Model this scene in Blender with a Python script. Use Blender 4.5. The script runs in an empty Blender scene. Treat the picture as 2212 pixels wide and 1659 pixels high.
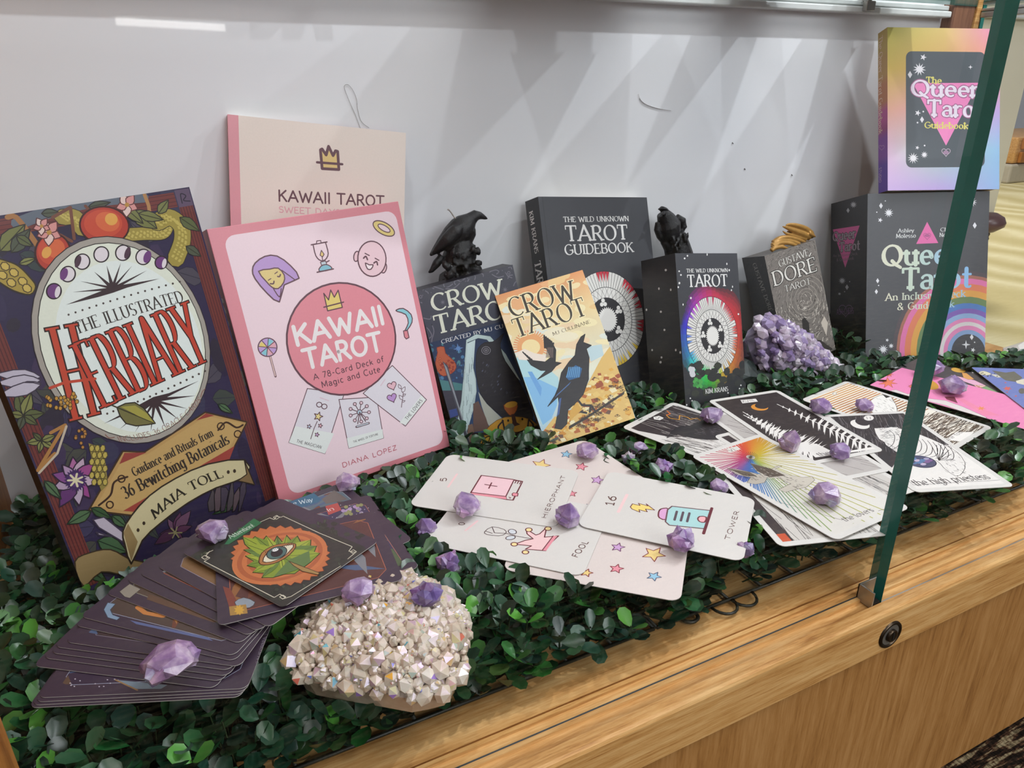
import bpy, bmesh, math, random
from math import sin, cos, pi, radians, sqrt, atan2
from mathutils import Vector, Matrix, Euler, noise
from mathutils.geometry import tessellate_polygon

SC = bpy.context.scene
COL = SC.collection
# ---------------------------------------------------------------- camera
PW, PH, PF = 2212.0, 1659.0, 1542.537
CAM = Vector((0.0, 0.0, 0.47056))
CAMROT = Euler((radians(67.72613), radians(0.50198), radians(-26.49306)), 'XYZ')
cam_data = bpy.data.cameras.new('camera')
cam_data.sensor_width = 36.0
cam_data.lens = 36.0 * PF / PW
cam_data.clip_start = 0.01
cam = bpy.data.objects.new('camera', cam_data)
cam.location = CAM
cam.rotation_euler = CAMROT
COL.objects.link(cam)
SC.camera = cam
CR = CAMROT.to_matrix()

# ---------------------------------------------------------------- world, exposure
SC.view_settings.view_transform = 'Standard'
SC.view_settings.look = 'None'
SC.view_settings.gamma = 1.0
SC.view_settings.use_curve_mapping = False
SC.view_settings.exposure = 0.0
world = bpy.data.worlds.new('room_ambient')
SC.world = world
world.use_nodes = True
world.node_tree.nodes['Background'].inputs[0].default_value = (0.93, 0.95, 1.0, 1)
world.node_tree.nodes['Background'].inputs[1].default_value = 0.22

# ---------------------------------------------------------------- lamps
def lamp(name, kind, loc, aim, power, size=0.1, color=(1, 1, 1), spot=None, size_y=None, blend=0.4):
    l = bpy.data.lights.new(name, kind)
    l.energy = power
    l.color = color
    if kind == 'AREA':
        l.size = size
        if size_y:
            l.shape = 'RECTANGLE'
            l.size_y = size_y
    else:
        l.shadow_soft_size = size
    if kind == 'SPOT':
        l.spot_size = radians(spot or 90)
        l.spot_blend = blend
    o = bpy.data.objects.new(name, l)
    o.location = loc
    d = Vector(aim) - Vector(loc)
    o.rotation_euler = d.to_track_quat('-Z', 'Y').to_euler()
    COL.objects.link(o)
    return o

# ceiling panels of the room in front of the case and small spots in the case head
lamp('ceiling_panel_light', 'AREA', (0.9, -0.75, 2.35), (0.35, 0.4, 0.25), 15, 1.2, (1.0, 0.97, 0.93), size_y=0.6)
lamp('ceiling_panel_light', 'AREA', (-1.3, -0.5, 2.35), (0.1, 0.4, 0.25), 10, 1.2, (1.0, 0.96, 0.92), size_y=0.6)
lamp('front_fill_light', 'AREA', (0.8, -2.4, 1.55), (0.35, 0.5, 0.35), 43, 1.8, (0.94, 0.98, 1.0), size_y=1.0)  # unseen soft fill added in front to lift the back wall and covers
lamp('room_panel_light', 'AREA', (2.6, 1.9, 2.4), (2.6, 1.9, 0.0), 64, 1.2, (1.0, 0.95, 0.86), size_y=0.6)
for _x, _e in ((1.04, 15.0), (0.74, 9.0), (0.40, 4.0), (0.04, 4.0)):     # pucks in the head of the case
    lamp('case_puck_light', 'SPOT', (_x, 0.27, 1.10), (_x - 0.12, 0.47, 0.25), _e, 0.010, (0.93, 0.97, 1.0), 125, blend=0.6)

# ---------------------------------------------------------------- pixel -> place
def ray(px, py):
    return CR @ Vector(((px - PW / 2) / PF, -(py - PH / 2) / PF, -1.0))
def hit(px, py, axis, val):
    d = ray(px, py)
    return CAM + d * ((val - CAM[axis]) / d[axis])

G = 0.228            # height of the cards lying on the greenery
ZF = 0.190           # floor of the case
YA, YB = 0.2211, 0.2114   # the two sliding panes
YS = 0.1997          # front face of the sill
YW = 0.560           # back wall of the case
XL, XR = -0.127, 0.800

# ---------------------------------------------------------------- colours and materials
def lin1(c):
    return c / 12.92 if c <= 0.04045 else ((c + 0.055) / 1.055) ** 2.4
def hexc(s):
    if not isinstance(s, str):
        return tuple(s)
    s = s.lstrip('#')
    if len(s) == 3:
        s = ''.join(ch * 2 for ch in s)
    return tuple(lin1(int(s[i:i + 2], 16) / 255.0) for i in (0, 2, 4))

class NT:
    def __init__(self, name):
        self.m = bpy.data.materials.new(name)
        self.m.use_nodes = True
        self.t = self.m.node_tree
        self.b = self.t.nodes['Principled BSDF']
    def n(self, typ, **kw):
        nd = self.t.nodes.new(typ)
        for k, v in kw.items():
            if k.startswith('i_'):
                key = k[2:]
                key = int(key) if key.isdigit() else key.replace('_', ' ')
                nd.inputs[key].default_value = v
            else:
                setattr(nd, k, v)
        return nd
    def l(self, a, b):
        self.t.links.new(a, b)
    def set(self, **kw):
        for k, v in kw.items():
            self.b.inputs[k.replace('_', ' ')].default_value = v
    def ramp(self, fac, stops):
        r = self.n('ShaderNodeValToRGB')
        el = r.color_ramp.elements
        while len(el) < len(stops):
            el.new(0.5)
        for e, (p, c) in zip(el, stops):
            e.position = p
            e.color = (*hexc(c), 1)
        self.l(fac, r.inputs[0])
        return r
    def coords(self, scale=(1, 1, 1), kind='Object'):
        tc = self.n('ShaderNodeTexCoord')
        mp = self.n('ShaderNodeMapping')
        mp.inputs['Scale'].default_value = scale
        self.l(tc.outputs[kind], mp.inputs[0])
        return mp.outputs[0]
    def noise(self, vec, scale, detail=4, rough=0.55):
        nz = self.n('ShaderNodeTexNoise')
        nz.inputs['Scale'].default_value = scale
        nz.inputs['Detail'].default_value = detail
        nz.inputs['Roughness'].default_value = rough
        if vec is not None:
            self.l(vec, nz.inputs['Vector'])
        return nz.outputs['Fac']
    def bump(self, fac, strength, dist=0.001):
        bp = self.n('ShaderNodeBump')
        bp.inputs['Strength'].default_value = strength
        bp.inputs['Distance'].default_value = dist
        self.l(fac, bp.inputs['Height'])
        self.l(bp.outputs[0], self.b.inputs['Normal'])

def plain(name, col, rough=0.5, metal=0.0, spec=0.5, grain=0.06, gscale=60, bump=0.0):
    t = NT(name)
    f = t.noise(t.coords(), gscale)
    c = hexc(col)
    lo = tuple(max(0, x * (1 - grain)) for x in c)
    hi = tuple(min(1, x * (1 + grain)) for x in c)
    r = t.ramp(f, [(0.3, lo), (0.7, hi)])
    t.l(r.outputs[0], t.b.inputs['Base Color'])
    t.set(Roughness=rough, Metallic=metal, Specular_IOR_Level=spec)
    if bump:
        t.bump(f, bump)
    return t.m

def print_mat(name, rough, spec=0.5, grain=0.05):
    """ink on card or paper: colour from the 'Col' attribute with a faint paper grain"""
    t = NT(name)
    a = t.n('ShaderNodeAttribute', attribute_name='Col')
    f = t.noise(t.coords(), 900, 3)
    mr = t.n('ShaderNodeMapRange')
    mr.inputs['To Min'].default_value = 1 - grain
    mr.inputs['To Max'].default_value = 1 + grain
    t.l(f, mr.inputs[0])
    vm = t.n('ShaderNodeVectorMath', operation='SCALE')
    t.l(a.outputs['Color'], vm.inputs[0])
    t.l(mr.outputs[0], vm.inputs['Scale'])
    t.l(vm.outputs[0], t.b.inputs['Base Color'])
    t.set(Roughness=rough, Specular_IOR_Level=spec)
    return t.m

M = {}
M['print'] = print_mat('printed_board', 0.40, 0.45)
M['matte_print'] = print_mat('matte_printed_board', 0.46, 0.75)
M['card'] = print_mat('printed_card', 0.5, 0.35)
M['dark_card'] = print_mat('dark_coated_card', 0.36, 0.6)

def wood(name, c0, c1, c2, stretch, scale=9.0, rough=0.38):
    t = NT(name)
    v = t.coords(stretch)
    f1 = t.noise(v, scale, 6, 0.62)
    f2 = t.noise(v, scale * 5.5, 5, 0.7)
    mx = t.n('ShaderNodeMath', operation='MULTIPLY_ADD')
    mx.inputs[1].default_value = 0.45
    t.l(f2, mx.inputs[0])
    m2 = t.n('ShaderNodeMath', operation='MULTIPLY')
    m2.inputs[1].default_value = 0.62
    t.l(f1, m2.inputs[0])
    t.l(m2.outputs[0], mx.inputs[2])
    r = t.ramp(mx.outputs[0], [(0.36, c0), (0.5, c1), (0.66, c2)])
    t.l(r.outputs[0], t.b.inputs['Base Color'])
    t.set(Roughness=rough, Specular_IOR_Level=0.4)
    t.bump(f2, 0.12, 0.0006)
    return t.m
M['oak'] = wood('honey_oak', '9a6430', 'c89456', 'e0b478', (3, 40, 60), 4.0)
M['oak_floor'] = wood('honey_oak_floor', '9a6836', 'c29055', 'd8ae74', (3, 40, 60), 4.0)
M['veneer'] = wood('oak_veneer_panel', '85572a', 'a5733d', 'b78650', (46, 46, 3.2), 3.0, 0.45)
M['post'] = wood('warm_wood_post', '7e4a22', 'a5692f', 'bd8142', (45, 45, 3), 3.5)
M['brown_post'] = wood('brown_wood_post', '5e3b2a', '77503a', '8a6047', (45, 45, 3), 3.5, 0.5)

def wall_mat():
    t = NT('white_painted_board')
    v = t.coords()
    f = t.noise(v, 5, 3)
    r = t.ramp(f, [(0.3, 'dfe0e4'), (0.7, 'e4e4e6')])
    f2 = t.noise(v, 160, 4)
    t.l(r.outputs[0], t.b.inputs['Base Color'])
    t.set(Roughness=0.5, Specular_IOR_Level=0.25)
    t.bump(f2, 0.03, 0.0004)
    return t.m
M['wall'] = wall_mat()

def glass_mat(name, tint=(0.982, 0.986, 0.988), refl=1.0):
    """thin sheet glass: straight transmission, fresnel reflection"""
    t = NT(name)
    t.t.nodes.remove(t.b)
    tr = t.n('ShaderNodeBsdfTransparent')
    tr.inputs[0].default_value = (*tint, 1)
    gl = t.n('ShaderNodeBsdfGlossy')
    gl.inputs['Roughness'].default_value = 0.02
    fr = t.n('ShaderNodeFresnel')
    fr.inputs['IOR'].default_value = 1.5
    mx = t.n('ShaderNodeMixShader')
    ge = t.n('ShaderNodeNewGeometry')
    sb = t.n('ShaderNodeMath', operation='SUBTRACT'); sb.inputs[0].default_value = 1.0
    t.l(ge.outputs['Backfacing'], sb.inputs[1])
    mu = t.n('ShaderNodeMath', operation='MULTIPLY')
    t.l(fr.outputs[0], mu.inputs[0]); t.l(sb.outputs[0], mu.inputs[1])
    t.l(mu.outputs[0], mx.inputs[0])      # the reflection counts once per sheet
    t.l(tr.outputs[0], mx.inputs[1])
    t.l(gl.outputs[0], mx.inputs[2])
    t.l(mx.outputs[0], t.t.nodes['Material Output'].inputs[0])
    return t.m
M['glass'] = glass_mat('clear_sheet_glass')
M['glass_edge'] = plain('green_glass_edge', '1f6a60', 0.25, 0, 0.6, 0.15, 30)
M['metal'] = plain('brushed_steel', 'a19d97', 0.34, .8, 0.5, 0.1)
M['bronze'] = plain('bronze_metal', '54483c', 0.32, 1.0, 0.5, 0.15)
M['pane_foot'] = plain('grey_pane_foot', '3c4244', 0.4)
M['dark'] = plain('dark_recess', '171310', 0.6)
M['rail'] = plain('white_enamel_rail', 'cfd2d0', 0.35)
M['silver_rail'] = plain('silver_rail', 'a29f9a', 0.35, 0.6)

# ---------------------------------------------------------------- object helpers
def tag(o, label=None, cat=None, group=None, kind=None):
    if label: o['label'] = label
    if cat: o['category'] = cat
    if group: o['group'] = group
    if kind: o['kind'] = kind
    return o
def empty(name, loc, label, cat, group=None):
    o = bpy.data.objects.new(name, None)
    o.empty_display_size = 0.02
    o.location = loc
    COL.objects.link(o)
    return tag(o, label, cat, group)
def link(name, me, parent=None, mats=()):
    o = bpy.data.objects.new(name, me)
    COL.objects.link(o)
    for m in mats:
        me.materials.append(m)
    if parent is not None:
        o.parent = parent
        o.matrix_parent_inverse = Matrix.Translation(parent.location).inverted() if parent.rotation_euler[:] == (0, 0, 0) else parent.matrix_basis.inverted()
    return o
def from_bm(name, bm, mats, parent=None, smooth=False):
    me = bpy.data.meshes.new(name)
    bm.normal_update()
    bm.to_mesh(me)
    bm.free()
    if smooth:
        for p in me.polygons: p.use_smooth = True
    if not isinstance(mats, (list, tuple)): mats = [mats]
    return link(name, me, parent, mats)
def bm_box(bm, p0, p1, bev=0.0, mat=0, xf=None):
    c = (Vector(p0) + Vector(p1)) / 2
    s = Vector(p1) - Vector(p0)
    r = bmesh.ops.create_cube(bm, size=1.0)
    vs = r['verts']
    for v in vs:
        v.co = Vector((v.co.x * s.x, v.co.y * s.y, v.co.z * s.z)) + c
    fs = {f for v in vs for f in v.link_faces}
    for f in fs: f.material_index = mat
    if bev > 0:
        es = {e for v in vs for e in v.link_edges}
        r = bmesh.ops.bevel(bm, geom=list(es), offset=bev, segments=2, affect='EDGES', profile=0.5)
        for f in r['faces']: f.material_index = mat
        vs = list({v for f in r['faces'] for v in f.verts} | {v for v in vs if v.is_valid})
    if xf is not None:
        for v in vs: v.co = xf @ v.co
    return vs
def box(name, p0, p1, mat, bev=0.0, parent=None):
    bm = bmesh.new()
    bm_box(bm, p0, p1, bev)
    return from_bm(name, bm, mat, parent)
def prism(name, prof, x0, x1, mat, parent=None):
    """profile in (y, z), swept along x"""
    bm = bmesh.new()
    a = [bm.verts.new((x0, y, z)) for y, z in prof]
    b = [bm.verts.new((x1, y, z)) for y, z in prof]
    n = len(prof)
    bm.faces.new(a); bm.faces.new(b[::-1])
    for i in range(n):
        bm.faces.new((a[i], b[i], b[(i + 1) % n], a[(i + 1) % n]))
    bmesh.ops.recalc_face_normals(bm, faces=bm.faces)
    return from_bm(name, bm, mat, parent)
def bm_tube(bm, pts, radii, seg=10, mat=0, cap=True, flat=1.0):
    pts = [Vector(p) for p in pts]
    if not isinstance(radii, (list, tuple)): radii = [radii] * len(pts)
    rings = []
    up = Vector((0, 0, 1))
    for i, p in enumerate(pts):
        d = (pts[min(i + 1, len(pts) - 1)] - pts[max(i - 1, 0)])
        d = d.normalized() if d.length > 1e-9 else Vector((0, 0, 1))
        a = up.cross(d)
        if a.length < 1e-3: a = Vector((1, 0, 0)).cross(d)
        a.normalize(); b = d.cross(a)
        rings.append([bm.verts.new(p + a * (cos(2 * pi * k / seg) * radii[i]) + b * (sin(2 * pi * k / seg) * radii[i] * flat)) for k in range(seg)])
    for r0, r1 in zip(rings, rings[1:]):
        for k in range(seg):
            f = bm.faces.new((r0[k], r0[(k + 1) % seg], r1[(k + 1) % seg], r1[k]))
            f.material_index = mat; f.smooth = True
    if cap:
        bm.faces.new(rings[0][::-1]).material_index = mat
        bm.faces.new(rings[-1]).material_index = mat
    return rings
# ---------------------------------------------------------------- lettering: stroke skeletons, cap height 1
def arc(cx, cy, rx, ry, a0, a1):
    n = max(2, int(abs(a1 - a0) / 18) + 1)
    return [(cx + rx * cos(radians(a0 + (a1 - a0) * i / n)), cy + ry * sin(radians(a0 + (a1 - a0) * i / n))) for i in range(n + 1)]
def _font():
    S, N, A, B = 's', 'n', 'a', 'b'      # serifs at both ends / none / first / last
    st = lambda x=.08, h=1: (S, [(x, 0), (x, h)])
    g = {}
    g['A'] = (.76, [(S, [(0.02, 0), (.38, 1), (.74, 0)]), (N, [(.15, .34), (.61, .34)])])
    g['B'] = (.58, [st(), (N, [(.08, 1), (.3, 1)] + arc(.3, .76, .2, .24, 90, -90) + [(.08, .52)]), (N, [(.08, .52), (.32, .52)] + arc(.32, .26, .23, .26, 90, -90) + [(.08, 0)])])
    g['C'] = (.68, [(N, arc(.4, .5, .35, .5, 48, 312))])
    g['D'] = (.7, [st(), (N, [(.08, 1), (.28, 1)] + arc(.28, .5, .37, .5, 90, -90) + [(.08, 0)])])
    g['E'] = (.54, [st(), (B, [(.08, 1), (.5, 1)]), (N, [(.08, .52), (.42, .52)]), (B, [(.08, 0), (.52, 0)])])
    g['F'] = (.52, [st(), (B, [(.08, 1), (.5, 1)]), (N, [(.08, .52), (.42, .52)])])
    g['G'] = (.74, [(N, arc(.4, .5, .35, .5, 48, 330) + [(.69, .44), (.44, .44)])])
    g['H'] = (.7, [st(), st(.62), (N, [(.08, .52), (.62, .52)])])
    g['I'] = (.2, [st(.1)])
    g['J'] = (.42, [(A, [(.32, 1), (.32, .2)] + arc(.15, .2, .17, .2, 0, -130))])
    g['K'] = (.66, [st(), (B, [(.08, .42), (.58, 1)]), (B, [(.25, .6), (.62, 0)])])
    g['L'] = (.52, [st(), (B, [(.08, 0), (.5, 0)])])
    g['M'] = (.88, [(S, [(.08, 0), (.12, 1), (.44, .18), (.76, 1), (.8, 0)])])
    g['N'] = (.72, [(S, [(.08, 0), (.08, 1), (.64, 0), (.64, 1)])])
    g['O'] = (.8, [(N, arc(.4, .5, .35, .5, 90, 450))])
    g['P'] = (.56, [st(), (N, [(.08, 1), (.3, 1)] + arc(.3, .74, .22, .26, 90, -90) + [(.08, .48)])])
    g['Q'] = (.8, [(N, arc(.4, .5, .35, .5, 90, 450)), (N, [(.4, .22), (.56, .02), (.74, -.12)])])
    g['R'] = (.64, [st(), (N, [(.08, 1), (.3, 1)] + arc(.3, .74, .22, .26, 90, -90) + [(.08, .48)]), (B, [(.3, .48), (.6, 0)])])
    g['S'] = (.54, [(N, arc(.27, .75, .2, .25, 35, 270) + arc(.27, .25, .22, .25, 90, -145)[1:])])
    g['T'] = (.66, [(A, [(.33, 0), (.33, 1)]), (S, [(.02, 1), (.64, 1)])])
    g['U'] = (.7, [(S, [(.08, 1), (.08, .3)] + arc(.35, .3, .27, .3, 180, 360) + [(.62, 1)])])
    g['V'] = (.72, [(S, [(.02, 1), (.36, 0), (.7, 1)])])
    g['W'] = (1.0, [(S, [(.02, 1), (.27, 0), (.5, .82), (.73, 0), (.98, 1)])])
    g['X'] = (.68, [(S, [(.04, 0), (.64, 1)]), (S, [(.04, 1), (.64, 0)])])
    g['Y'] = (.66, [(A, [(.33, 0), (.33, .46)]), (B, [(.33, .46), (.02, 1)]), (B, [(.33, .46), (.64, 1)])])
    g['Z'] = (.6, [(S, [(.05, 1), (.55, 1), (.05, 0), (.57, 0)])])
    g['0'] = (.6, [(N, arc(.3, .5, .24, .5, 90, 450))])
    g['1'] = (.34, [(N, [(.04, .78), (.2, 1), (.2, 0)]), (N, [(.06, 0), (.34, 0)])])
    g['2'] = (.54, [(N, arc(.27, .74, .21, .26, 165, -30) + [(.05, 0), (.5, 0)])])
    g['3'] = (.54, [(N, arc(.26, .76, .2, .24, 150, -90) + arc(.26, .26, .23, .26, 90, -150)[1:])])
    g['5'] = (.54, [(N, [(.46, 1), (.12, 1), (.08, .55)] + arc(.26, .33, .23, .33, 125, -145))])
    g['6'] = (.56, [(N, [(.44, 1), (.2, .74), (.08, .45)] + arc(.28, .3, .21, .3, 170, 530))])
    g['7'] = (.52, [(N, [(.04, 1), (.48, 1), (.16, 0)])])
    g['8'] = (.56, [(N, arc(.28, .76, .18, .24, -90, 270)), (N, arc(.28, .27, .22, .27, 90, 450))])
    x = .66; r = .32
    bowl = lambda cx=.27: (N, arc(cx, .33, .2, .33, 90, 450))
    g['a'] = (.5, [(N, arc(.23, .47, .18, .19, 160, 0) + [(.41, .08), (.49, 0)]), (N, [(.41, .38)] + arc(.23, .185, .18, .185, 80, 325))])
    g['b'] = (.54, [(B, [(.08, 0), (.08, 1)]), (N, arc(.28, .33, .2, .33, 90, 450))])
    g['c'] = (.46, [(N, arc(.27, .33, .2, .33, 48, 312))])
    g['d'] = (.54, [bowl(), (S, [(.47, 0), (.47, 1)])])
    g['e'] = (.5, [(N, [(.07, .36), (.46, .36)] + arc(.27, .34, .2, .33, 5, 305))])
    g['f'] = (.36, [(B, arc(.34, .8, .16, .2, 50, 180) + [(.18, 0)]), (N, [(.04, .63), (.36, .63)])])
    g['g'] = (.54, [bowl(), (A, [(.47, x), (.47, -.1)] + arc(.28, -.1, .19, .2, 0, -150))])
    g['h'] = (.54, [(S, [(.08, 0), (.08, 1)]), (B, [(.08, .4)] + arc(.27, .4, .19, .26, 160, 0) + [(.46, 0)])])
    g['i'] = (.2, [(S, [(.1, 0), (.1, x)]), (N, [(.1, .9), (.1, .94)])])
    g['k'] = (.52, [(S, [(.08, 0), (.08, 1)]), (B, [(.08, .25), (.42, .66)]), (B, [(.2, .4), (.48, 0)])])
    g['l'] = (.2, [(S, [(.1, 0), (.1, 1)])])
    g['m'] = (.84, [(S, [(.08, 0), (.08, x)]), (B, [(.08, .4)] + arc(.25, .42, .17, .24, 160, 0) + [(.42, 0)]), (B, [(.42, .4)] + arc(.59, .42, .17, .24, 160, 0) + [(.76, 0)])])
    g['n'] = (.54, [(S, [(.08, 0), (.08, x)]), (B, [(.08, .4)] + arc(.27, .4, .19, .26, 160, 0) + [(.46, 0)])])
    g['o'] = (.54, [(N, arc(.27, .33, .21, .33, 90, 450))])
    g['p'] = (.54, [(S, [(.08, -.3), (.08, x)]), (N, arc(.28, .33, .2, .33, 90, 450))])
    g['q'] = (.54, [bowl(), (B, [(.47, x), (.47, -.3)])])
    g['r'] = (.38, [(S, [(.08, 0), (.08, x)]), (N, [(.08, .38)] + arc(.28, .42, .2, .24, 170, 60))])
    g['s'] = (.42, [(N, arc(.21, .49, .15, .17, 35, 270) + arc(.21, .16, .17, .16, 90, -145)[1:])])
    g['t'] = (.36, [(N, [(.16, .9), (.16, .16)] + arc(.27, .16, .11, .16, 180, 310)), (N, [(.02, .63), (.34, .63)])])
    g['u'] = (.54, [(A, [(.08, x), (.08, .26)] + arc(.27, .26, .19, .26, 180, 350)), (S, [(.46, x), (.46, 0)])])
    g['v'] = (.5, [(S, [(.03, x), (.25, 0), (.47, x)])])
    g['w'] = (.74, [(S, [(.03, x), (.2, 0), (.37, .58), (.54, 0), (.71, x)])])
    g['y'] = (.5, [(A, [(.03, x), (.26, .02)]), (A, [(.47, x), (.2, -.22), (.06, -.28)])])
    g['&'] = (.72, [(N, [(.68, 0), (.2, .68)] + arc(.34, .8, .15, .2, 200, -60) + [(.16, .42)] + arc(.28, .22, .2, .22, 140, 330) + [(.64, .46)])])
    g['-'] = (.4, [(N, [(.06, .4), (.34, .4)])])
    g['+'] = (.5, [(N, [(.06, .45), (.44, .45)]), (N, [(.25, .64), (.25, .26)])])
    g['.'] = (.2, [(N, [(.1, .04), (.1, .06)])])
    g['!'] = (.2, [(N, [(.1, 1), (.1, .32)]), (N, [(.1, .04), (.1, .06)])])
    g["'"] = (.16, [(N, [(.08, 1), (.06, .78)])])
    g['~'] = (.7, [(N, [(.04, .4), (.16, .5), (.3, .46), (.44, .34), (.56, .34), (.68, .46)])])
    g[' '] = (.34, [])
    e = g['E']; g['\u00c9'] = (e[0], e[1] + [(N, [(.22, 1.14), (.4, 1.36)])])
    return g
FONT = _font()
STYLES = {   # thick, thin, serif length, round ends, tracking, nib angle
    'round': (.15, .15, 0, True, .10, 0),
    'bold': (.19, .19, 0, True, .10, 0),
    'sans': (.13, .13, 0, False, .14, 0),
    'light': (.085, .085, 0, True, .12, 0),
    'serif': (.135, .05, .2, False, .10, 12),
    'thick': (.17, .07, .2, False, .09, 12),
    'cooper': (.2, .10, .22, True, .09, 12),
    'script': (.12, .06, 0, True, .02, 35),
}
def split_corners(pts):
    out = [[pts[0]]]
    for i in range(1, len(pts)):
        out[-1].append(pts[i])
        if i < len(pts) - 1:
            a = Vector(pts[i]) - Vector(pts[i - 1]); b = Vector(pts[i + 1]) - Vector(pts[i])
            if a.length > 1e-9 and b.length > 1e-9 and a.angle(b) > radians(38):
                out.append([pts[i]])
    return out
def strip_polys(pts, wfun, closed=False):
    """quads along a smooth polyline; wfun(direction) -> full width"""
    P = [Vector(p) for p in pts]
    n = len(P); L, Rr = [], []
    for i in range(n):
        a = P[i] - P[i - 1] if i > 0 else (P[1] - P[0] if not closed else P[0] - P[-2])
        b = P[i + 1] - P[i] if i < n - 1 else (P[-1] - P[-2] if not closed else P[1] - P[0])
        if a.length < 1e-12: a = b
        if b.length < 1e-12: b = a
        if a.length < 1e-12: a = b = Vector((1, 0))
        t = (a.normalized() + b.normalized())
        t = t.normalized() if t.length > 1e-6 else a.normalized()
        nrm = Vector((-t.y, t.x)); w = wfun(t) / 2
        L.append(P[i] + nrm * w); Rr.append(P[i] - nrm * w)
    return [[L[i], Rr[i], Rr[i + 1], L[i + 1]] for i in range(n - 1)]
def disc(c, r, n=10):
    return [Vector((c[0] + r * cos(2 * pi * i / n), c[1] + r * sin(2 * pi * i / n))) for i in range(n)]
def glyph_polys(ch, style, grow=0.0, slant=0.0, sx=1.0, sy=1.0):
    """polygons of one letter, already scaled by sx, sy; strokes keep an even weight"""
    T, t, sl, rnd, trk, nib = STYLES[style]
    wid, strokes = FONT.get(ch, FONT[' '])
    S = sqrt(sx * sy); S = min(S, 1.25 * min(sx, sy))
    T = (T + grow) * S; t = (t + grow) * S; g = grow * S
    def wf(d):
        if T == t: return T
        return max(t, T * abs(sin(atan2(d.y, d.x) - radians(nib))))
    out = []
    for flag, pts0 in strokes:
        pts = [((x + slant * y) * sx, y * sy) for x, y in pts0]
        subs = split_corners(pts)
        closed = len(pts) > 6 and (Vector(pts[0]) - Vector(pts[-1])).length < 1e-7
        for k, sp in enumerate(subs):
            if len(sp) < 2: continue
            out += strip_polys(sp, wf, closed and len(subs) == 1)
            if k > 0 or rnd or (grow > 0 and not sl):
                d = Vector(sp[1]) - Vector(sp[0]); out.append(disc(sp[0], wf(d) / 2))
            if k < len(subs) - 1 or rnd or (grow > 0 and not sl):
                d = Vector(sp[-1]) - Vector(sp[-2]); out.append(disc(sp[-1], wf(d) / 2))
        if sl:
            for end, on in ((0, flag in 'sa'), (-1, flag in 'sb')):
                if not on: continue
                p = Vector(pts[end]); q = Vector(pts[1 if end == 0 else -2]); d = p - q
                hgt = max(t - g, .05 * S) * (1.3 if style == 'cooper' else 1.0)
                if abs(d.y) >= abs(d.x) * .6:
                    s = sl / 2 * S + (wf(d) - g) / 2 * .7 + g / 2
                    y0, y1 = (p.y, p.y + hgt) if d.y < 0 else (p.y - hgt, p.y)
                    y0 -= g / 2; y1 += g / 2
                    out.append([Vector((p.x - s, y0)), Vector((p.x + s, y0)), Vector((p.x + s, y1)), Vector((p.x - s, y1))])
                else:
                    s = hgt * .9 + g; up_ = .2 * S
                    lo, hi = (-.02 * S, up_) if p.y < .3 * sy else (-up_, .02 * S)
                    out.append([Vector((p.x - s / 2, p.y + lo - g / 2)), Vector((p.x + s / 2, p.y + lo - g / 2)), Vector((p.x + s / 2, p.y + hi + g / 2)), Vector((p.x - s / 2, p.y + hi + g / 2))])
    return wid, out
def text_polys(s, style, L, H, grow=0.0, slant=0.0):
    """letters of a line of length L and cap height H: (start, width, polygons)"""
    trk = STYLES[style][4]
    W_ = sum(FONT.get(ch, FONT[' '])[0] + trk for ch in s) - trk
    sx = L / W_; x = 0; out = []
    for ch in s:
        w, pl = glyph_polys(ch, style, grow, slant, sx, H)
        out.append((x * sx, w * sx, pl)); x += w + trk
    return out

# ---------------------------------------------------------------- printed faces
CROPS = {'px': (0, 0, 1), 'A': (0, 380, 2212 / 600), 'B': (0, 800, 2212 / 620), 'C': (420, 230, 2212 / 580), 'D': (420, 640, 2212 / 580),
         'E': (380, 1020, 2212 / 540), 'F': (880, 420, 2212 / 520), 'GG': (900, 650, 2212 / 520), 'H': (1350, 420, 2212 / 520),
         'I': (1700, 20, 2212 / 512), 'J': (1700, 400, 2212 / 512), 'K': (1640, 700, 2212 / 572), 'L': (880, 930, 2212 / 520),
         'M': (1220, 1000, 2212 / 520), 'N': (1340, 830, 2212 / 420), 'O': (890, 780, 2212 / 340), 'P': (880, 560, 2212 / 270),
         'Q': (1600, 460, 2212 / 220), 'R': (0, 1250, 2212 / 620), 'S': (2052, 700, 1327 / 160)}
def clip_rect(poly, x0, y0, x1, y1):
    def side(p, e):
        return (p.x - x0, x1 - p.x, p.y - y0, y1 - p.y)[e]
    for e in range(4):
        out = []
        for i in range(len(poly)):
            a, b = poly[i - 1], poly[i]
            sa, sb = side(a, e), side(b, e)
            if (sa >= 0) != (sb >= 0):
                out.append(a + (b - a) * (sa / (sa - sb)))
            if sb >= 0: out.append(b)
        poly = out
        if len(poly) < 3: return []
    return poly
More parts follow.
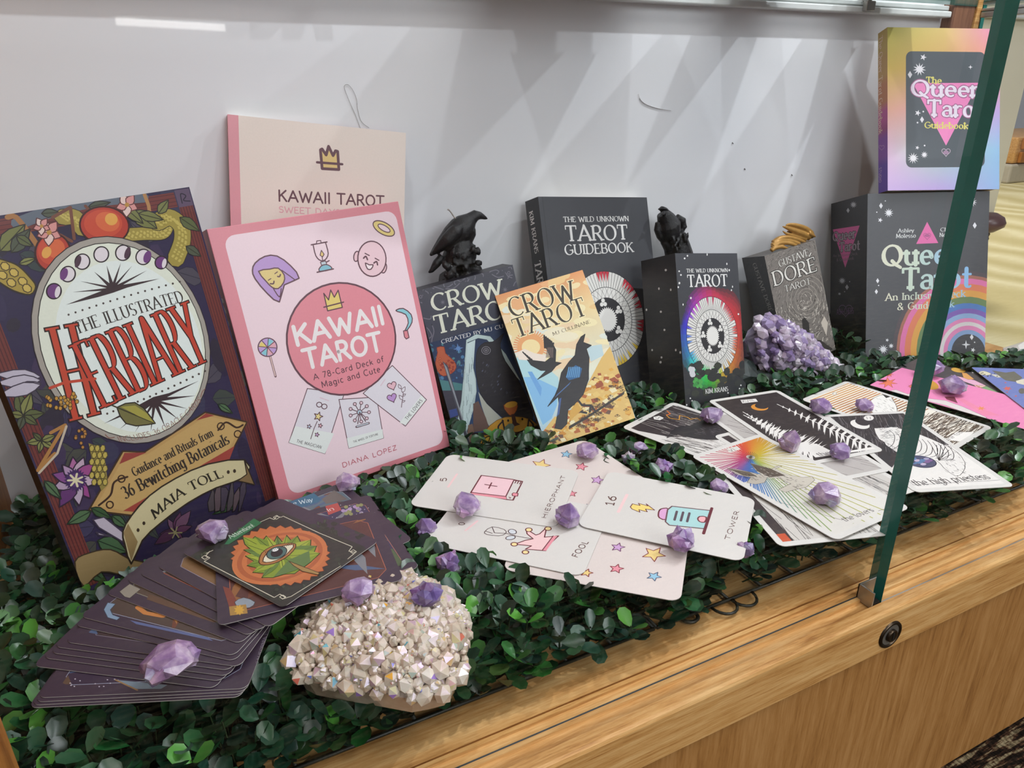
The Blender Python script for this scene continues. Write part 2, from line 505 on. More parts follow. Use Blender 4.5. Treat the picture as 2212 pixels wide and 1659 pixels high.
class Art:
    """a printed face: flat inked shapes in layers, x to the right and y up, in metres"""
    def __init__(self, O, u, v, w, h, step=1.0e-5, crop='px', inset=0.0):
        self.O, self.u, self.v, self.w, self.h = Vector(O), Vector(u).normalized(), Vector(v).normalized(), w, h
        self.n = self.u.cross(self.v)
        self.el = []; self.k = 0; self.step = step; self.c = CROPS[crop]; self.inset = inset; self.loc = False
    def crop(self, c): self.c = CROPS[c]; self.loc = False; return self
    def local(self): self.loc = True; return self          # coordinates as fractions of width and height
    def m(self, p):
        if self.loc: return Vector((p[0] * self.w, p[1] * self.h))
        px, py = self.c[0] + p[0] / self.c[2], self.c[1] + p[1] / self.c[2]
        d = ray(px, py)
        t = (self.O - CAM).dot(self.n) / d.dot(self.n)
        q = CAM + d * t - self.O
        return Vector((q.dot(self.u), q.dot(self.v)))
    def up(self): self.k += 1; return self
    def raw(self, poly, col):
        i = self.inset
        poly = clip_rect(list(poly), i, i, self.w - i, self.h - i)
        if len(poly) >= 3: self.el.append((self.k, poly, hexc(col)))
    def poly(self, pts, col, up=True):
        if up: self.up()
        self.raw([self.m(p) for p in pts], col)
    def ell(self, c, rx, ry, col, rot=0, n=28, up=True, a0=0, a1=360):
        r = radians(rot); pts = []
        for i in range(n + (0 if a1 - a0 == 360 else 1)):
            a = radians(a0 + (a1 - a0) * i / n)
            x, y = rx * cos(a), ry * sin(a)
            pts.append((c[0] + x * cos(r) - y * sin(r), c[1] + x * sin(r) + y * cos(r)))
        self.poly(pts, col, up)
    def line(self, pts, wmm, col, up=True, round_=True, closed=False, sm=0):
        if up: self.up()
        P = [self.m(p) for p in pts]
        if closed: P.append(P[0])
        if sm: P = smooth_pts(P, sm)
        w = wmm / 1000
        subs = split_corners(P)
        for k, sp in enumerate(subs):
            if len(sp) < 2: continue
            for q in strip_polys(sp, lambda d: w): self.raw(q, col)
            if round_ and w > 0.0004:
                self.raw(disc(sp[0], w / 2, 8), col); self.raw(disc(sp[-1], w / 2, 8), col)
    def shape(self, pts, fill, edge=None, wmm=.5, sm=0):
        """filled outline with an inked edge"""
        P = [self.m(p) for p in pts]
        if sm: P = smooth_pts(P + [P[0]], sm)[:-1]
        self.up(); self.raw(P, fill)
        if edge:
            self.up()
            Q = P + [P[0]]; w = wmm / 1000
            for sp in split_corners(Q):
                if len(sp) < 2: continue
                for q in strip_polys(sp, lambda d: w): self.raw(q, edge)
                self.raw(disc(sp[0], w / 2, 8), edge); self.raw(disc(sp[-1], w / 2, 8), edge)
    def oval(self, c, rx, ry, fill, edge=None, wmm=.5, rot=0, n=28):
        r = radians(rot)
        pts = [(c[0] + rx * cos(2 * pi * i / n) * cos(r) - ry * sin(2 * pi * i / n) * sin(r), c[1] + rx * cos(2 * pi * i / n) * sin(r) + ry * sin(2 * pi * i / n) * cos(r)) for i in range(n)]
        if fill is None:
            self.line(pts, wmm, edge, closed=True)
        else: self.shape(pts, fill, edge, wmm)
    def star(self, c, r0, r1, n, col, rot=0, sq=1.0, edge=None, wmm=.4):
        pts = []
        for i in range(2 * n):
            a = radians(rot) + pi * i / n; r = r0 if i % 2 == 0 else r1
            pts.append((c[0] + r * cos(a), c[1] + r * sin(a) * sq))
        self.shape(pts, col, edge, wmm)
    def rrect(self, x0, y0, x1, y1, r, col, up=True, n=5):
        """rounded rectangle in metres on the face"""
        if up: self.up()
        pts = []
        for cx, cy, a in ((x1 - r, y1 - r, 0), (x0 + r, y1 - r, 90), (x0 + r, y0 + r, 180), (x1 - r, y0 + r, 270)):
            for i in range(n + 1):
                t = radians(a + 90 * i / n); pts.append(Vector((cx + r * cos(t), cy + r * sin(t))))
        self.raw(pts, col)
        return pts
    def grad(self, fn, nx=12, ny=16, rect=None):
        """coloured grid, fn(x01, y01) -> colour"""
        self.up()
        x0, y0, x1, y1 = rect or (0, 0, self.w, self.h)
        for i in range(nx):
            for j in range(ny):
                X = [x0 + (x1 - x0) * t / nx for t in (i, i + 1)]; Y = [y0 + (y1 - y0) * t / ny for t in (j, j + 1)]
                self.el.append((self.k, [Vector((X[0], Y[0])), Vector((X[1], Y[0])), Vector((X[1], Y[1])), Vector((X[0], Y[1]))],
                                [fn(a / nx, b / ny) for a, b in ((i, j), (i + 1, j), (i + 1, j + 1), (i, j + 1))]))
    def text(self, s, p0, p1, pt, style, col, grow=0.0, slant=0.0, up=True, bend=0.0, colfn=None, sy=1.0):
        """baseline p0 -> p1, pt: a point at cap height; fitted to the length"""
        if up: self.up()
        P0, P1, PT = self.m(p0), self.m(p1), self.m(pt)
        e = (P1 - P0); L = e.length; e.normalize(); f = Vector((-e.y, e.x))
        H = (PT - P0).dot(f)
        if H < 0: f = -f; H = -H
        for x, w, pl in text_polys(s, style, L, H * sy, grow, slant):
            c = colfn((x + w / 2) / L) if colfn else col
            for q in pl:
                out = []
                for p in q:
                    X, Y = x + p.x, p.y
                    if bend:
                        tt = X / L - .5; Y += bend * H * (1 - 4 * tt * tt)
                    out.append(P0 + e * X + f * Y)
                self.raw(out, c)
    def mesh(self, bm, where='front', d=0.0, mat=0, base=0.0):
        """write the shapes into bm in the thing's own frame"""
        lay = bm.loops.layers.float_color.get('Col') or bm.loops.layers.float_color.new('Col')
        # pack the layers: a layer only lies above those it really overlaps
        NG = 96
        hm = [0] * (NG * NG); byk = {}
        for e in self.el: byk.setdefault(e[0], []).append(e[1])
        level = {}
        cell = lambda p: (min(NG - 1, max(0, int(p.x / self.w * NG))), min(NG - 1, max(0, int(p.y / self.h * NG))))
        for k in sorted(byk):
            cells = set()
            for poly in byk[k]:
                ii = [cell(p) for p in poly]
                for i in range(min(c[0] for c in ii), max(c[0] for c in ii) + 1):
                    for j in range(min(c[1] for c in ii), max(c[1] for c in ii) + 1): cells.add(i * NG + j)
            lv = 1 + max(hm[c] for c in cells)
            level[k] = lv
            for c in cells: hm[c] = lv
        top = max(level.values()) if level else 1
        step = max(6.0e-6, min(self.step, 1.6e-4 / top)); sub = {}
        self.top = step * (top + 1) + base
        for k, poly, col in self.el:
            sub[k] = (sub.get(k, -1) + 1) % 18       # inks of one layer never lie in exactly one plane
            off = step * (level[k] + 1) + base + sub[k] * 3.2e-7
            if where == 'front': pts = [(p.x, -off, p.y) for p in poly]
            elif where == 'left': pts = [(-off, d - p.x, p.y) for p in poly]
            else: pts = [(p.x, p.y, off) for p in poly]
            try:
                vs = [bm.verts.new(p) for p in pts]
                fc = bm.faces.new(vs)
            except ValueError:
                continue
            a2 = sum(poly[i - 1].x * poly[i].y - poly[i].x * poly[i - 1].y for i in range(len(poly)))
            if a2 < 0: fc.normal_flip()
            fc.material_index = mat
            if isinstance(col, list):
                mp = {v: c for v, c in zip(vs, col)}
                for lp in fc.loops: lp[lay] = (*mp[lp.vert], 1)
            else:
                for lp in fc.loops: lp[lay] = (*col, 1)
    def ov(self, c, rx, ry, col, up=True, n=40, rot=0, edge=None, wmm=.4):
        """ellipse in metres on the face"""
        if up: self.up()
        r = radians(rot)
        pts = [Vector((c[0] + rx * cos(2 * pi * i / n) * cos(r) - ry * sin(2 * pi * i / n) * sin(r), c[1] + rx * cos(2 * pi * i / n) * sin(r) + ry * sin(2 * pi * i / n) * cos(r))) for i in range(n)]
        self.raw(pts, col)
        if edge:
            self.up()
            for q in strip_polys(pts + [pts[0]], lambda d: wmm / 1000, True): self.raw(q, edge)
    def leaf(self, a, b, w, col, edge=None, rib=None, wmm=.35):
        """pointed leaf from a to b, w = width / length"""
        A, B = Vector(a), Vector(b); d = B - A; nrm = Vector((-d.y, d.x))
        pts = [A]
        for s in (1, -1):
            ts = (.15, .35, .6, .85) if s == 1 else (.85, .6, .35, .15)
            for t in ts:
                ww = w * .5 * {.15: .6, .35: 1, .6: .85, .85: .35}[t] * s
                pts.append(A + d * t + nrm * ww)
            if s == 1: pts.append(B)
        self.shape([tuple(p) for p in pts], col, edge, wmm)
        if rib: self.line([a, b], wmm, rib)
def smooth_pts(P, n=4):
    """Catmull-Rom through points"""
    out = []
    closed = (P[0] - P[-1]).length < 1e-9
    m = len(P)
    for i in range(m - 1):
        a = P[i - 1] if i > 0 else (P[-2] if closed else P[0])
        b, c = P[i], P[i + 1]
        d = P[i + 2] if i + 2 < m else (P[1] if closed else P[-1])
        for k in range(n):
            t = k / n
            out.append(0.5 * ((2 * b) + (c - a) * t + (2 * a - 5 * b + 4 * c - d) * t * t + (3 * b - a - 3 * c + d) * t ** 3))
    out.append(P[-1])
    return out
def fill_cols(bm, col):
    """give every loop without ink the board colour"""
    lay = bm.loops.layers.float_color.get('Col') or bm.loops.layers.float_color.new('Col')
    c = (*hexc(col), 1)
    for f in bm.faces:
        for lp in f.loops: lp[lay] = c
# ---------------------------------------------------------------- standing boxes and books
POSE = {
 'herb': dict(B=(-0.0726, 0.4101, 0.2040), yaw=20.31, lean=8.78, roll=2.82, w=0.1249, h=0.2120, d=0.0200),
 'kbox': dict(B=(0.0433, 0.4446, 0.2120), yaw=6.86, lean=14.22, roll=2.68, w=0.1323, h=0.1863, d=0.0325),
 'kbook': dict(B=(0.0346, 0.5275, 0.2834), yaw=-3.25, lean=8.01, roll=-7.19, w=0.1241, h=0.1777, d=0.0088),
 'cbox': dict(B=(0.1891, 0.4812, 0.2000), yaw=-6.31, lean=9.42, roll=9.65, w=0.0802, h=0.1346, d=0.0240),
 'cbook': dict(B=(0.2413, 0.4281, 0.2160), yaw=-17.18, lean=30.60, roll=13.76, w=0.0750, h=0.1262, d=0.0070),
 'wbook': dict(B=(0.2823, 0.4758, 0.2226), yaw=8.66, lean=18.78, roll=-5.22, w=0.1236, h=0.1772, d=0.0192),
 'wbox': dict(B=(0.3732, 0.4255, 0.2202), yaw=5.56, lean=19.05, roll=-6.83, w=0.0732, h=0.1326, d=0.0433),
 'dore': dict(B=(0.5514, 0.4838, 0.2080), yaw=-9.58, lean=14.24, roll=11.46, w=0.0606, h=0.1161, d=0.0380),
 'qbox': dict(B=(0.6263, 0.4521, 0.2122), yaw=-20.21, lean=16.38, roll=-0.11, w=0.1311, h=0.1677, d=0.0669),
 'qbook': dict(B=(0.6557, 0.4844, 0.3767), yaw=-19.35, lean=18.72, roll=-0.77, w=0.1204, h=0.1570, d=0.0147),
}
# the cream guidebook reaches down behind the pink box to the greenery
def axes(p):
    cr, sr = cos(radians(p['roll'])), sin(radians(p['roll']))
    u = Vector((cr, 0, sr)); v = Vector((-sr, 0, cr)); n = Vector((0, -1, 0))
    Mx = Matrix.Rotation(radians(p['yaw']), 3, 'Z') @ Matrix.Rotation(-radians(p['lean']), 3, 'X')
    return Mx @ u, Mx @ v, Mx @ n
def pose_mat(p):
    u, v, n = axes(p)
    m = Matrix((u, -n, v)).transposed().to_4x4()
    m.translation = Vector(p['B'])
    return m
_p = POSE['kbook']; _u, _v, _n = axes(_p)
_p['B'] = tuple(CAM + (Vector(_p['B']) - CAM) * 1.0045); _p['w'] *= 1.0045; _p['h'] *= 1.0045
_ext = (_p['B'][2] - 0.2185) / _v.z
_p['B'] = tuple(Vector(_p['B']) - _v * _ext); _p['h'] += _ext

def front_art(key, **k):
    p = POSE[key]; u, v, n = axes(p)
    return Art(p['B'], u, v, p['w'], p['h'], **k)
def side_art(key, **k):
    p = POSE[key]; u, v, n = axes(p)
    return Art(Vector(p['B']) - n * p['d'], n, v, p['d'], p['h'], **k)

def thing_at(name, key, label, cat, group=None):
    o = empty(name, (0, 0, 0), label, cat, group)
    o.matrix_world = pose_mat(POSE[key])
    return o
def part(name, bm, mat, parent, smooth=False):
    me = bpy.data.meshes.new(name)
    bm.to_mesh(me); bm.free()
    if smooth:
        for p in me.polygons: p.use_smooth = True
    for m in (mat if isinstance(mat, (list, tuple)) else [mat]): me.materials.append(m)
    o = bpy.data.objects.new(name, me)
    COL.objects.link(o)
    o.parent = parent
    return o
def slab(p0, p1, col, bev=0.0004):
    bm = bmesh.new()
    bm.loops.layers.float_color.new('Col')
    bm_box(bm, p0, p1, bev)
    bmesh.ops.recalc_face_normals(bm, faces=bm.faces)
    fill_cols(bm, col)
    return bm
def deck_box(name, key, label, cat, front, side, body_col, mat, side_col=None):
    """closed card box: printed front panel, printed side panel, body"""
    p = POSE[key]; w, h, d = p['w'], p['h'], p['d']
    o = thing_at(name, key, label, cat)
    bm = slab((0, 0, 0), (w, 0.0012, h), body_col); front.mesh(bm, 'front'); part('front_panel', bm, mat, o)
    bm = slab((0, 0.0013, 0), (0.0012, d, h), side_col or body_col)
    if side: side.mesh(bm, 'left', d)
    part('side_panel', bm, mat, o)
    bm = slab((0.0013, 0.0013, 0.0002), (w, d, h - 0.0002), body_col); part('box_body', bm, mat, o)
    return o
def bound_book(name, key, label, cat, front, side, cover_col, mat, spine_col=None, page='e9e2d2', hard=0.0):
    """paperback: printed front cover, spine, page block, back cover"""
    p = POSE[key]; w, h, d = p['w'], p['h'], p['d']; t = 0.0007
    o = thing_at(name, key, label, cat)
    bm = slab((0, 0, 0), (w, t, h), cover_col, 0.0002); front.mesh(bm, 'front'); part('front_cover', bm, mat, o)
    bm = slab((0, t + .0001, 0), (t, d - t - .0001, h), spine_col or cover_col, 0.0002)
    if side: side.mesh(bm, 'left', d)
    part('spine', bm, mat, o)
    bm = bmesh.new(); bm_box(bm, (t + .0001, t + .0001, .0008), (w - .0008, d - t - .0001, h - .0008)); part('page_block', bm, M['pages'], o)
    bm = slab((0, d - t, 0), (w, d, h), spine_col or cover_col, 0.0002); part('back_cover', bm, mat, o)
    return o
def pages_mat():
    t = NT('paper_page_edges')
    f = t.noise(t.coords((8, 2500, 8)), 1.0, 2)
    r = t.ramp(f, [(0.35, 'cfc8b8'), (0.6, 'ece6d8')])
    t.l(r.outputs[0], t.b.inputs['Base Color']); t.set(Roughness=0.8)
    return t.m
M['pages'] = pages_mat()
RND = random.Random(11)
def sparkle(a, c, r, n=4, col='e3e3e6', sq=1.0, rot=None):
    """printed star"""
    if n == 4: a.star(c, r, r * .28, 4, col, 90 if rot is None else rot, sq)
    elif n == 2: a.poly([(c[0], c[1] - r), (c[0] + r * .62, c[1]), (c[0], c[1] + r), (c[0] - r * .62, c[1])], col)
    elif n == 5: a.star(c, r, r * .4, 5, col, -70 if rot is None else rot, sq)
    elif n == 0: a.ell(c, r, r, col, n=10)
    else: a.star(c, r, r * .42, n, col, 8 if rot is None else rot, sq)

# ---- the large purple herbal
a = front_art('herb', step=1.2e-5)
DK = '2a1c22'
a.local()
a.poly([(0, 0), (1, 0), (1, 1), (0, 1)], '2c2342')
for k in range(46):      # foliage half lost in the dark
    x, y = RND.random() * .9 + .05, RND.random() * .9 + .05; t = RND.random() * 6.28
    a.leaf((x, y), (x + .13 * cos(t), y + .08 * sin(t)), .45, RND.choice(['3a3f3a', '40403a', '3a3450', '46404c', '343c3c']), '211a30', '2a2636', .4)
for k in range(70):      # mottled dark ground
    x, y = RND.random(), RND.random(); r = .02 + .05 * RND.random()
    a.ell((x, y), r, r * .6, RND.choice(['312848', '271d38', '3a2c4a', '2b2333', '33304a']), RND.random() * 90, 9, up=(k % 20 == 0))
for x0, x1 in ((.008, .075), (.925, .992)):
    a.poly([(x0, .02), (x1, .02), (x1, .955), (x0, .955)], '6a302c')
    for k in range(5):
        x = x0 + (x1 - x0) * (k + .5) / 5
        a.line([(x, .02), (x, .955)], .5, '4b2023', up=(k == 0))
a.poly([(.02, .952), (.92, .952), (.92, .992), (.02, .992)], '6a302c')
for k in range(4): a.line([(.02, .957 + k * .01), (.92, .957 + k * .01)], .4, '4b2023', up=(k == 0))
a.poly([(.925, .95), (.995, .95), (.995, .997), (.925, .997)], '58465c')
a.line([(.945, .96), (.95, .985), (.972, .978), (.955, .967), (.985, .962)], .6, '1f1626', sm=4)
a.crop('A')
# pale gear-like ring behind the fruit
a.line([(140, 380), (420, 280), (780, 200), (1140, 170)], 6, '5d6470', sm=4)
a.line([(1150, 150), (1190, 290), (1120, 440)], 2.0, 'a5784a', sm=3)
a.line([(60, 330), (130, 330), (260, 500), (300, 560)], 2.6, '9a6a3c', sm=3)
# snake coils
for pts, w in (([(980, 470), (1150, 460), (1290, 455), (1330, 390), (1290, 330)], 7), ([(1250, 370), (1350, 330), (1440, 400), (1450, 520), (1400, 660)], 9.5), ([(500, 330), (600, 330), (650, 420)], 8)):
    a.line(pts, w + .8, '30281c', sm=5); a.line(pts, w, '97873f', sm=5)
    P = smooth_pts([Vector(q) for q in pts], 6)
    for i, q in enumerate(P):
        for s in (-1, 0, 1):
            a.ell((q.x + s * 26, q.y + s * 18 + (i % 2) * 8), 11, 8, 'b6a557', 30, 8, up=(i == 0 and s == -1))
a.shape([(-60, 660), (60, 680), (150, 720), (240, 810), (285, 880), (240, 945), (110, 915), (0, 850), (-60, 800)], 'a08a3c', '352a18', .8, 3)
for c in ((40, 720), (110, 770), (180, 840), (90, 850), (20, 790), (215, 895)): a.oval(c, 40, 32, 'bfa552', '4d3d1e', .5, 35, 7)
LC = ['6e7040', '565c38', '7b7d48', '4a5040']
for p, q, w in (((0, 600), (200, 385), .55), ((90, 610), (240, 420), .5), ((1060, 280), (1250, 420), .55), ((1100, 300), (1300, 350), .4), ((1260, 300), (1340, 190), .6), ((1430, 330), (1590, 440), .45),
                ((150, 700), (290, 655), .4), ((330, 300), (470, 290), .5), ((700, 250), (880, 210), .35), ((980, 240), (1140, 380), .4), ((130, 480), (260, 560), .5), ((1480, 560), (1600, 640), .5)):
    a.leaf(p, q, w, RND.choice(LC), '241c20', '33301f', .5)
for p, q in (((560, 250), (590, 500)), ((420, 330), (560, 250)), ((680, 240), (760, 330)), ((480, 470), (570, 520))): a.line([p, q], 1.6, '6d4130')
# apples
for c, rx, ry, h in (((830, 395), 196, 150, (885, 345)), ((420, 610), 140, 150, (370, 610))):
    a.oval(c, rx, ry, 'a8382a', '3a1512', .9, 6, 30)
    a.ell((c[0] - 10, c[1] - 15), rx * .78, ry * .75, 'bb4730'); a.ell((c[0] + 25, c[1] - 30), rx * .5, ry * .5, 'c9603a', 20); a.ell(h, rx * .26, ry * .32, 'd49a4a', 25)
# blossoms
for c, r in (((390, 450), 100), ((1010, 230), 90), ((330, 400), 70)):
    for k in range(5):
        t = radians(k * 72 + 20); a.leaf(c, (c[0] + r * cos(t), c[1] + r * sin(t) * 1.1), .75, 'd7bcb4' if k % 2 else 'c98a86', '5a2a2a', None, .5)
    a.ell(c, r * .2, r * .2, 'b0823c')
# medallion
L_, R_, T_, B_ = a.m((205, 1230)), a.m((1730, 1500)), a.m((850, 475)), a.crop('B').m((980, 622))
cx = (L_.x + R_.x) / 2; cy = (T_.y + B_.y) / 2; rx = (R_.x - L_.x) / 2; ry = (T_.y - B_.y) / 2
a.ov((cx, cy), rx * 1.01, ry * 1.008, DK); a.ov((cx, cy), rx, ry, '9c958c'); a.ov((cx, cy), rx * .945, ry * .95, '2d2524'); a.ov((cx, cy), rx * .935, ry * .942, 'd6dacb')
a.ov((cx + .002, cy - .004), rx * .84, ry * .84, 'd9e0dc')
a.crop('A')
for i, (x, y, ph) in enumerate(((428, 918, -.9), (540, 782, -.5), (655, 683, -.25), (805, 625, 0), (978, 612, .22), (1140, 645, .5), (1282, 690, .85))):
    s = 58 if i < 6 else 48
    a.oval((x, y), s, s * 1.06, 'd6cdd2' if abs(ph) < .8 else '6a3a74', DK, .7, 20)
    if ph and abs(ph) < .8:
        a.ell((x + (s * .55 if ph > 0 else -s * .55) * (1.2 - abs(ph) * .4), y), s * (.25 + abs(ph) * .5), s * .86, '6a3a74' if abs(ph) > .3 else '4a3040', 20)
    elif abs(ph) >= .8: a.ell((x + (s * .5), y + 6), s * .35, s * .8, 'd6cdd2', 12)
tips = [(530, 1025), (578, 925), (638, 838), (748, 762), (848, 712), (962, 690), (1052, 714), (1168, 753), (1270, 818)]
P = [(525, 1026)]
c0 = Vector((895, 895))
for i, q in enumerate(tips):
    P.append(q)
    if i < len(tips) - 1:
        mid = (Vector(q) + Vector(tips[i + 1])) / 2; P.append(tuple(c0 + (mid - c0).normalized() * (48 if 0 < i < 7 else 90)))
a.poly(P + [(1010, 890), (900, 930), (780, 965)], '3a2a2e')
for i in range(17): a.ell((545 + (1430 - 545) * i / 16, 1105 + (843 - 1105) * i / 16 - 10 * sin(pi * i / 16)), 9, 9, '4a3f3c', n=8, up=(i == 0))
a.text('THE ILLUSTRATED', (612, 1262), (1466, 1000), (572, 1168), 'serif', '39302d', bend=.12)
for s, g, c in (('H', .07, '2e1a18'), ('H', 0, 'b8442f')):
    a.crop('px'); a.text(s, (158, 908), (209, 895), (86, 712), 'serif', c, g)
for g, c in ((.075, '2e1a18'), (0, 'b8402f')):
    a.text('ERBIARY', (222, 880), (452, 778), (166, 741), 'serif', c, g)
a.line([(108, 838), (140, 826), (205, 818)], 1.6, 'b8442f')
a.crop('B')
for i in range(17): a.ell((825 + (1578 - 825) * i / 16, 333 + (5 - 333) * i / 16 + 12 * sin(pi * i / 16)), 9, 9, '4a3f3c', n=8, up=(i == 0))
tips = [(800, 410), (920, 453), (1035, 482), (1160, 472), (1272, 438), (1372, 376), (1446, 296), (1508, 194), (1532, 80)]
c0 = Vector((1190, 235)); P = []
for i, q in enumerate(tips):
    P.append(q)
    if i < len(tips) - 1:
        mid = (Vector(q) + Vector(tips[i + 1])) / 2; P.append(tuple(c0 + (mid - c0).normalized() * (52 if 0 < i < 7 else 100)))
a.poly(P + [(1300, 175), (1180, 205), (1060, 270)], '3a2a2e')
a.leaf((900, 285), (1195, 408), .55, '6f6a3e', '2c241c', '3a3422', .7)
a.poly([(930, 280), (1040, 270), (1130, 330), (1190, 405), (1060, 350)], '9c9444')
a.line([(860, 268), (900, 285)], .8, '3a3422')
a.text('INCLUDES 36 ORACLE CARDS', (918, 548), (1548, 236), (905, 505), 'light', '84564c', bend=-1.9)
a.line([(810, 495), (840, 520), (880, 515)], .5, '84564c', sm=3); a.line([(1545, 205), (1560, 160), (1580, 143)], .5, '84564c', sm=3)
# little yellow flowers
for k in range(26):
    x, y = 360 + RND.random() * 270, 175 + RND.random() * 120
    a.oval((x, y), 15, 17, 'b98a3a', '4a331c', .35, 0, 7)
for k in range(10): a.oval((570 + RND.random() * 90, 445 + RND.random() * 180), 13, 14, 'b07a3c', '4a331c', .35, 0, 7)
# banner
a.shape([(682, 1078), (945, 622), (1110, 630), (1580, 322), (1902, 398), (1752, 690), (1055, 1122)], 'b18d57', '3d2a1b', 1.0)
a.poly([(740, 1045), (960, 660), (1130, 650), (1590, 350), (1860, 405), (1740, 660), (1060, 1095)], 'b9975f')
a.poly([(918, 722), (958, 636), (1130, 632)], '8e3a33'); a.poly([(1510, 385), (1585, 330), (1650, 348)], '8e3a33')
a.poly([(948, 1082), (1806, 582), (1765, 690), (1060, 1092)], '963e35')
for s in ((('n'), [(760, 1040), (850, 960), (880, 860), (980, 820)]), (('n'), [(1680, 460), (1740, 400), (1820, 440), (1870, 420)])):
    a.line(s[1], 1.2, '3a2418', sm=5)
for c in ((845, 1035), (935, 835), (1700, 430), (1830, 490)): a.oval(c, 26, 26, None, '3a2418', .8)
a.text('Guidance and Rituals from', (1035, 818), (1645, 505), (1012, 752), 'thick', '2e2420', slant=.0)
a.text('36 Bewitching Botanicals', (965, 992), (1770, 560), (938, 900), 'thick', '2e2420')
# passion flower
c = (580, 845)
for k, q in enumerate(((560, 665), (645, 668), (722, 712), (757, 858), (695, 985), (610, 1042), (458, 1052), (402, 912), (400, 798), (478, 726))):
    a.leaf(c, q, .5, ['a0608f', 'b49aae', '93467f', 'b8a0b2', '90407f', 'b09cb0', '5c2f66', 'a890a8', '7a4480', 'a486a6'][k], '2b1a30', None, .7)
a.star(c, 92, 70, 24, '3e2456'); a.ell(c, 55, 52, '50306a')
for k in range(7): a.line([c, (c[0] + 58 * cos(k * .9 + .4), c[1] + 50 * sin(k * .9 + .4))], 1.1, 'cfc6a4', up=(k == 0))
# snake below the medallion
a.poly([(680, 560), (800, 600), (830, 880), (780, 930), (730, 800)], '8a7a3e')
for i in range(6):
    for j in range(3): a.oval((706 + j * 42 + (i % 2) * 18, 600 + i * 52), 20, 28, 'b3a04e', '4d411f', .4, 10, 6)
# left hand leaves and pale petals
for q in ((130, 150), (240, 170), (345, 330), (290, 420), (140, 470), (60, 330)): a.leaf((180, 350), q, .5, RND.choice(LC), '1f1a1c', '33301f', .5)
for q in ((200, 560), (300, 640), (420, 600), (430, 500), (250, 480)): a.leaf((320, 540), q, .5, RND.choice(LC), '1f1a1c', '33301f', .5)
for q in ((-40, 30), (-40, 100), (40, 170), (-30, 200)): a.leaf((315, 40 + q[1] * .35), q, .28, 'b5aebd', '3a3040', None, .6)
a.line([(390, 480), (500, 420), (290, 770), (420, 640)], 1.8, 'a3743f'); a.line([(510, 430), (440, 640), (300, 790)], 1.2, 'b9ab98')
# bottom greenery, crystals, ribbons
for p, q, w in (((700, 1085), (515, 1185), .42), ((700, 1060), (860, 1140), .4), ((860, 1120), (980, 1210), .5), ((750, 1310), (980, 1400), .55), ((640, 1500), (830, 1640), .42), ((340, 850), (470, 990), .4), ((1680, 260), (1790, 330), .4), ((1850, 1000), (1640, 1110), .3)):
    a.leaf(p, q, w, RND.choice(['3f5a3c', '35502f', '4a6444']), '1a2018', '1f3020', .6)
for pts in (((715, 1150), (800, 1130), (950, 1250), (945, 1320), (760, 1210)), ((740, 1245), (860, 1280), (760, 1268))): a.shape(pts, 'b3a8b6', '3c3244', .7)
for x in range(6): a.shape([(1600 + x * 50, 1020 - x % 3 * 60), (1640 + x * 50, 900 - (x % 2) * 90), (1670 + x * 45, 1010 - x % 3 * 40), (1650 + x * 40, 1080), (1610 + x * 45, 1090)], ['4c4348', '5a4a50', '443a48'][x % 3], '1e171c', .5)
for q in ((1290, 1140), (1390, 1090), (1470, 1080), (1480, 1200), (1410, 1300), (1230, 1260), (1190, 1340)): a.leaf((1350, 1240), q, .42, RND.choice(['5a3350', '482842', '6a4860']), '1e1420', None, .5)
for k in range(6): a.line([(1350, 1250), (1350 + 50 * cos(k), 1250 + 45 * sin(k))], .8, '8d8560', up=(k == 0))
a.shape([(575, 1475), (690, 1405), (850, 1380), (990, 1450), (1120, 1490), (960, 1570), (780, 1552), (640, 1660)], '8d7750', '3a2c1e', .8, 3)
a.shape([(945, 1240), (1010, 1120), (1150, 965), (1350, 832), (1600, 722), (1882, 688), (1905, 812), (1662, 905), (1450, 1018), (1240, 1172), (1095, 1310), (1010, 1490), (960, 1340)], 'c4b78f', '2e2219', 1.0, 2)
a.poly([(950, 1250), (985, 1180), (1060, 1320), (1010, 1470)], '8f774f')
a.shape([(1880, 690), (1960, 880), (1830, 850), (1900, 800)], '7c6342', '2e2219', .7)
a.text('MAIA TOLL', (1192, 1148), (1722, 822), (1152, 1088), 'thick', '2a241c', bend=.55)
for c in ((1107, 1177), (1062, 1230), (1757, 783), (1805, 775)): a.ell(c, 12, 15, '3a2c20', n=9)
sp = side_art('herb'); sp.local(); sp.poly([(0, 0), (1, 0), (1, 1), (0, 1)], '17142a')
deck_box('boxed_book', 'herb', 'large dark purple boxed herbal with oval medallion and red title lettering', 'boxed book', a, sp, '1b172c', M['print'])

# ---- pink box
PK, INK = 'd3818c', '5b3340'
a = front_art('kbox'); a.crop('C')
tl, tr = a.m((247, 1060)), a.m((1655, 862)); bl, br = a.crop('D').m((795, 1640)), a.m((2057, 1208))
a.rrect(min(tl.x, bl.x), min(bl.y, br.y), (tr.x + br.x) / 2, (tl.y + tr.y) / 2, .007, 'e6ccd4')
a.crop('D')
for card, st in ((((930, 760), (1235, 800), (1075, 1297), (778, 1205)), ((830, 1070), (1150, 1130), (1075, 1297), (778, 1205))),
                 (((1190, 850), (1500, 830), (1558, 1168), (1272, 1252)), ((1255, 1170), (1548, 1095), (1558, 1168), (1272, 1252)))):
    a.shape(card, 'd8d2da', INK, .55); a.poly(st, 'dde0dd')
a.shape([(1390, 800), (1630, 570), (1912, 852), (1738, 1070)], 'd8d2da', INK, .55); a.poly([(1690, 1040), (1870, 815), (1905, 855), (1740, 1062)], 'dde0dd')
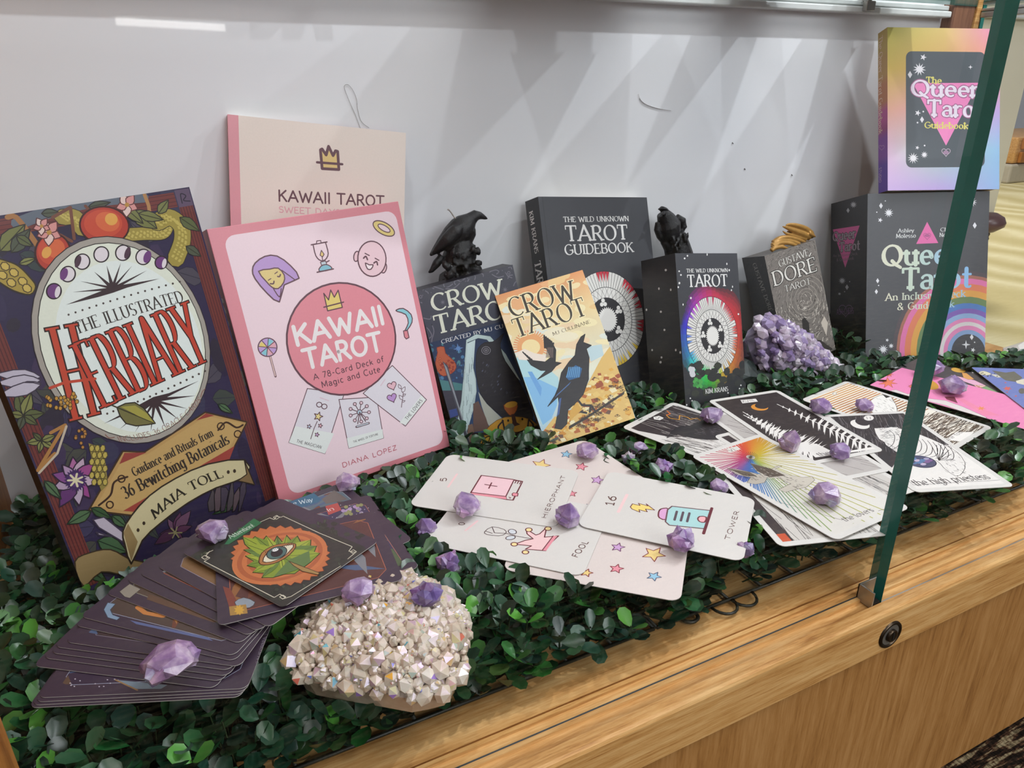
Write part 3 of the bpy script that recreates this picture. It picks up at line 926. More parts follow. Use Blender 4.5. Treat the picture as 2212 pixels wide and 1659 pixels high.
a.text('THE MAGICIAN', (838, 1203), (1042, 1256), (834, 1176), 'sans', '4a4046'); a.text('THE WHEEL OF FORTUNE', (1310, 1208), (1514, 1142), (1306, 1192), 'sans', '4a4046'); a.text('THE LOVERS', (1752, 1022), (1880, 862), (1732, 1005), 'sans', '4a4046')
for c in ((1028, 893), (1070, 908)): a.oval(c, 22, 20, None, INK, .6)
a.star((1020, 990), 38, 17, 5, 'e0cd8c', -72, 1, INK, .6)
for c, k in (((945, 1073), 'b9c6d6'), ((1037, 1066), 'dcaab4'), ((1010, 1140), 'c9a8cc')): a.star(c, 20, 9, 5, k, -72, 1, INK, .45)
a.line([(1012, 1030), (985, 1090), (958, 1175)], .5, INK)
a.line([(1035, 835), (1105, 860)], .8, 'd5bcc8'); a.line([(1535, 735), (1570, 685)], .8, 'd5bcc8')
c = (1360, 955)
for k in range(9):
    t = k * 2 * pi / 9; q = (c[0] + 78 * cos(t), c[1] + 78 * sin(t)); a.line([c, q], .5, INK, up=(k == 0)); a.oval(q, 13, 13, 'd9bcc6', INK, .5, 0, 10)
a.oval(c, 20, 20, 'a9bcca', INK, .5); a.line([(1345, 1050), c, (1410, 1030)], .6, INK); a.line([(1335, 1075), (1435, 1045)], 1.6, INK); a.line([(1338, 1073), (1432, 1046)], .8, 'b9c3cc')
def heart(a, c, s, col, edge, w=.5, rot=0):
    pts = []
    for i in range(24):
        t = 2 * pi * i / 24; x = 16 * sin(t) ** 3; y = -(13 * cos(t) - 5 * cos(2 * t) - 2 * cos(3 * t) - cos(4 * t))
        r = radians(rot); pts.append((c[0] + (x * cos(r) - y * sin(r)) * s / 16, c[1] + (x * sin(r) + y * cos(r)) * s / 16))
    if col: a.shape(pts, col, edge, w)
    else: a.line(pts, w, edge, closed=True)
heart(a, (1628, 737), 38, 'dcb0bb', INK, .55, -20); heart(a, (1628, 836), 40, 'b48bc4', INK, .55, -20)
a.line([(1690, 730), (1720, 800), (1705, 915)], .5, INK)
for p, q in (((1700, 760), (1680, 725)), ((1710, 790), (1735, 745)), ((1718, 820), (1740, 805)), ((1715, 850), (1685, 815)), ((1710, 870), (1735, 860))): a.leaf(p, q, .55, 'd8d2da', INK, None, .4)
# round badge
a.crop('D'); l, r, b = a.m((738, 330)), a.m((1665, 330)), a.m((1222, 840)); t = a.crop('C').m((1190, 1434))
cx, cy, rr = (l.x + r.x) / 2, (t.y + b.y) / 2, (r.x - l.x + t.y - b.y) / 4
a.ov((cx, cy), rr, rr, INK); a.ov((cx, cy), rr * .968, rr * .968, 'd9838f')
a.crop('D')
a.shape([(1065, -24), (1105, 30), (1122, -52), (1152, 8), (1184, -50), (1218, 92), (1097, 120)], 'dcc46c', INK, .8); a.line([(1066, 90), (1228, 48)], .9, INK)
a.text('KAWAII', (838, 405), (1568, 222), (795, 256), 'bold', 'e6dede'); a.text('TAROT', (920, 598), (1552, 440), (884, 448), 'bold', 'e6dede')
a.text('A 78-Card Deck of', (984, 692), (1560, 538), (974, 645), 'sans', INK); a.text('Magic and Cute', (1052, 755), (1532, 622), (1042, 706), 'sans', INK)
a.text('DIANA LOPEZ', (1222, 1412), (1668, 1262), (1210, 1376), 'sans', 'b9606c')
# lollipop
a.line([(622, 490), (668, 660)], 1.5, INK); a.line([(624, 494), (666, 655)], .8, 'd9b9b4')
a.oval((602, 420), 78, 76, 'b795cc', INK, .7)
for k in range(8):
    t0, t1 = k * pi / 4, (k + 1) * pi / 4
    a.poly([(602, 420)] + [(602 + 70 * cos(t0 + (t1 - t0) * i / 5), 420 + 68 * sin(t0 + (t1 - t0) * i / 5)) for i in range(6)], ['b795cc', 'd9a0ab', '7fc0cc', 'b795cc', 'dcc46c', 'b795cc', '7fc0cc', 'd9a0ab'][k], up=(k == 0))
for k in range(8): a.line([(602, 420), (602 + 72 * cos(k * pi / 4 + .1), 420 + 70 * sin(k * pi / 4 + .1))], .5, INK, up=(k == 0))
# sickle
a.shape([(1665, 112), (1720, 100), (1785, 150), (1792, 215), (1755, 275), (1735, 280), (1762, 220), (1740, 150), (1670, 125)], '86c0cb', INK, .8, 2)
a.shape([(1722, 285), (1755, 282), (1768, 340), (1745, 352), (1730, 335)], 'd5808a', INK, .7)
a.crop('C')
a.oval((1560, 1005), 98, 48, 'ddc679', INK, .8, 30); a.oval((1562, 1003), 56, 22, 'e6ccd4', INK, .7, 30)
# veiled head
a.shape([(500, 1290), (580, 1235), (680, 1232), (790, 1310), (862, 1415), (740, 1470), (700, 1610), (600, 1540), (500, 1420), (478, 1350)], 'b28fc6', INK, .9, 2)
a.shape([(528, 1358), (620, 1340), (690, 1332), (740, 1390), (735, 1450), (690, 1500), (640, 1490), (590, 1440)], 'd8c07c', INK, .8, 2)
for p in ([(662, 1378), (684, 1362)], [(608, 1432), (630, 1418)]): a.line(p, .6, INK)
for p in ([(685, 1400), (700, 1402), (708, 1385)], [(625, 1460), (650, 1460), (655, 1440)]): a.line(p, .9, INK, sm=3)
a.line([(720, 1350), (790, 1400), (830, 1430)], .7, INK, sm=3); a.line([(650, 1500), (700, 1570), (715, 1500)], .7, INK, sm=3)
# storm lantern
a.line([(962, 1140), (1092, 1116)], .9, INK); a.shape([(1005, 1132), (1008, 1108), (1040, 1104), (1044, 1124)], 'e6ccd4', INK, .6)
a.line([(978, 1142), (1000, 1230), (1040, 1270), (1080, 1260), (1102, 1210), (1080, 1122)], .8, INK, sm=3)
a.shape([(1046, 1185), (1068, 1218), (1055, 1240), (1035, 1225)], 'ddbf74', INK, .6); a.line([(1052, 1240), (1058, 1275)], .6, INK)
a.shape([(1038, 1282), (1080, 1272), (1090, 1300), (1048, 1310)], 'b9c3cc', INK, .6)
a.shape([(1028, 1358), (1040, 1318), (1080, 1302), (1118, 1315), (1128, 1342)], '7fb6c6', INK, .7, 2); a.line([(1010, 1366), (1145, 1338)], .9, INK); a.line([(1088, 1282), (1110, 1270)], .8, INK)
# laughing head
for c in ((1335, 1235), (1560, 1330)): a.oval(c, 22, 42, 'e0b8c0', INK, .8, 10)
a.oval((1462, 1255), 116, 145, 'e2bfc7', INK, .9, -4)
for p in ([(1405, 1210), (1440, 1228)], [(1488, 1250), (1520, 1268)]): a.line(p, .8, INK)
for p in ([(1393, 1250), (1412, 1235), (1425, 1262)], [(1478, 1290), (1500, 1278), (1508, 1305)]): a.line(p, 1.1, INK, sm=3)
a.shape([(1408, 1290), (1440, 1305), (1472, 1305), (1455, 1340), (1425, 1338)], 'eadadd', INK, .8, 2)
sp = side_art('kbox'); sp.local(); sp.poly([(0, 0), (1, 0), (1, 1), (0, 1)], 'c9707d')
sp.crop('D'); sp.text('KAWAII', (186, 15), (362, 700), (228, 10), 'bold', 'e3d8d6'); sp.text('TAROT', (405, 775), (545, 1370), (440, 770), 'bold', 'e3d8d6')
sp.crop('A'); sp.text('LOPEZ', (1620, 640), (1640, 690), (1670, 620), 'sans', '8a3f4c'); sp.oval((1690, 830), 20, 60, '9d86b8', INK, .6, -10)
deck_box('tarot_box', 'kbox', 'pink box with round badge and cute line drawings leaning on a cream guidebook', 'deck box', a, sp, PK, M['print'], 'c9707d')

# ---- cream guidebook behind it
a = front_art('kbook'); a.crop('C')
xs = a.m((362, 75)).x
a.local(); a.poly([(0, 0), (1, 0), (1, 1), (0, 1)], 'e2d5cb'); a.poly([(0, 0), (xs / a.w, 0), (xs / a.w, 1), (0, 1)], 'd8939d')
a.crop('C'); IK = '5b2b38'
P = [(1038, 358), (1052, 350), (1085, 400), (1105, 328), (1142, 405), (1162, 365), (1180, 370), (1190, 520), (1052, 512)]
a.shape(P, 'dcc078', IK, 2.0); a.line([(1010, 460), (1218, 476)], 1.7, IK)
a.text('KAWAII TAROT', (692, 778), (1562, 822), (688, 690), 'round', IK); a.text('SWEET DAYS', (696, 872), (1200, 898), (694, 823), 'round', 'd9a2aa')
sp = side_art('kbook'); sp.local(); sp.poly([(0, 0), (1, 0), (1, 1), (0, 1)], 'cf818d'); sp.crop('C')
sp.text('KAWAII TAROT', (288, 640), (330, 1350), (312, 640), 'round', 'e6d3d0')
bound_book('guidebook', 'kbook', 'cream guidebook with pink spine and gold crown standing behind the pink box', 'book', a, sp, 'e2d5cb', M['print'], 'cf818d')

# ---- dark blue crow box
a = front_art('cbox', step=1.2e-5)
a.local(); a.grad(lambda x, y: tuple(hexc('45454f')[i] * y + hexc('1d2a4a')[i] * (1 - y) for i in range(3)), 4, 10)
a.crop('P')
SC_ = '6c6a76'
for pts in ([(200, 640), (260, 590), (300, 500), (400, 470), (520, 500), (640, 540)], [(270, 640), (330, 660), (370, 600), (320, 560)], [(420, 590), (390, 540), (420, 510), (470, 520)],
            [(640, 420), (650, 480), (720, 490), (800, 440)], [(680, 520), (800, 520), (900, 450), (930, 400), (880, 370), (830, 400), (850, 450)], [(950, 390), (1010, 350), (1060, 330), (1080, 380), (1030, 390)],
            [(1100, 350), (1150, 290), (1200, 300), (1190, 360), (1140, 350)], [(1230, 380), (1330, 330), (1340, 270), (1290, 250), (1260, 300)], [(1400, 320), (1450, 230), (1560, 190), (1620, 220), (1580, 260)],
            [(1500, 270), (1600, 320), (1700, 300)], [(1680, 200), (1740, 240), (1780, 300), (1850, 330)], [(1850, 180), (1830, 140), (1790, 150)], [(1940, 380), (1900, 420), (1880, 470)], [(230, 760), (300, 780), (330, 720)],
            [(280, 1040), (400, 1060), (420, 1000), (360, 950)], [(310, 1180), (380, 1250), (430, 1350), (380, 1400), (350, 1350)], [(430, 1150), (470, 1280), (430, 1450), (470, 1600)], [(1780, 340), (1800, 290), (1860, 280)]):
    a.line(pts, .75, SC_, sm=4, up=False)
for c in ((235, 665), (1795, 240)): a.oval(c, 22, 24, None, SC_, .6)
for c in ((625, 760), (1730, 540)): a.star(c, 60, 16, 8, SC_)
# night picture
a.up(); a.grad(lambda x, y: tuple(hexc('3f5f8c')[i] * (1 - y) * .6 + hexc('22304f')[i] * (.4 + .6 * y) for i in range(3)), 6, 8, (0, 0, a.w, a.m((900, 1330)).y))
a.crop('O')
for k in range(90):
    x, y = -60 + RND.random() * 800, -250 + RND.random() * 700; a.ell((x, y), 10 + 40 * RND.random(), 8 + 20 * RND.random(), RND.choice(['34557f', '2d4a74', '4a78a0', '3d6f84', '2a3f66', '4c8088']), RND.random() * 180, 7, up=(k % 30 == 0))
a.poly([(340, 250), (760, 330), (700, 430), (420, 420)], '4a7d80'); a.poly([(420, 415), (760, 410), (700, 720), (560, 960), (500, 700)], '3c3a46'); a.poly([(520, 690), (640, 660), (650, 760), (540, 800)], '3f4f8a'); a.poly([(560, 800), (660, 780), (620, 1000)], '525a80')
a.crop('P'); a.star((900, 1580), 95, 24, 4, '5f86bd', 80); a.star((900, 1580), 60, 20, 4, '5f86bd', 35)
a.text('CROW', (452, 925), (1690, 632), (440, 625), 'thick', 'd9dccb'); a.text('TAROT', (520, 1332), (1990, 960), (462, 1010), 'thick', 'd9dccb')
a.text('CREATED BY MJ CULLINANE', (606, 1495), (2150, 1095), (596, 1428), 'thick', 'd3d2d2')
a.crop('O')
# veil and crow
a.shape([(780, -260), (930, -320), (1050, -300), (1180, -160), (1380, 140), (1540, 300), (1320, -100), (1100, -350), (900, -380), (760, -300), (740, 0), (690, 560), (600, 1010), (660, 1200), (715, 1170), (800, 900), (870, 600), (910, 430), (900, 250), (820, -100)], 'b9cdcc', '3c4a58', .4)
a.poly([(780, -250), (890, -300), (860, 100), (900, 420), (880, 620), (790, 930), (720, 850), (740, 400)], 'c5d9da')
a.poly([(930, 430), (1050, 600), (1270, 810), (1190, 870), (1100, 940), (1060, 870), (980, 640)], 'b7b9ae')
for k in range(34):
    x = 700 + RND.random() * 180; y = -200 + RND.random() * 1000; a.line([(x, y), (x + RND.uniform(-18, 18), y + 60 + RND.random() * 90)], .22, RND.choice(['5a6c7a', '8fb0b8', '3c4c58']), up=(k == 0))
a.poly([(860, 600), (930, 560), (1040, 800), (1080, 930), (1000, 980), (860, 1000)], '6e5650'); a.poly([(790, 900), (850, 880), (890, 1100), (800, 1330), (640, 1230), (760, 1180)], '85695a')
a.shape([(900, -40), (930, -180), (1020, -260), (1130, -270), (1220, -330), (1290, -390), (1240, -250), (1250, -160), (1310, 0), (1450, 200), (1600, 480), (1700, 760), (1650, 880), (1450, 880), (1290, 800), (1080, 620), (960, 450), (905, 200)], '2b2930', '18161c', .5, 2)
for k in range(46):
    x = 980 + RND.random() * 480; y = -60 + RND.random() * 560
    if x - 900 < 120 + (y + 60) * .9: a.ell((x, y), 20, 9, RND.choice(['3a3842', '45434e', '565a70', '34323a']), -60, 7, up=(k == 0))
for c, r_ in (((1040, -150), 60), ((1040, -150), 34), ((1040, -150), 12)): a.oval(c, r_, r_ * .9, None, '8a8690', .5)
# pomegranate and sword
a.shape([(330, 20), (360, -120), (350, -190), (450, -200), (470, -110), (590, 0), (620, 90), (560, 170), (440, 210), (360, 140)], 'b25a3c', '8a3626', .5, 2)
for k in range(26): a.oval((370 + RND.random() * 210, -40 + RND.random() * 190), 16, 14, RND.choice(['a03c2e', '8a3028', 'c06a44']), '70241e', .2, 0, 6)
a.poly([(430, 0), (500, 60), (860, 1330), (780, 1200)], '4a4a55'); a.poly([(440, 20), (490, 90), (820, 1140), (780, 1060)], '8f959c')
a.line([(640, 1220), (800, 1160), (920, 1110)], 1.6, '3a3436'); a.poly([(770, 1150), (860, 1140), (880, 1360), (820, 1340)], '3b3640')
# gold disc, chalice and five-pointed star
a.shape([(860, 1420), (940, 1120), (1100, 900), (1300, 790), (1560, 790), (1750, 880), (1800, 1100), (1600, 1300), (1100, 1420)], 'c99436', '7a541c', .5, 2)
a.poly([(1020, 990), (1760, 985), (1790, 1100), (980, 1060)], 'c08a30'); a.line([(850, 1022), (1200, 1025), (1780, 1000)], 2.2, '2c2126')
a.shape([(1285, 620), (1400, 560), (1480, 590), (1470, 690), (1400, 770), (1330, 720)], 'b5622e', '5a2a18', .5, 2); a.ell((1390, 610), 90, 42, 'd09a34', -12)
a.poly([(1390, 750), (1440, 740), (1470, 860), (1520, 890), (1400, 930), (1410, 850)], '4a2a22')
for p in ([(1270, 830), (1300, 960)], [(1280, 840), (1210, 920), (1230, 990)], [(1640, 820), (1620, 960)], [(1640, 820), (1700, 890), (1690, 950)]): a.line(p, 1.4, '2c2126', sm=3)
a.oval((1098, 1172), 112, 118, 'c9a640', '2c2418', 1.0)
P5 = [(1098 + 106 * cos(radians(-90 + 144 * i)), 1172 + 112 * sin(radians(-90 + 144 * i))) for i in range(6)]
a.line(P5, .8, '2c2418', round_=False)
for c in ((1350, 835), (1550, 815)): a.ell(c, 14, 18, '2c2418')
sp = side_art('cbox'); sp.local(); sp.poly([(0, 0), (1, 0), (1, 1), (0, 1)], '1c1a22'); sp.poly([(.2, .1), (.8, .1), (.8, .45), (.2, .45)], '4a3230'); sp.poly([(.4, .3), (.7, .3), (.7, .5), (.4, .5)], '7a2a2c')
deck_box('tarot_box', 'cbox', 'dark blue crow box with scrollwork and pale serif title, between pink box and orange book', 'deck box', a, sp, '201e28', M['print'])

# ---- orange crow guidebook
a = front_art('cbook')
def sky(x, y):
    if y > .75: t = (y - .75) * 4; c0, c1 = hexc('e6cf9a'), hexc('d8935f')
    elif y > .35: t = (y - .35) / .4; c0, c1 = hexc('d9dccb'), hexc('e6cf9a')
    else: t = y / .35; c0, c1 = hexc('7fb2d2'), hexc('d9dccb')
    w = 1 + .06 * sin(9 * x + 5 * y)
    return tuple((c0[i] * (1 - t) + c1[i] * t) * w for i in range(3))
a.grad(sky, 8, 16)
a.crop('GG')
for k in range(70):
    x, y = 780 + RND.random() * 1000, -300 + RND.random() * 900
    hi = y < 60
    a.ell((x, y), 40 + 80 * RND.random(), 22 + 26 * RND.random(), RND.choice(['e3bf86', 'dfa877', 'e9d6a6', 'd99a6a'] if hi else ['e6ddc0', 'e9dcae', 'd6dcd0', 'e4c9a4']), RND.random() * 40 - 30, 10, up=(k % 24 == 0))
a.poly([(890, 560), (960, 470), (1080, 500), (1180, 600), (1300, 700), (1330, 860), (1240, 1080), (1160, 1150), (1080, 1000), (1000, 760)], 'a9cfd6'); a.poly([(980, 700), (1080, 700), (1290, 800), (1290, 960), (1240, 1080), (1160, 1140)], '7fb4dc'); a.poly([(1020, 650), (1060, 650), (1150, 800), (1140, 880)], '6a9fd4')
a.poly([(1560, 420), (1700, 400), (1720, 500), (1600, 560)], 'b9cfd4')
for k in range(26):
    t = radians(-200 + k * 9); a.line([(1050 + 100 * cos(t), 420 + 100 * sin(t)), (1050 + 160 * cos(t), 420 + 150 * sin(t))], .9, 'd98f62', up=(k == 0))
a.ell((1050, 425), 125, 125, 'dfa06a'); a.ell((1050, 425), 85, 72, 'ead6a0'); a.poly([(910, 480), (990, 440), (1080, 480), (1200, 500), (1180, 560), (940, 540)], 'e6d9cc')
# mosaic
a.poly([(1540, 820), (1700, 520), (1790, 400), (2010, 1080), (1200, 1400), (1160, 1200), (1270, 1060), (1400, 1100)], 'd9b46a')
for k in range(240):
    u_, v_ = RND.random(), RND.random(); x = 1180 + u_ * 820; y = 1330 - u_ * 250 - v_ * (120 + u_ * 640)
    s = 16 + 26 * RND.random(); r = RND.random() * 3
    a.poly([(x + s * cos(r + i * pi / 2), y + s * .7 * sin(r + i * pi / 2)) for i in range(4)], RND.choice(['c9882f', 'e0bf72', 'b0622e', 'e8dcb4', 'd8a548', '9a4a2a', 'e6cf8c', '6a4a3a']), up=(k % 40 == 0))
for k in range(60):
    u_, v_ = RND.random(), RND.random(); x = 1480 + u_ * 500; y = 1180 - u_ * 160 - v_ * (60 + u_ * 480)
    a.line([(x - 26, y + 8), (x, y - 10), (x + 26, y + 6), (x, y + 14), (x - 26, y + 8)], .3, '4a3428', up=(k == 0)); a.ell((x, y), 6, 6, '3a2a22', n=6, up=False)
CB = '2a282c'
a.shape([(1400, 1150), (1560, 1060), (1910, 830), (1905, 858), (1560, 1085), (1400, 1180)], '2e2622')
# flying crow
a.shape([(1015, 540), (1180, 560), (1230, 520), (1175, 400), (1170, 320), (1240, 370), (1280, 450), (1275, 560), (1330, 570), (1280, 600), (1240, 650), (1170, 690), (1110, 722), (1190, 640), (1140, 640), (1050, 590)], CB, '151316', .4)
for i in range(6):
    a.line([(1178 + i * 14, 430), (1172 + i * 17, 318 + i * 14)], 1.3, CB, up=(i == 0)); a.line([(1060 + i * 10, 560 + i * 12), (975 + i * 20, 470 + i * 16)], 1.0, CB, up=False)
for k in range(7): a.line([(1190 + k * 10, 520), (1205 + k * 8, 430)], .5, '6a5a56', up=(k == 0))
# calling crow
a.shape([(1330, 660), (1400, 560), (1455, 500), (1470, 400), (1510, 330), (1548, 305), (1530, 380), (1606, 408), (1560, 440), (1585, 520), (1580, 640), (1580, 720), (1530, 860), (1480, 920), (1390, 1000), (1380, 1130), (1330, 1180), (1270, 1170), (1310, 960), (1300, 880), (1205, 970), (1270, 870), (1300, 800)], CB, '131216', .5)
a.poly([(1390, 650), (1460, 590), (1520, 620), (1500, 700), (1400, 730), (1370, 700)], '2f5f8e')
for k in range(7): a.line([(1400 + k * 16, 610), (1380 + k * 18, 700)], .8, '5f96c4', up=(k == 0))
a.poly([(1290, 860), (1420, 740), (1400, 770), (1270, 890)], '4a6a9a'); a.poly([(1310, 900), (1330, 890), (1310, 1040), (1290, 1060)], '3f5a92')
for p in ([(1490, 920), (1520, 960), (1600, 960), (1640, 1010)], [(1450, 950), (1470, 1010), (1560, 1030)], [(1600, 960), (1590, 1020)]): a.line(p, 1.6, CB)
a.poly([(1410, 1010), (1470, 930), (1520, 1000), (1400, 1110)], 'cfa04a')
a.crop('F')
for g, c in ((.1, 'eee0b4'), (0, '3b342c')):
    a.text('CROW', (960, 1130), (1555, 955), (935, 955), 'serif', c, g); a.text('TAROT', (1010, 1318), (1660, 1105), (968, 1150), 'serif', c, g)
a.text('MJ CULLINANE', (1340, 1298), (1682, 1182), (1332, 1268), 'serif', '5a4a3a')
sp = side_art('cbook'); sp.local(); sp.poly([(0, 0), (1, 0), (1, 1), (0, 1)], '19181c')
bound_book('guidebook', 'cbook', 'orange crow guidebook tilted in front of the dark blue crow box', 'book', a, sp, 'd9a56c', M['print'], '19181c')
# ---- charcoal guidebook and box with spoked oval emblem
CH, WH = '3c3d43', 'dcdad8'
def emblem(a, c, rx, ry, colfn, n=72):
    """white oval of radiating spokes, a fine net and a dark wreath"""
    ex = a.m((c[0] + rx, c[1])); ce = a.m(c); ey = a.m((c[0], c[1] - ry))
    R1, R2 = (ex - ce).length, (ey - ce).length
    a.ov(ce, R1 * 1.015, R2 * 1.012, '26242a'); a.ov(ce, R1, R2, 'e0ddd8')
    a.up()
    for k in range(n):      # coloured outer ends of the spokes
        t = 2 * pi * (k + .5) / n; col = colfn(t)
        if col is None: continue
        d = .5 * 2 * pi / n
        r0 = .78
        a.raw([ce + Vector((R1 * r0 * cos(t), R2 * r0 * sin(t))), ce + Vector((R1 * cos(t - d), R2 * sin(t - d))), ce + Vector((R1 * cos(t + d), R2 * sin(t + d)))], col)
    a.up()
    for k in range(n):
        t = 2 * pi * k / n; p0 = ce + Vector((R1 * .66 * cos(t), R2 * .66 * sin(t))); p1 = ce + Vector((R1 * cos(t), R2 * sin(t)))
        for q in strip_polys([p0, p1], lambda d: .00042): a.raw(q, '232126')
    a.ov(ce, R1 * .67, R2 * .68, '2a282c'); a.ov(ce, R1 * .655, R2 * .668, 'dedbd6')
    a.up()
    for k in range(30):
        for s in (1, -1):
            t = 2 * pi * k / 30
            P = [ce + Vector((R1 * r * cos(t + s * .9 * (r - .36)), R2 * r * sin(t + s * .9 * (r - .36)))) for r in (.36, .46, .56, .66)]
            for q in strip_polys(P, lambda d: .0003): a.raw(q, '38363a')
    a.ov(ce, R1 * .47, R2 * .46, '2a292d'); a.star_m(ce, R1 * .27, R2 * .27, 30, 'e0ddd8')
    for k in range(5):
        t = 2 * pi * k / 5 + .5; q = ce + Vector((R1 * .37 * cos(t), R2 * .36 * sin(t)))
        for dx, dy in ((0, .05), (-.045, -.03), (.045, -.03)): a.ov(q + Vector((R1 * dx, R2 * dy)), R1 * .05, R2 * .045, 'dedbd6', n=10, up=(dx == 0))
def _star_m(self, c, rx, ry, n, col):
    self.up()
    self.raw([c + Vector((rx * (1 if i % 2 else .8) * cos(pi * i / n), ry * (1 if i % 2 else .82) * sin(pi * i / n))) for i in range(2 * n)], col)
Art.star_m = _star_m
import colorsys
def hsv(h, s, v): return colorsys.hsv_to_rgb(h % 1, s, v)
def lin3(c): return tuple(lin1(x) for x in c)

a = front_art('wbook'); a.local(); a.poly([(0, 0), (1, 0), (1, 1), (0, 1)], CH); a.line([(.035, 0), (.035, 1)], .35, '222328')
a.crop('F')
a.text('THE WILD UNKNOWN', (1436, 254), (2034, 244), (1434, 206), 'thick', WH); a.text('TAROT', (1462, 432), (2030, 414), (1458, 290), 'thick', WH); a.text('GUIDEBOOK', (1450, 556), (2078, 528), (1448, 462), 'thick', WH)
emblem(a, (1840, 1150), 330, 440, lambda t: None if RND.random() < .25 else (lin3(hsv(.98, .75, .75)) if sin(t) > -.35 and cos(t) > -.2 and RND.random() < .75 else (lin3(hsv(.13, .7, .85)) if sin(t) < -.5 and RND.random() < .6 else None)))
a.crop('GG'); a.text('KIM KRANS', (1600, 846), (2006, 832), (1600, 800), 'thick', WH)
sp = side_art('wbook'); sp.local(); sp.poly([(0, 0), (1, 0), (1, 1), (0, 1)], '1b1b20'); sp.crop('F')
sp.text('KIM KRANS', (1118, 165), (1172, 545), (1152, 155), 'thick', WH); sp.text('TAROT', (1166, 625), (1216, 980), (1222, 615), 'thick', WH)
bound_book('guidebook', 'wbook', 'charcoal grey tarot guidebook with white serif title, leaning on the back wall', 'book', a, sp, CH, M['matte_print'], '1b1b20')

a = front_art('wbox')
a.grad(lambda x, y: tuple(hexc('3c3d43')[i] * y + hexc('26272b')[i] * (1 - y) for i in range(3)), 3, 4)  # grey sheen put into the board colour, paler towards the top
a.crop('H')
# watercolour rainbow bleeding round the emblem
def ring_hue(t):        # t in the picture, y down; crimson on top, red right, orange and green below, blue left
    cw = (math.degrees(t) + 90) % 360
    key = [(0, .96), (45, .985), (90, 1.01), (130, 1.07), (160, 1.13), (185, 1.33), (215, 1.42), (245, 1.56), (275, 1.63), (305, 1.76), (335, 1.88), (360, 1.96)]
    for (a0, h0), (a1, h1) in zip(key, key[1:]):
        if a0 <= cw <= a1: return (h0 + (h1 - h0) * (cw - a0) / (a1 - a0)) % 1
    return 0
ce = (805, 1300)
for rr, al in ((1.34, .22), (1.27, .42), (1.2, .65), (1.13, .85), (1.07, 1.0)):
    a.up()
    for k in range(48):
        t = 2 * pi * k / 48
        c = lin3(hsv(ring_hue(t), .74, .72)); b = hexc('2b2c31')
        j = 1 + .05 * sin(5 * t + rr * 9) + .03 * RND.random()
        col = tuple(b[i] * (1 - al) + c[i] * al for i in range(3))
        d = 2 * pi / 96 * 1.5
        P = [ce] + [(ce[0] + 228 * rr * j * cos(t + s), ce[1] + 360 * rr * j * sin(t + s) * (.96 if sin(t) < 0 else 1.02)) for s in (-d, 0, d)]
        # image y grows downward: top = -90 deg
        a.raw([a.m(p) for p in P], col)
emblem(a, ce, 226, 358, lambda t: None if RND.random() < .5 else lin3(hsv(ring_hue(-t), .6, .8)), 80)
a.text('THE WILD UNKNOWN', (566, 718), (944, 712), (562, 684), 'thick', WH); a.text('TAROT', (578, 852), (944, 842), (572, 742), 'thick', WH)
for c in ((548, 588), (574, 564), (755, 552), (936, 638), (498, 706), (514, 740), (500, 815), (490, 852), (988, 848), (978, 880), (605, 952), (534, 1012), (1042, 1100), (498, 1210), (958, 696)):
    a.ell(c, 5 + RND.random() * 4, 8 + RND.random() * 4, WH, n=8)
for k in range(40): a.ell((560 + RND.random() * 540, 1560 + RND.random() * 300), 30, 40, RND.choice(['2a2c2c', '303331', '252729', '34382f']), RND.random() * 90, 7, up=(k % 20 == 0))
for k in range(8): a.ell((600 + RND.random() * 30, 1600 + RND.random() * 60), 24, 26, 'c9c9cc', n=7, up=(k == 0))
a.crop('N')
for k in range(14): a.ell((840 + RND.random() * 90, -60 + RND.random() * 90), 20, 22, RND.choice(['4aa04c', '3c8c44']), n=7, up=(k == 0))
for c in ((795, 160), (815, 190), (755, 235), (1370, 12), (1355, 50), (1225, 98)): a.ell(c, 8, 10, WH, n=7)
a.crop('N'); a.text('KIM KRANS', (970, 108), (1226, 76), (966, 58), 'thick', WH)
sp = side_art('wbox'); sp.local(); sp.poly([(0, 0), (1, 0), (1, 1), (0, 1)], '1c1c20'); sp.crop('H')
for c in ((375, 695), (312, 866), (421, 876), (330, 1078), (363, 1245), (198, 1060), (467, 1430), (508, 1452), (336, 1498), (327, 1542), (250, 1430)): sp.ell(c, 7 + RND.random() * 4, 10 + RND.random() * 3, WH, n=8)
sp.ell((190, 1300), 80, 95, '151518'); sp.line([(150, 1180), (150, 1860)], .3, '111114')
deck_box('tarot_box', 'wbox', 'black tarot box with rainbow ringed oval emblem and white star specks', 'deck box', a, sp, '1c1c20', M['matte_print'])

# ---- grey engraved box
a = front_art('dore'); a.local(); a.poly([(0, 0), (1, 0), (1, 1), (0, 1)], '77706a')
for k in range(950):
    x, y = RND.random(), RND.random(); l = .02 + .05 * RND.random()
    dens = y < .55
    cx_, cy_ = x - .55, y - .5; t = atan2(cy_, cx_) + pi / 2 + RND.uniform(-.5, .5)
    col = RND.choice(['c9c0b4', 'b3a99d', 'd6cec2', '4a4440', '2e2a28', '5a534d']) if dens else RND.choice(['8a837c', '6a635e', '5a5450', '938b84', '4f4945'])
    a.line([(x, y), (x + l * cos(t) * .5, y + l * .4 * sin(t) + .006), (x + l * cos(t), y + l * .5 * sin(t))], .32 + .3 * RND.random(), col, up=(k % 120 == 0), round_=False)
for r in (.1, .16, .22, .3, .38): a.line([(.62 + r * cos(t_ * .3), .54 + r * .5 * sin(t_ * .3)) for t_ in range(22)], .3, 'b9b0a4', round_=False)
a.crop('H')
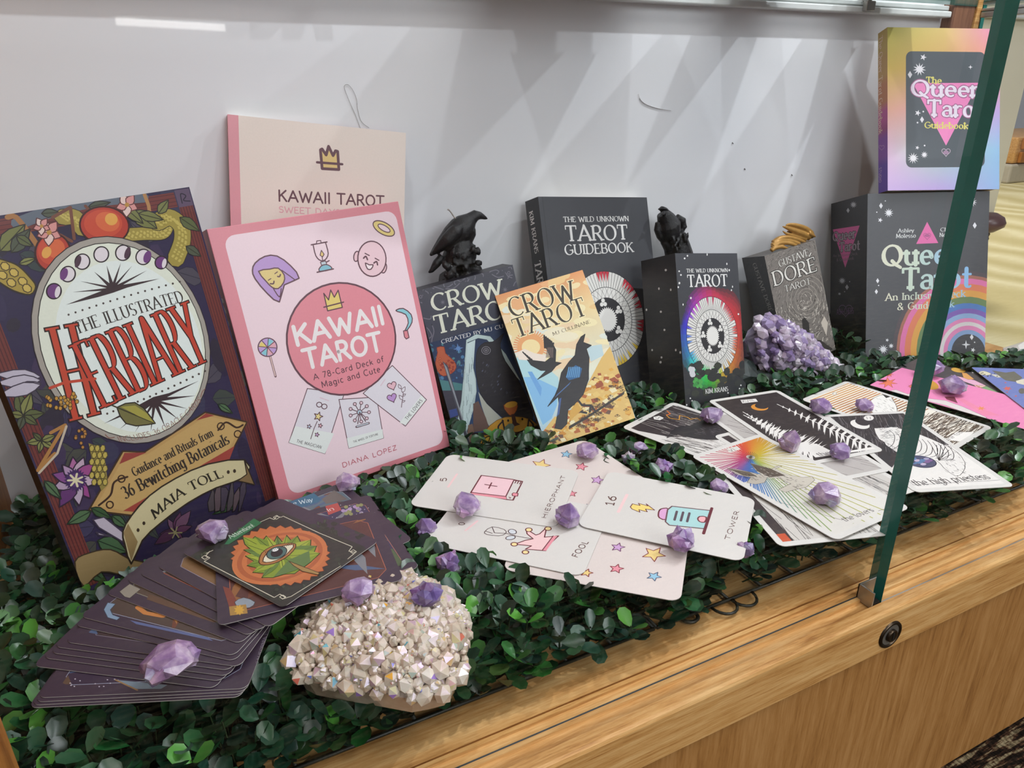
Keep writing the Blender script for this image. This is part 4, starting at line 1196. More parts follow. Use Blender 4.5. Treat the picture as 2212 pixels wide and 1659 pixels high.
a.shape([(1625, 1150), (1650, 1130), (1690, 1180), (1700, 1330), (1640, 1310)], '2b2826'); a.shape([(1700, 1330), (1800, 1340), (1910, 1420), (1700, 1560), (1620, 1400)], '35302d')
a.shape([(1830, 1120), (1865, 1180), (1850, 1300), (1800, 1180)], 'c4b9ac')
a.crop('Q')
for g, c in ((.10, '2a2725'), (0, 'dcd8d0')):
    a.text('GUSTAVE', (845, 1180), (1478, 920), (800, 1040), 'serif', c, g); a.text('DOR\u00c9', (735, 1590), (1655, 1248), (675, 1290), 'serif', c, g); a.text('TAROT', (965, 1720), (1525, 1540), (930, 1590), 'serif', c, g)
sp = side_art('dore'); sp.local(); sp.poly([(0, 0), (1, 0), (1, 1), (0, 1)], '3a3a3d')
for k in range(200):
    x, y = RND.random(), RND.random(); sp.line([(x, y), (x + .05, y + .02)], .4, RND.choice(['4a4a4d', '2e2e31', '434346']), up=(k == 0), round_=False)
sp.crop('Q'); sp.text('GUSTAVE DOR\u00c9', (255, 1110), (620, 2150), (330, 1090), 'serif', '97948f')
deck_box('tarot_box', 'dore', 'grey engraved tarot box with white serif title under the golden hands', 'deck box', a, sp, '5a5652', M['print'], '3a3a3d')

# ---- black rainbow box
NB, ST, PINK = '36363c', 'dcdce0', 'd9609f'
irid = lambda f: tuple(hexc('ddd8bf')[i] * max(0, 1 - 2 * f) + hexc('bcd0c0')[i] * (1 - abs(2 * f - 1)) + hexc('7fb2e0')[i] * max(0, 2 * f - 1) for i in range(3))
a = front_art('qbox', step=1.2e-5); a.local(); a.poly([(0, 0), (1, 0), (1, 1), (0, 1)], NB); a.crop('J')
for r, c in ((760, '46383e'), (720, 'a0604c'), (690, 'd96ba2'), (640, 'd9764f'), (580, 'd89a3e'), (520, '5f7a48'), (460, '4272b4'), (410, '7552a6'), (365, '86a4cc'), (320, 'd97fae'), (285, 'd3cccc'), (250, 'd97fae'), (210, '7f9cc6'), (170, '36363c')):
    a.ell((1692, 1560), r * .93, r, c, -6, 40); 
# plain ground left of the arches
for c, r, n in (((950, 258), 44, 11), ((1730, 158), 44, 11), ((898, 1532), 46, 11), ((972, 1500), 26, 8), ((870, 326), 24, 5), ((1630, 155), 20, 5), ((1626, 240), 20, 5), ((1694, 250), 26, 5), ((935, 1446), 18, 5), ((1735, 1538), 24, 5), ((1670, 1488), 42, 4)): sparkle(a, c, r, n, ST)
for c, r in (((877, 192), 28), ((846, 892), 24), ((834, 994), 24), ((1752, 376), 30), ((1723, 1418), 28)): sparkle(a, c, r, 2, ST)
for c in ((918, 147), (838, 252), (855, 936), (1750, 1466)): sparkle(a, c, 6, 0, ST)
a.poly([(1308, 342), (1412, 540), (1206, 548)], PINK)
heart(a, (1308, 474), 34, None, '9a4478', .5); a.ell((1308, 470), 26, 14, 'a84a82')
for s, p0, p1, pt in (('Ashley', (1036, 442), (1184, 438), (1036, 408)), ('Molesso', (1018, 494), (1202, 488), (1018, 456)), ('Chess', (1432, 432), (1578, 426), (1432, 398)), ('Needham', (1424, 482), (1612, 478), (1424, 446))):
    a.text(s, p0, p1, pt, 'thick', 'd3d4d2')
a.text('Queer', (888, 752), (1596, 726), (886, 566), 'cooper', None, colfn=lambda f: irid(f)); a.text('Tarot', (1075, 972), (1716, 948), (1068, 782), 'cooper', None, colfn=lambda f: irid(.35 + .65 * f))
a.text('An Inclusive Deck', (918, 1080), (1664, 1042), (916, 1014), 'thick', None, colfn=lambda f: irid(f * .9)); a.text('& Guidebook', (1028, 1166), (1560, 1138), (1026, 1102), 'thick', None, colfn=lambda f: irid(f * .8))
for k in range(16): a.line([(728 + RND.random() * 60, 900 + RND.random() * 640)] * 1 + [(735 + RND.random() * 70, 1180 + RND.random() * 200)], .15, '4a4a50', up=(k == 0)) if k < 3 else None
sp = side_art('qbox'); sp.local(); sp.poly([(0, 0), (1, 0), (1, 1), (0, 1)], '19191d'); sp.crop('J')
for c, r, n in (((620, 182), 34, 11), ((515, 892), 34, 11), ((455, 1354), 30, 11), ((490, 1014), 16, 5)): sparkle(sp, c, r, n, 'a5a5a8')
for c, r in (((570, 236), 24), ((560, 952), 26)): sparkle(sp, c, r, 2, 'a5a5a8')
for c in ((585, 900), (538, 994), (440, 1436)): sparkle(sp, c, 5, 0, 'a5a5a8')
sp.poly([(428, 414), (678, 376), (544, 770)], 'c05088')
for g, c in ((.12, '2a2026'), (0, '8e8088')):
    sp.text('Queer', (428, 522), (640, 490), (426, 444), 'cooper', c, g); sp.text('Tarot', (490, 620), (678, 600), (488, 540), 'cooper', c, g)
sp.text('An Inclusive Deck', (430, 672), (658, 650), (430, 648), 'thick', '6a5560'); sp.text('& Guidebook', (462, 712), (624, 694), (462, 686), 'thick', '6a5560')
heart(sp, (548, 1165), 62, None, '7a5a82', .5); sp.text('ASH+CHESS', (465, 1208), (622, 1196), (465, 1158), 'light', '7a4f80')
sp.line([(468, 1500), (606, 1496), (606, 1544), (468, 1552)], .3, '55555a', closed=True); sp.text('RP STUDIO', (480, 1540), (600, 1534), (480, 1510), 'sans', '8a8a8e')
deck_box('tarot_box', 'qbox', 'black boxed deck with rainbow arches and shiny title, standing at the far right', 'deck box', a, sp, '25252a', M['matte_print'], '19191d')

# ---- pastel guidebook on top
def pastel(x, y):
    key = [[(.0, 'c3a8d6'), (.45, 'b39ad0'), (1, '8fb0d8')], [(.0, 'd3b0c8'), (.4, 'a8c8b4'), (1, '8cb4d6')], [(0, 'd8a088'), (.5, 'd39aa8'), (1, 'b49ad0')], [(0, 'd0b050'), (.5, 'd0a060'), (1, 'e8927c')], [(0, 'b8b04c'), (.5, 'd0b46c'), (1, 'd97fae')]]
    f = y * (len(key) - 1); i = min(int(f), len(key) - 2); t = f - i
    def row(r):
        for (x0, c0), (x1, c1) in zip(r, r[1:]):
            if x <= x1 + 1e-9:
                s = (x - x0) / (x1 - x0); return [hexc(c0)[j] * (1 - s) + hexc(c1)[j] * s for j in range(3)]
        return hexc(r[-1][1])
    A_, B_ = row(key[i]), row(key[i + 1])
    return tuple(A_[j] * (1 - t) + B_[j] * t for j in range(3))
a = front_art('qbook'); a.grad(pastel, 14, 20); a.crop('I')
q0, q1 = a.m((1110, 1478)), a.m((1852, 400)); a.rrect(q0.x, q0.y, q1.x, q1.y, .006, '4b5056')
a.poly([(1175, 690), (1790, 686), (1484, 1272)], 'e07fb2')
for c, r, n in (((1236, 560), 62, 11), ((1178, 1390), 54, 12), ((1282, 1358), 34, 10), ((1272, 448), 32, 5), ((1220, 968), 30, 5), ((1216, 1292), 20, 5), ((1788, 1368), 44, 4), ((1732, 1404), 22, 5), ((1712, 540), 22, 4)): sparkle(a, c, r, n, 'dcd8dc')
for c, r in (((1148, 610), 34), ((1260, 1030), 30), ((1710, 1244), 36)): sparkle(a, c, r, 2, 'dcd8dc')
for c in ((1272, 955), (1218, 1058), (1284, 1272), (1738, 1194), (1712, 1324)): sparkle(a, c, 8, 0, 'dcd8dc')
a.text('The', (1298, 690), (1440, 694), (1296, 632), 'cooper', 'd3c968')
for g, c in ((.1, '9a5a80'), (0, 'dccfdc')):
    a.text('Queer', (1160, 806), (1790, 818), (1156, 664), 'cooper', c, g); a.text('Tarot', (1312, 996), (1822, 1004), (1306, 850), 'cooper', c, g)
a.text('Guidebook', (1284, 1108), (1690, 1116), (1282, 1052), 'cooper', 'd3c968')
heart(a, (1484, 1332), 40, None, 'c9b4c4', .5); a.ell((1484, 1336), 26, 18, '9a7a94')
sp = side_art('qbook'); sp.up()
sp.grad(lambda x, y: lin3(hsv([.72, .78, .9, 1.06, 1.1, 1.12][min(5, int(y * 5.99))], .52, .62 if y < .4 else .72)), 2, 18)
sp.crop('I'); sp.text('The Queer Tarot Guidebook', (858, 262), (856, 1170), (892, 262), 'thick', 'd6b9a4'); heart(sp, (884, 1290), 26, None, 'b890b4', .4); sp.text('STUDIO', (862, 1480), (860, 1620), (882, 1480), 'sans', 'b9a0b4')
bound_book('guidebook', 'qbook', 'pastel rainbow guidebook with grey panel and pink triangle on top of the black box', 'book', a, sp, 'c9a8b0', M['print'], '9a6a4a')
# ---------------------------------------------------------------- the case and the room
def structure(o): o['kind'] = 'structure'; return o

def carpet_far():
    t = NT('cream_swirl_carpet')
    v = t.coords((1, 1, 1))
    w = t.n('ShaderNodeTexWave', wave_type='BANDS')
    w.inputs['Scale'].default_value = 1.6; w.inputs['Distortion'].default_value = 9.0; w.inputs['Detail'].default_value = 2.0; w.inputs['Detail Scale'].default_value = 0.9
    t.l(v, w.inputs[0])
    f2 = t.noise(t.coords((18, 160, 1)), 1.0, 3)
    ad = t.n('ShaderNodeMath', operation='MULTIPLY_ADD'); ad.inputs[1].default_value = 0.35
    t.l(f2, ad.inputs[0]); 
    ml = t.n('ShaderNodeMath', operation='MULTIPLY'); ml.inputs[1].default_value = 0.65
    t.l(w.outputs['Fac'], ml.inputs[0]); t.l(ml.outputs[0], ad.inputs[2])
    r = t.ramp(ad.outputs[0], [(0.2, 'c6b888'), (0.45, 'cfc294'), (0.7, 'd7cba0'), (0.85, 'e2d8b0')])
    t.l(r.outputs[0], t.b.inputs['Base Color']); t.set(Roughness=0.95, Specular_IOR_Level=0.1)
    return t.m
def carpet_near():
    t = NT('dark_loop_carpet')
    v = t.coords((30, 210, 1))
    f = t.noise(v, 1.0, 3, 0.7)
    g = t.noise(t.coords((420, 160, 1)), 1.0, 2)
    r = t.ramp(f, [(0.40, '191511'), (0.47, '2c221b'), (0.52, '5a4030'), (0.56, '8f8468'), (0.7, 'aaa083')])
    mx = t.n('ShaderNodeMix', data_type='RGBA', blend_type='MULTIPLY'); mx.inputs[0].default_value = 0.8
    r2 = t.ramp(g, [(0.35, '55504a'), (0.6, 'ffffff')])
    t.l(r.outputs[0], mx.inputs[6]); t.l(r2.outputs[0], mx.inputs[7]); t.l(mx.outputs[2], t.b.inputs['Base Color'])
    t.set(Roughness=0.95, Specular_IOR_Level=0.1); t.bump(g, 0.8, 0.003)
    return t.m
structure(box('floor', (-3, 0.62, -0.03), (7, 6, 0.0), carpet_far()))
structure(box('floor_front', (-3, -3, -0.03), (7, 0.62, 0.0), carpet_near()))

# carcass
structure(box('wall_back', (-0.6, YW, 0.0), (0.7933, YW + 0.014, 1.25), M['wall']))
structure(box('wall_left', (XL - 0.02, 0.246, 0.0), (XL, YW, 1.25), M['post']))
structure(box('trim_1', (-0.135, 0.2035, 0.1915), (-0.0772, 0.2455, 1.25), M['post'], 0.0012))
structure(box('floor_shelf', (XL, 0.2287, 0.165), (0.86, YW, ZF), M['oak_floor']))
prof = [(YS, .1622), (YS, .1893), (YS + .0007, .1909), (YS + .0022, .1916), (YB - .0036, .1916), (YB - .0036, .1893), (YB + .0036, .1893), (YB + .0036, .1914),
        (YA - .0036, .1914), (YA - .0036, .1893), (YA + .0036, .1893), (YA + .0036, .1908), (.2272, .1906), (.2276, .1886), (.2286, .1886), (.2286, .1622)]
structure(prism('trim_2', prof, -0.4, 1.3, M['oak']))
structure(box('wall_front', (-0.5, YS + 0.004, 0.0), (1.3, YS + 0.016, 0.1621), M['veneer']))
# corner post and the end of the case
structure(box('trim_3', (0.7935, 0.548, 0.0), (0.829, 0.60, 1.25), M['brown_post'], 0.001))
structure(box('trim_4', (0.8292, 0.546, 0.19), (0.8375, 0.60, 1.25), M['oak'], 0.0008))
structure(box('trim_5', (0.8377, 0.552, 0.19), (0.853, 0.60, 1.25), M['brown_post'], 0.0008))

def pane(name, x0, x1, y0, y1, z0, z1):
    bm = bmesh.new(); bm_box(bm, (x0, y0, z0), (x1, y1, z1), 0)
    dims = (x1 - x0, y1 - y0, z1 - z0); thin = dims.index(min(dims))
    bm.normal_update()
    for f in bm.faces: f.material_index = 0 if abs(f.normal[thin]) > .5 else (0 if f.normal.z < -.5 and thin != 2 else 1)
    o = from_bm(name, bm, [M['glass'], M['glass_edge'], M['pane_foot']])
    return structure(o)
pane('window_1', -0.13, 0.3520, YA - 0.003, YA + 0.003, 0.1895, 1.24)
pane('window_2', 0.3435, 1.10, YB - 0.003, YB + 0.003, 0.1895, 1.24)
pane('window_3', 0.846, 0.852, 0.232, 0.551, 0.191, 1.24)

for _n, _y, _x0, _x1, _m in (('trim_9', YA, -.13, .352, M['pane_foot']), ('trim_10', YB, .3435, 1.10, M['metal'])):
    structure(box(_n, (_x0, _y - .0034, .18935), (_x1, _y - .0020, .1905), _m))
# shelf rails
bm = bmesh.new()
bm_box(bm, (XL, 0.5480, 0.5385), (0.7915, 0.5598, 0.5445), 0.0012); bm_box(bm, (XL, 0.5520, 0.5448), (0.7915, 0.5598, 0.5500), 0.001)
structure(from_bm('trim_6', bm, M['rail']))
bm = bmesh.new()
bm_box(bm, (0.835, 0.235, 0.5395), (0.845, 0.5455, 0.5450), 0.001); bm_box(bm, (0.835, 0.235, 0.5455), (0.8435, 0.5455, 0.5485), 0.001)
structure(from_bm('trim_7', bm, M['silver_rail']))
for xb in (0.655, 0.12):
    bm = bmesh.new(); bm_box(bm, (xb, 0.5425, 0.5400), (xb + 0.012, 0.5478, 0.5490), 0.0008); bm_box(bm, (xb + .004, 0.5440, 0.5490), (xb + 0.008, 0.5585, 0.5600), 0.0006)
    tag(from_bm('shelf_clip', bm, M['metal']), 'small grey clip on the white shelf rail, ' + ('near the pastel guidebook' if xb > .5 else 'at the left above the cream guidebook'), 'clip')
pane_o = pane('window_4', XL, 0.84, 0.262, 0.547, 0.5502, 0.5562)

# stop clip of the sliding panes
o = empty('track_stop', (0.3400, 0.2160, 0.1914), 'small square steel stop at the foot of the green glass edge', 'clip')
bm = bmesh.new(); bm_box(bm, (0.3340, 0.2075, 0.1900), (0.3350, 0.2182, 0.2010), 0.0002); bm_box(bm, (0.3340, 0.2172, 0.1900), (0.3500, 0.2182, 0.2010), 0.0002)
from_bm('bracket', bm, M['metal'], o)
bm = bmesh.new(); bm_box(bm, (0.3352, 0.2084, 0.1895), (0.3420, 0.2170, 0.1925), 0); from_bm('recess', bm, M['dark'], o)

# lock on the sill
pl = hit(1922, 1370, 1, YS)
o = empty('cam_lock', pl, 'round bronze lock set into the oak front rail', 'lock')
def disc_y(bm, c, r0, r1, y0, y1, seg=40):
    """ring facing -y"""
    V = [[bm.verts.new((c[0] + r * cos(2 * pi * k / seg), y, c[2] + r * sin(2 * pi * k / seg))) for k in range(seg)] for r, y in ((r0, y0), (r1, y1))]
    for k in range(seg):
        f = bm.faces.new((V[0][k], V[0][(k + 1) % seg], V[1][(k + 1) % seg], V[1][k])); f.smooth = True
    return V
bm = bmesh.new()
prev = None
for r, y in ((.0093, .0002), (.0090, -.0010), (.0080, -.0014), (.0072, -.0010), (.0070, -.0002)):
    ring = [bm.verts.new((pl.x + r * cos(2 * pi * k / 48), YS + y, pl.z + r * sin(2 * pi * k / 48))) for k in range(48)]
    if prev:
        for k in range(48): bm.faces.new((prev[k], ring[k], ring[(k + 1) % 48], prev[(k + 1) % 48])).smooth = True
    prev = ring
bmesh.ops.recalc_face_normals(bm, faces=bm.faces)
from_bm('rim', bm, M['bronze'], o)
bm = bmesh.new()
bm_tube(bm, [(pl.x, YS + .0005, pl.z), (pl.x, YS - .0006, pl.z)], [.0069, .0069], 40); from_bm('face_plate', bm, M['metal'], o)
bm = bmesh.new()
bm_tube(bm, [(pl.x, YS - .0005, pl.z), (pl.x, YS - .0022, pl.z), (pl.x, YS - .0024, pl.z)], [.0042, .0040, .0032], 32); from_bm('key_barrel', bm, M['bronze'], o)
bm = bmesh.new(); bm_box(bm, (pl.x - .0005, YS - .0026, pl.z - .0026), (pl.x + .0005, YS - .0023, pl.z + .0026)); from_bm('keyhole', bm, M['dark'], o)

# marks on the back wall
def wall_pts(pts, off=0.0006):
    out = []
    for p in pts:
        q = hit(p[0], p[1], 1, YW); q.y = YW - off; out.append(q)
    return out
bm = bmesh.new()
bm_tube(bm, smooth_pts(wall_pts([(778, 277), (768, 250), (757, 225), (745, 195), (744, 185), (752, 183), (762, 195), (770, 215), (772, 235), (780, 262), (797, 276)]), 5), 0.00013, 5)
tag(from_bm('hair', bm, plain('grey_hair', '8f8d8b', 0.6)), 'thin looped hair stuck to the white wall above the cream guidebook', 'hair')
bm = bmesh.new()
bm_tube(bm, smooth_pts(wall_pts([(1378, 203), (1383, 216), (1396, 226), (1420, 234), (1449, 239)]), 5), [0.0002] * 4 + [0.0005] * 13 + [0.0003] * 4, 6, flat=.5)
sc = from_bm('scuff', bm, plain('peeling_paint', 'b9b6b6', 0.7)); sc.parent = bpy.data.objects['wall_back']
for p in ((1581, 308), (1607, 364), (1709, 377)):
    q = wall_pts([p])[0]; bm = bmesh.new(); bm_tube(bm, [q, q + Vector((.0016, 0, -.0012))], [.0005, .0003], 6)
    sc = from_bm('speck', bm, plain('dark_speck', '6b6664', 0.7)); sc.parent = bpy.data.objects['wall_back']

# what shows through the end glass
cr = hit(2212, 190, 1, 1.02)
structure(box('wall_right', (0.90, 1.02, 0.0), (cr.x, 1.10, 2.3), plain('cream_painted_wall', 'ded6bd', 0.6, 0, 0.3, 0.03, 8)))
structure(box('trim_8', (0.90, 1.005, 0.60), (cr.x, 1.0198, 0.6125), M['rail'], 0.003))
pb = hit(2176, 397, 2, 0.0)
zt = hit(2190, 298, 1, pb.y).z; zm = hit(2184, 355, 1, pb.y).z
o = empty('wooden_cabinet', (pb.x + .5, pb.y + .25, 0), 'far brown wooden cabinet on a pale plinth, seen through the end glass at right', 'cabinet')
box('plinth', (pb.x, pb.y, 0), (pb.x + 1.2, pb.y + .55, zm - .002), plain('pale_plinth', 'bdb6a8', 0.6), 0.01, o)
box('carcass', (pb.x + .02, pb.y + .01, zm), (pb.x + 1.18, pb.y + .55, zt), M['oak'], 0.01, o)
box('drawer_front', (pb.x + .05, pb.y - .008, zm + .03 * (zt - zm)), (pb.x + 1.15, pb.y + .008, zm + .45 * (zt - zm)), M['post'], 0.004, o)
box('drawer_front', (pb.x + .05, pb.y - .008, zm + .55 * (zt - zm)), (pb.x + 1.15, pb.y + .008, zm + .97 * (zt - zm)), M['post'], 0.004, o)
ps = hit(2094, 640, 2, 0.0)
zs = hit(2150, 457, 1, ps.y).z; z1 = hit(2150, 497, 1, ps.y).z
rs = .56 * (hit(2171, 480, 1, ps.y) - hit(2134, 480, 1, ps.y)).length
o = empty('stool', (ps.x, ps.y, 0), 'dark mauve stool on a twisted leg peeking out behind the black rainbow box', 'stool')
bm = bmesh.new()
prof_ = [(0, z1 - .1 * (zs - z1)), (rs * .45, z1), (rs * .95, z1 + .3 * (zs - z1)), (rs, z1 + .5 * (zs - z1)), (rs * .85, z1 + .78 * (zs - z1)), (rs * .45, zs - .03 * (zs - z1)), (0, zs)]
prev = None
for r, z in prof_:
    ring = [bm.verts.new((ps.x + max(r, 1e-4) * cos(2 * pi * k / 32), ps.y + max(r, 1e-4) * sin(2 * pi * k / 32), z)) for k in range(32)]
    if prev:
        for k in range(32): bm.faces.new((prev[k], prev[(k + 1) % 32], ring[(k + 1) % 32], ring[k])).smooth = True
    prev = ring
from_bm('seat', bm, plain('mauve_leather', '5e4446', 0.35), o)
bm = bmesh.new()
bm_tube(bm, [(ps.x, ps.y, .03 + (z1 - .03) * i / 24) for i in range(25)], [rs * (.26 + .05 * (i % 2)) for i in range(25)], 16); from_bm('leg', bm, plain('dark_turned_wood', '4a3a2e', 0.5), o)
bm = bmesh.new(); bm_tube(bm, [(ps.x, ps.y, 0), (ps.x, ps.y, .02), (ps.x, ps.y, .035)], [rs * .8, rs * .8, rs * .3], 24); from_bm('base', bm, plain('dark_stool_base', '3c3029', 0.5), o)

# books lying on the glass shelf above; the pucks throw their shadows fan-wise down the wall
for k, (x0, x1, y0, y1, h_, col) in enumerate(((.255, .395, .440, .532, .022, '6a3b3a'), (.485, .550, .450, .540, .016, '3d4a5c'), (.640, .700, .445, .536, .020, '6c6a52'))):
    o = empty('flat_book', ((x0 + x1) / 2, (y0 + y1) / 2, .5563), ['dark red', 'slate blue', 'olive'][k] + ' book lying flat on the upper glass shelf', 'book', 'books on the upper glass shelf')
    xm, ym = (x1 - x0) / 2, (y1 - y0) / 2
    for nm, p0, p1, mt in (('front_cover', (-xm, -ym, h_ - .0015), (xm, ym, h_), plain('book_cloth', col, .6)), ('back_cover', (-xm, -ym, 0), (xm, ym, .0015), plain('book_cloth', col, .6)), ('page_block', (-xm + .003, -ym + .002, .0016), (xm - .0005, ym - .002, h_ - .0016), M['pages'])):
        bm = bmesh.new(); bm_box(bm, p0, p1, .0003); part(nm, bm, mt, o)
# strip lamp across the room, mirrored in the left pane
ya = -2.6
def mirror_pt(px, py):
    d = ray(px, py); t = (YA - .003 - CAM.y) / d.y; p = CAM + d * t; d.y = -d.y
    return p + d * ((ya - p.y) / d.y)
q0, q1 = mirror_pt(250, 46), mirror_pt(486, 60)
me_ = NT('lit_tube'); me_.set(Emission_Strength=9.0); me_.b.inputs['Emission Color'].default_value = (1, .98, .95, 1)
o = empty('strip_lamp', (q0 + q1) / 2, 'lit strip lamp across the room, mirrored as a bright streak at upper left', 'lamp')
bm = bmesh.new(); bm_tube(bm, [q0, q1], .012, 10); from_bm('tube', bm, me_.m, o)
bm = bmesh.new(); bm_box(bm, (min(q0.x, q1.x) - .05, ya - .05, max(q0.z, q1.z) + .014), (max(q0.x, q1.x) + .05, ya + .05, max(q0.z, q1.z) + .06), .005); from_bm('housing', bm, M['rail'], o)
# ---------------------------------------------------------------- cards lying on the greenery
CARD_QUADS = []          # footprints, kept free of taller leaves
def card(name, label, cat, c, z, yaw, L, W_, draw, base, mat, r=.004, group=None, tilt=(0, 0), th=.00038):
    """flat card: centre c, long side L along yaw"""
    Rz = Matrix.Rotation(radians(yaw), 3, 'Z') @ Matrix.Rotation(radians(tilt[0]), 3, 'X') @ Matrix.Rotation(radians(tilt[1]), 3, 'Y')
    u, v = Rz @ Vector((1, 0, 0)), Rz @ Vector((0, 1, 0))
    O = Vector((c[0], c[1], z)) - u * L / 2 - v * W_ / 2
    a = Art(O, u, v, L, W_, step=6e-6)
    out = a.rrect(0, 0, L, W_, r, base); a.el = []; a.k = 0
    if draw: draw(a)
    bm = bmesh.new(); lay = bm.loops.layers.float_color.new('Col')
    top = [bm.verts.new((p.x, p.y, 0)) for p in out]; bot = [bm.verts.new((p.x, p.y, -th)) for p in out]
    bm.faces.new(top); bm.faces.new(bot[::-1])
    for i in range(len(top)): bm.faces.new((top[i - 1], bot[i - 1], bot[i], top[i]))
    bmesh.ops.recalc_face_normals(bm, faces=bm.faces)
    fill_cols(bm, base)
    for f in bm.faces:
        if abs(f.normal.z) < .5:
            for lp in f.loops: lp[lay] = (*hexc('b9b3ae'), 1)
    a.mesh(bm, 'flat')
    o = from_bm(name, bm, mat)
    m = Rz.to_4x4(); m.translation = O
    o.matrix_world = m
    CARD_QUADS.append(([(O + u * (L * s) + v * (W_ * t)).to_2d() for s, t in ((0, 0), (1, 0), (1, 1), (0, 1))], min((O + u * (L * s) + v * (W_ * t)).z for s in (0, 1) for t in (0, 1))))
    return tag(o, label, cat, group)
def fr(a, x0, y0, x1, y1, col, up=True):        # filled rectangle in fractions
    if (x0, y0, x1, y1) == (0, 0, 1, 1): return     # the card body already has this colour
    if up: a.up()
    a.raw([Vector((x0 * a.w, y0 * a.h)), Vector((x1 * a.w, y0 * a.h)), Vector((x1 * a.w, y1 * a.h)), Vector((x0 * a.w, y1 * a.h))], col)

# ---- pink and white cards
KC = 'd5d0cb'; IN = '6a2a34'; KG = 'pale line drawing cards laid in a cross'
def stars(a, crop, items):
    a.crop(crop)
    for c, r, col, e, rot in items: a.star(c, r, r * .46, 5, col, rot, .62, e, .55)
def d_star2(a):
    fr(a, 0, 0, 1, 1, 'd8cbc6')
    stars(a, 'M', [((488, 775), 66, 'c9a0cc', '6a3a5c', -75), ((818, 838), 112, 'e5c983', '83323a', 15), ((475, 972), 68, 'e3929e', '83323a', -75), ((820, 1042), 70, '93bfd6', '585a70', 12), ((150, 790), 60, '93bfd6', '585a70', 0), ((200, 1010), 60, 'e5c983', '83323a', 0)])
card('oracle_card', 'bottom most pale pink card with a row of small coloured stars, beneath the fool card', 'card', (0.1971, 0.2862), G, -43.5, .096, .0712, d_star2, 'd8cbc6', M['card'], .0062, KG)
def d_star1(a):
    fr(a, 0, 0, 1, 1, 'd8cbc6')
    stars(a, 'L', [((1460, 218), 56, '93bfd6', '585a70', -80), ((1225, 318), 92, 'e5c983', '83323a', -70), ((1600, 332), 60, 'e3929e', '83323a', -75), ((1745, 455), 64, 'c9a0cc', '6a3a5c', -75), ((1510, 580), 50, 'e3929e', '83323a', -20), ((1640, 720), 72, '93bfd6', '585a70', -10)])
card('oracle_card', 'pale pink card with stars, upper one partly under two white cards near the orange guidebook', 'card', (0.2292, 0.3560), G + .0003, 94.1, .096, .0712, d_star1, 'd8cbc6', M['card'], .0062, KG)
def d_fool(a):
    fr(a, 0, 0, 1, 1, KC); a.crop('L')
    a.text('0', (522, 872), (530, 846), (472, 858), 'sans', '5b3a34'); a.line([(535, 918), (642, 832)], 1.6, 'e8c5c5')
    a.text('FOOL', (1562, 1168), (1666, 1024), (1510, 1150), 'sans', '5b3a34')
    a.shape([(1090, 905), (1180, 960), (1215, 950), (1280, 890), (1260, 980), (1390, 968), (1310, 1040), (1270, 1105), (1085, 1090), (1140, 1060), (985, 1045), (1080, 1010), (1155, 995), (1100, 950)], 'ecc6c6', IN, .75)
    for c in ((1116, 912), (1292, 902), (982, 1045), (1085, 1118)): a.oval(c, 30, 17, 'ecd79a', IN, .7, 0, 16)
    a.poly([(1340, 968), (1375, 970), (1275, 1105), (1240, 1100)], 'e3929e'); a.line([(1340, 968), (1240, 1100)], .6, IN)
    a.shape([(710, 930), (780, 885), (890, 910), (905, 945), (840, 968), (730, 955)], KC, '4a3034', .5, 2); a.line([(780, 890), (800, 940), (900, 945)], .5, '4a3034'); a.line([(720, 925), (780, 945)], .5, '4a3034')
    a.line([(905, 945), (1000, 970), (1140, 995)], .5, '4a3034'); a.oval((965, 930), 38, 22, 'cfd3d8', '4a3034', .55, 10, 14); a.oval((948, 985), 45, 18, 'cfd3d8', '4a3034', .55, -8, 14)
card('oracle_card', 'white card reading FOOL with a pink jester cap and tulip drawing', 'card', (0.1657, 0.3262), G + .0008, -46.2, .096, .0712, d_fool, KC, M['card'], .0062, KG)
def d_hier(a):
    fr(a, 0, 0, 1, 1, KC); a.crop('L')
    a.text('5', (355, 468), (364, 436), (304, 452), 'sans', '5b3a34'); a.line([(375, 518), (456, 400)], 1.6, 'ecc8c8')
    a.text('HIEROPHANT', (1272, 808), (1456, 418), (1232, 798), 'sans', '5b3a34')
    a.shape([(582, 572), (680, 412), (960, 448), (1058, 468), (972, 640), (910, 634)], 'ecc6cc', IN, .95); a.shape([(905, 605), (978, 458), (1058, 470), (968, 640), (908, 632)], KC, IN, .8)
    a.poly([(590, 572), (905, 605), (910, 632), (590, 588)], 'e3929e'); a.line([(585, 568), (905, 606)], .8, IN)
    a.line([(712, 496), (822, 514)], .9, IN); a.line([(774, 480), (748, 532)], .9, IN)
    a.shape([(962, 582), (975, 572), (1018, 578), (1012, 604), (965, 600)], 'e3929e', IN, .6)
    for k in range(3): a.line([(1000 + k * 22, 462 + k * 4), (988 + k * 22, 484 + k * 4)], .7, IN)
    a.line([(932, 612), (950, 618), (938, 624)], .6, IN)
card('oracle_card', 'white card reading HIEROPHANT with a pink book drawing, lying over the fool card', 'card', (0.1723, 0.3718), G + .0013, -42.6, .096, .0712, d_hier, KC, M['card'], .0062, KG)
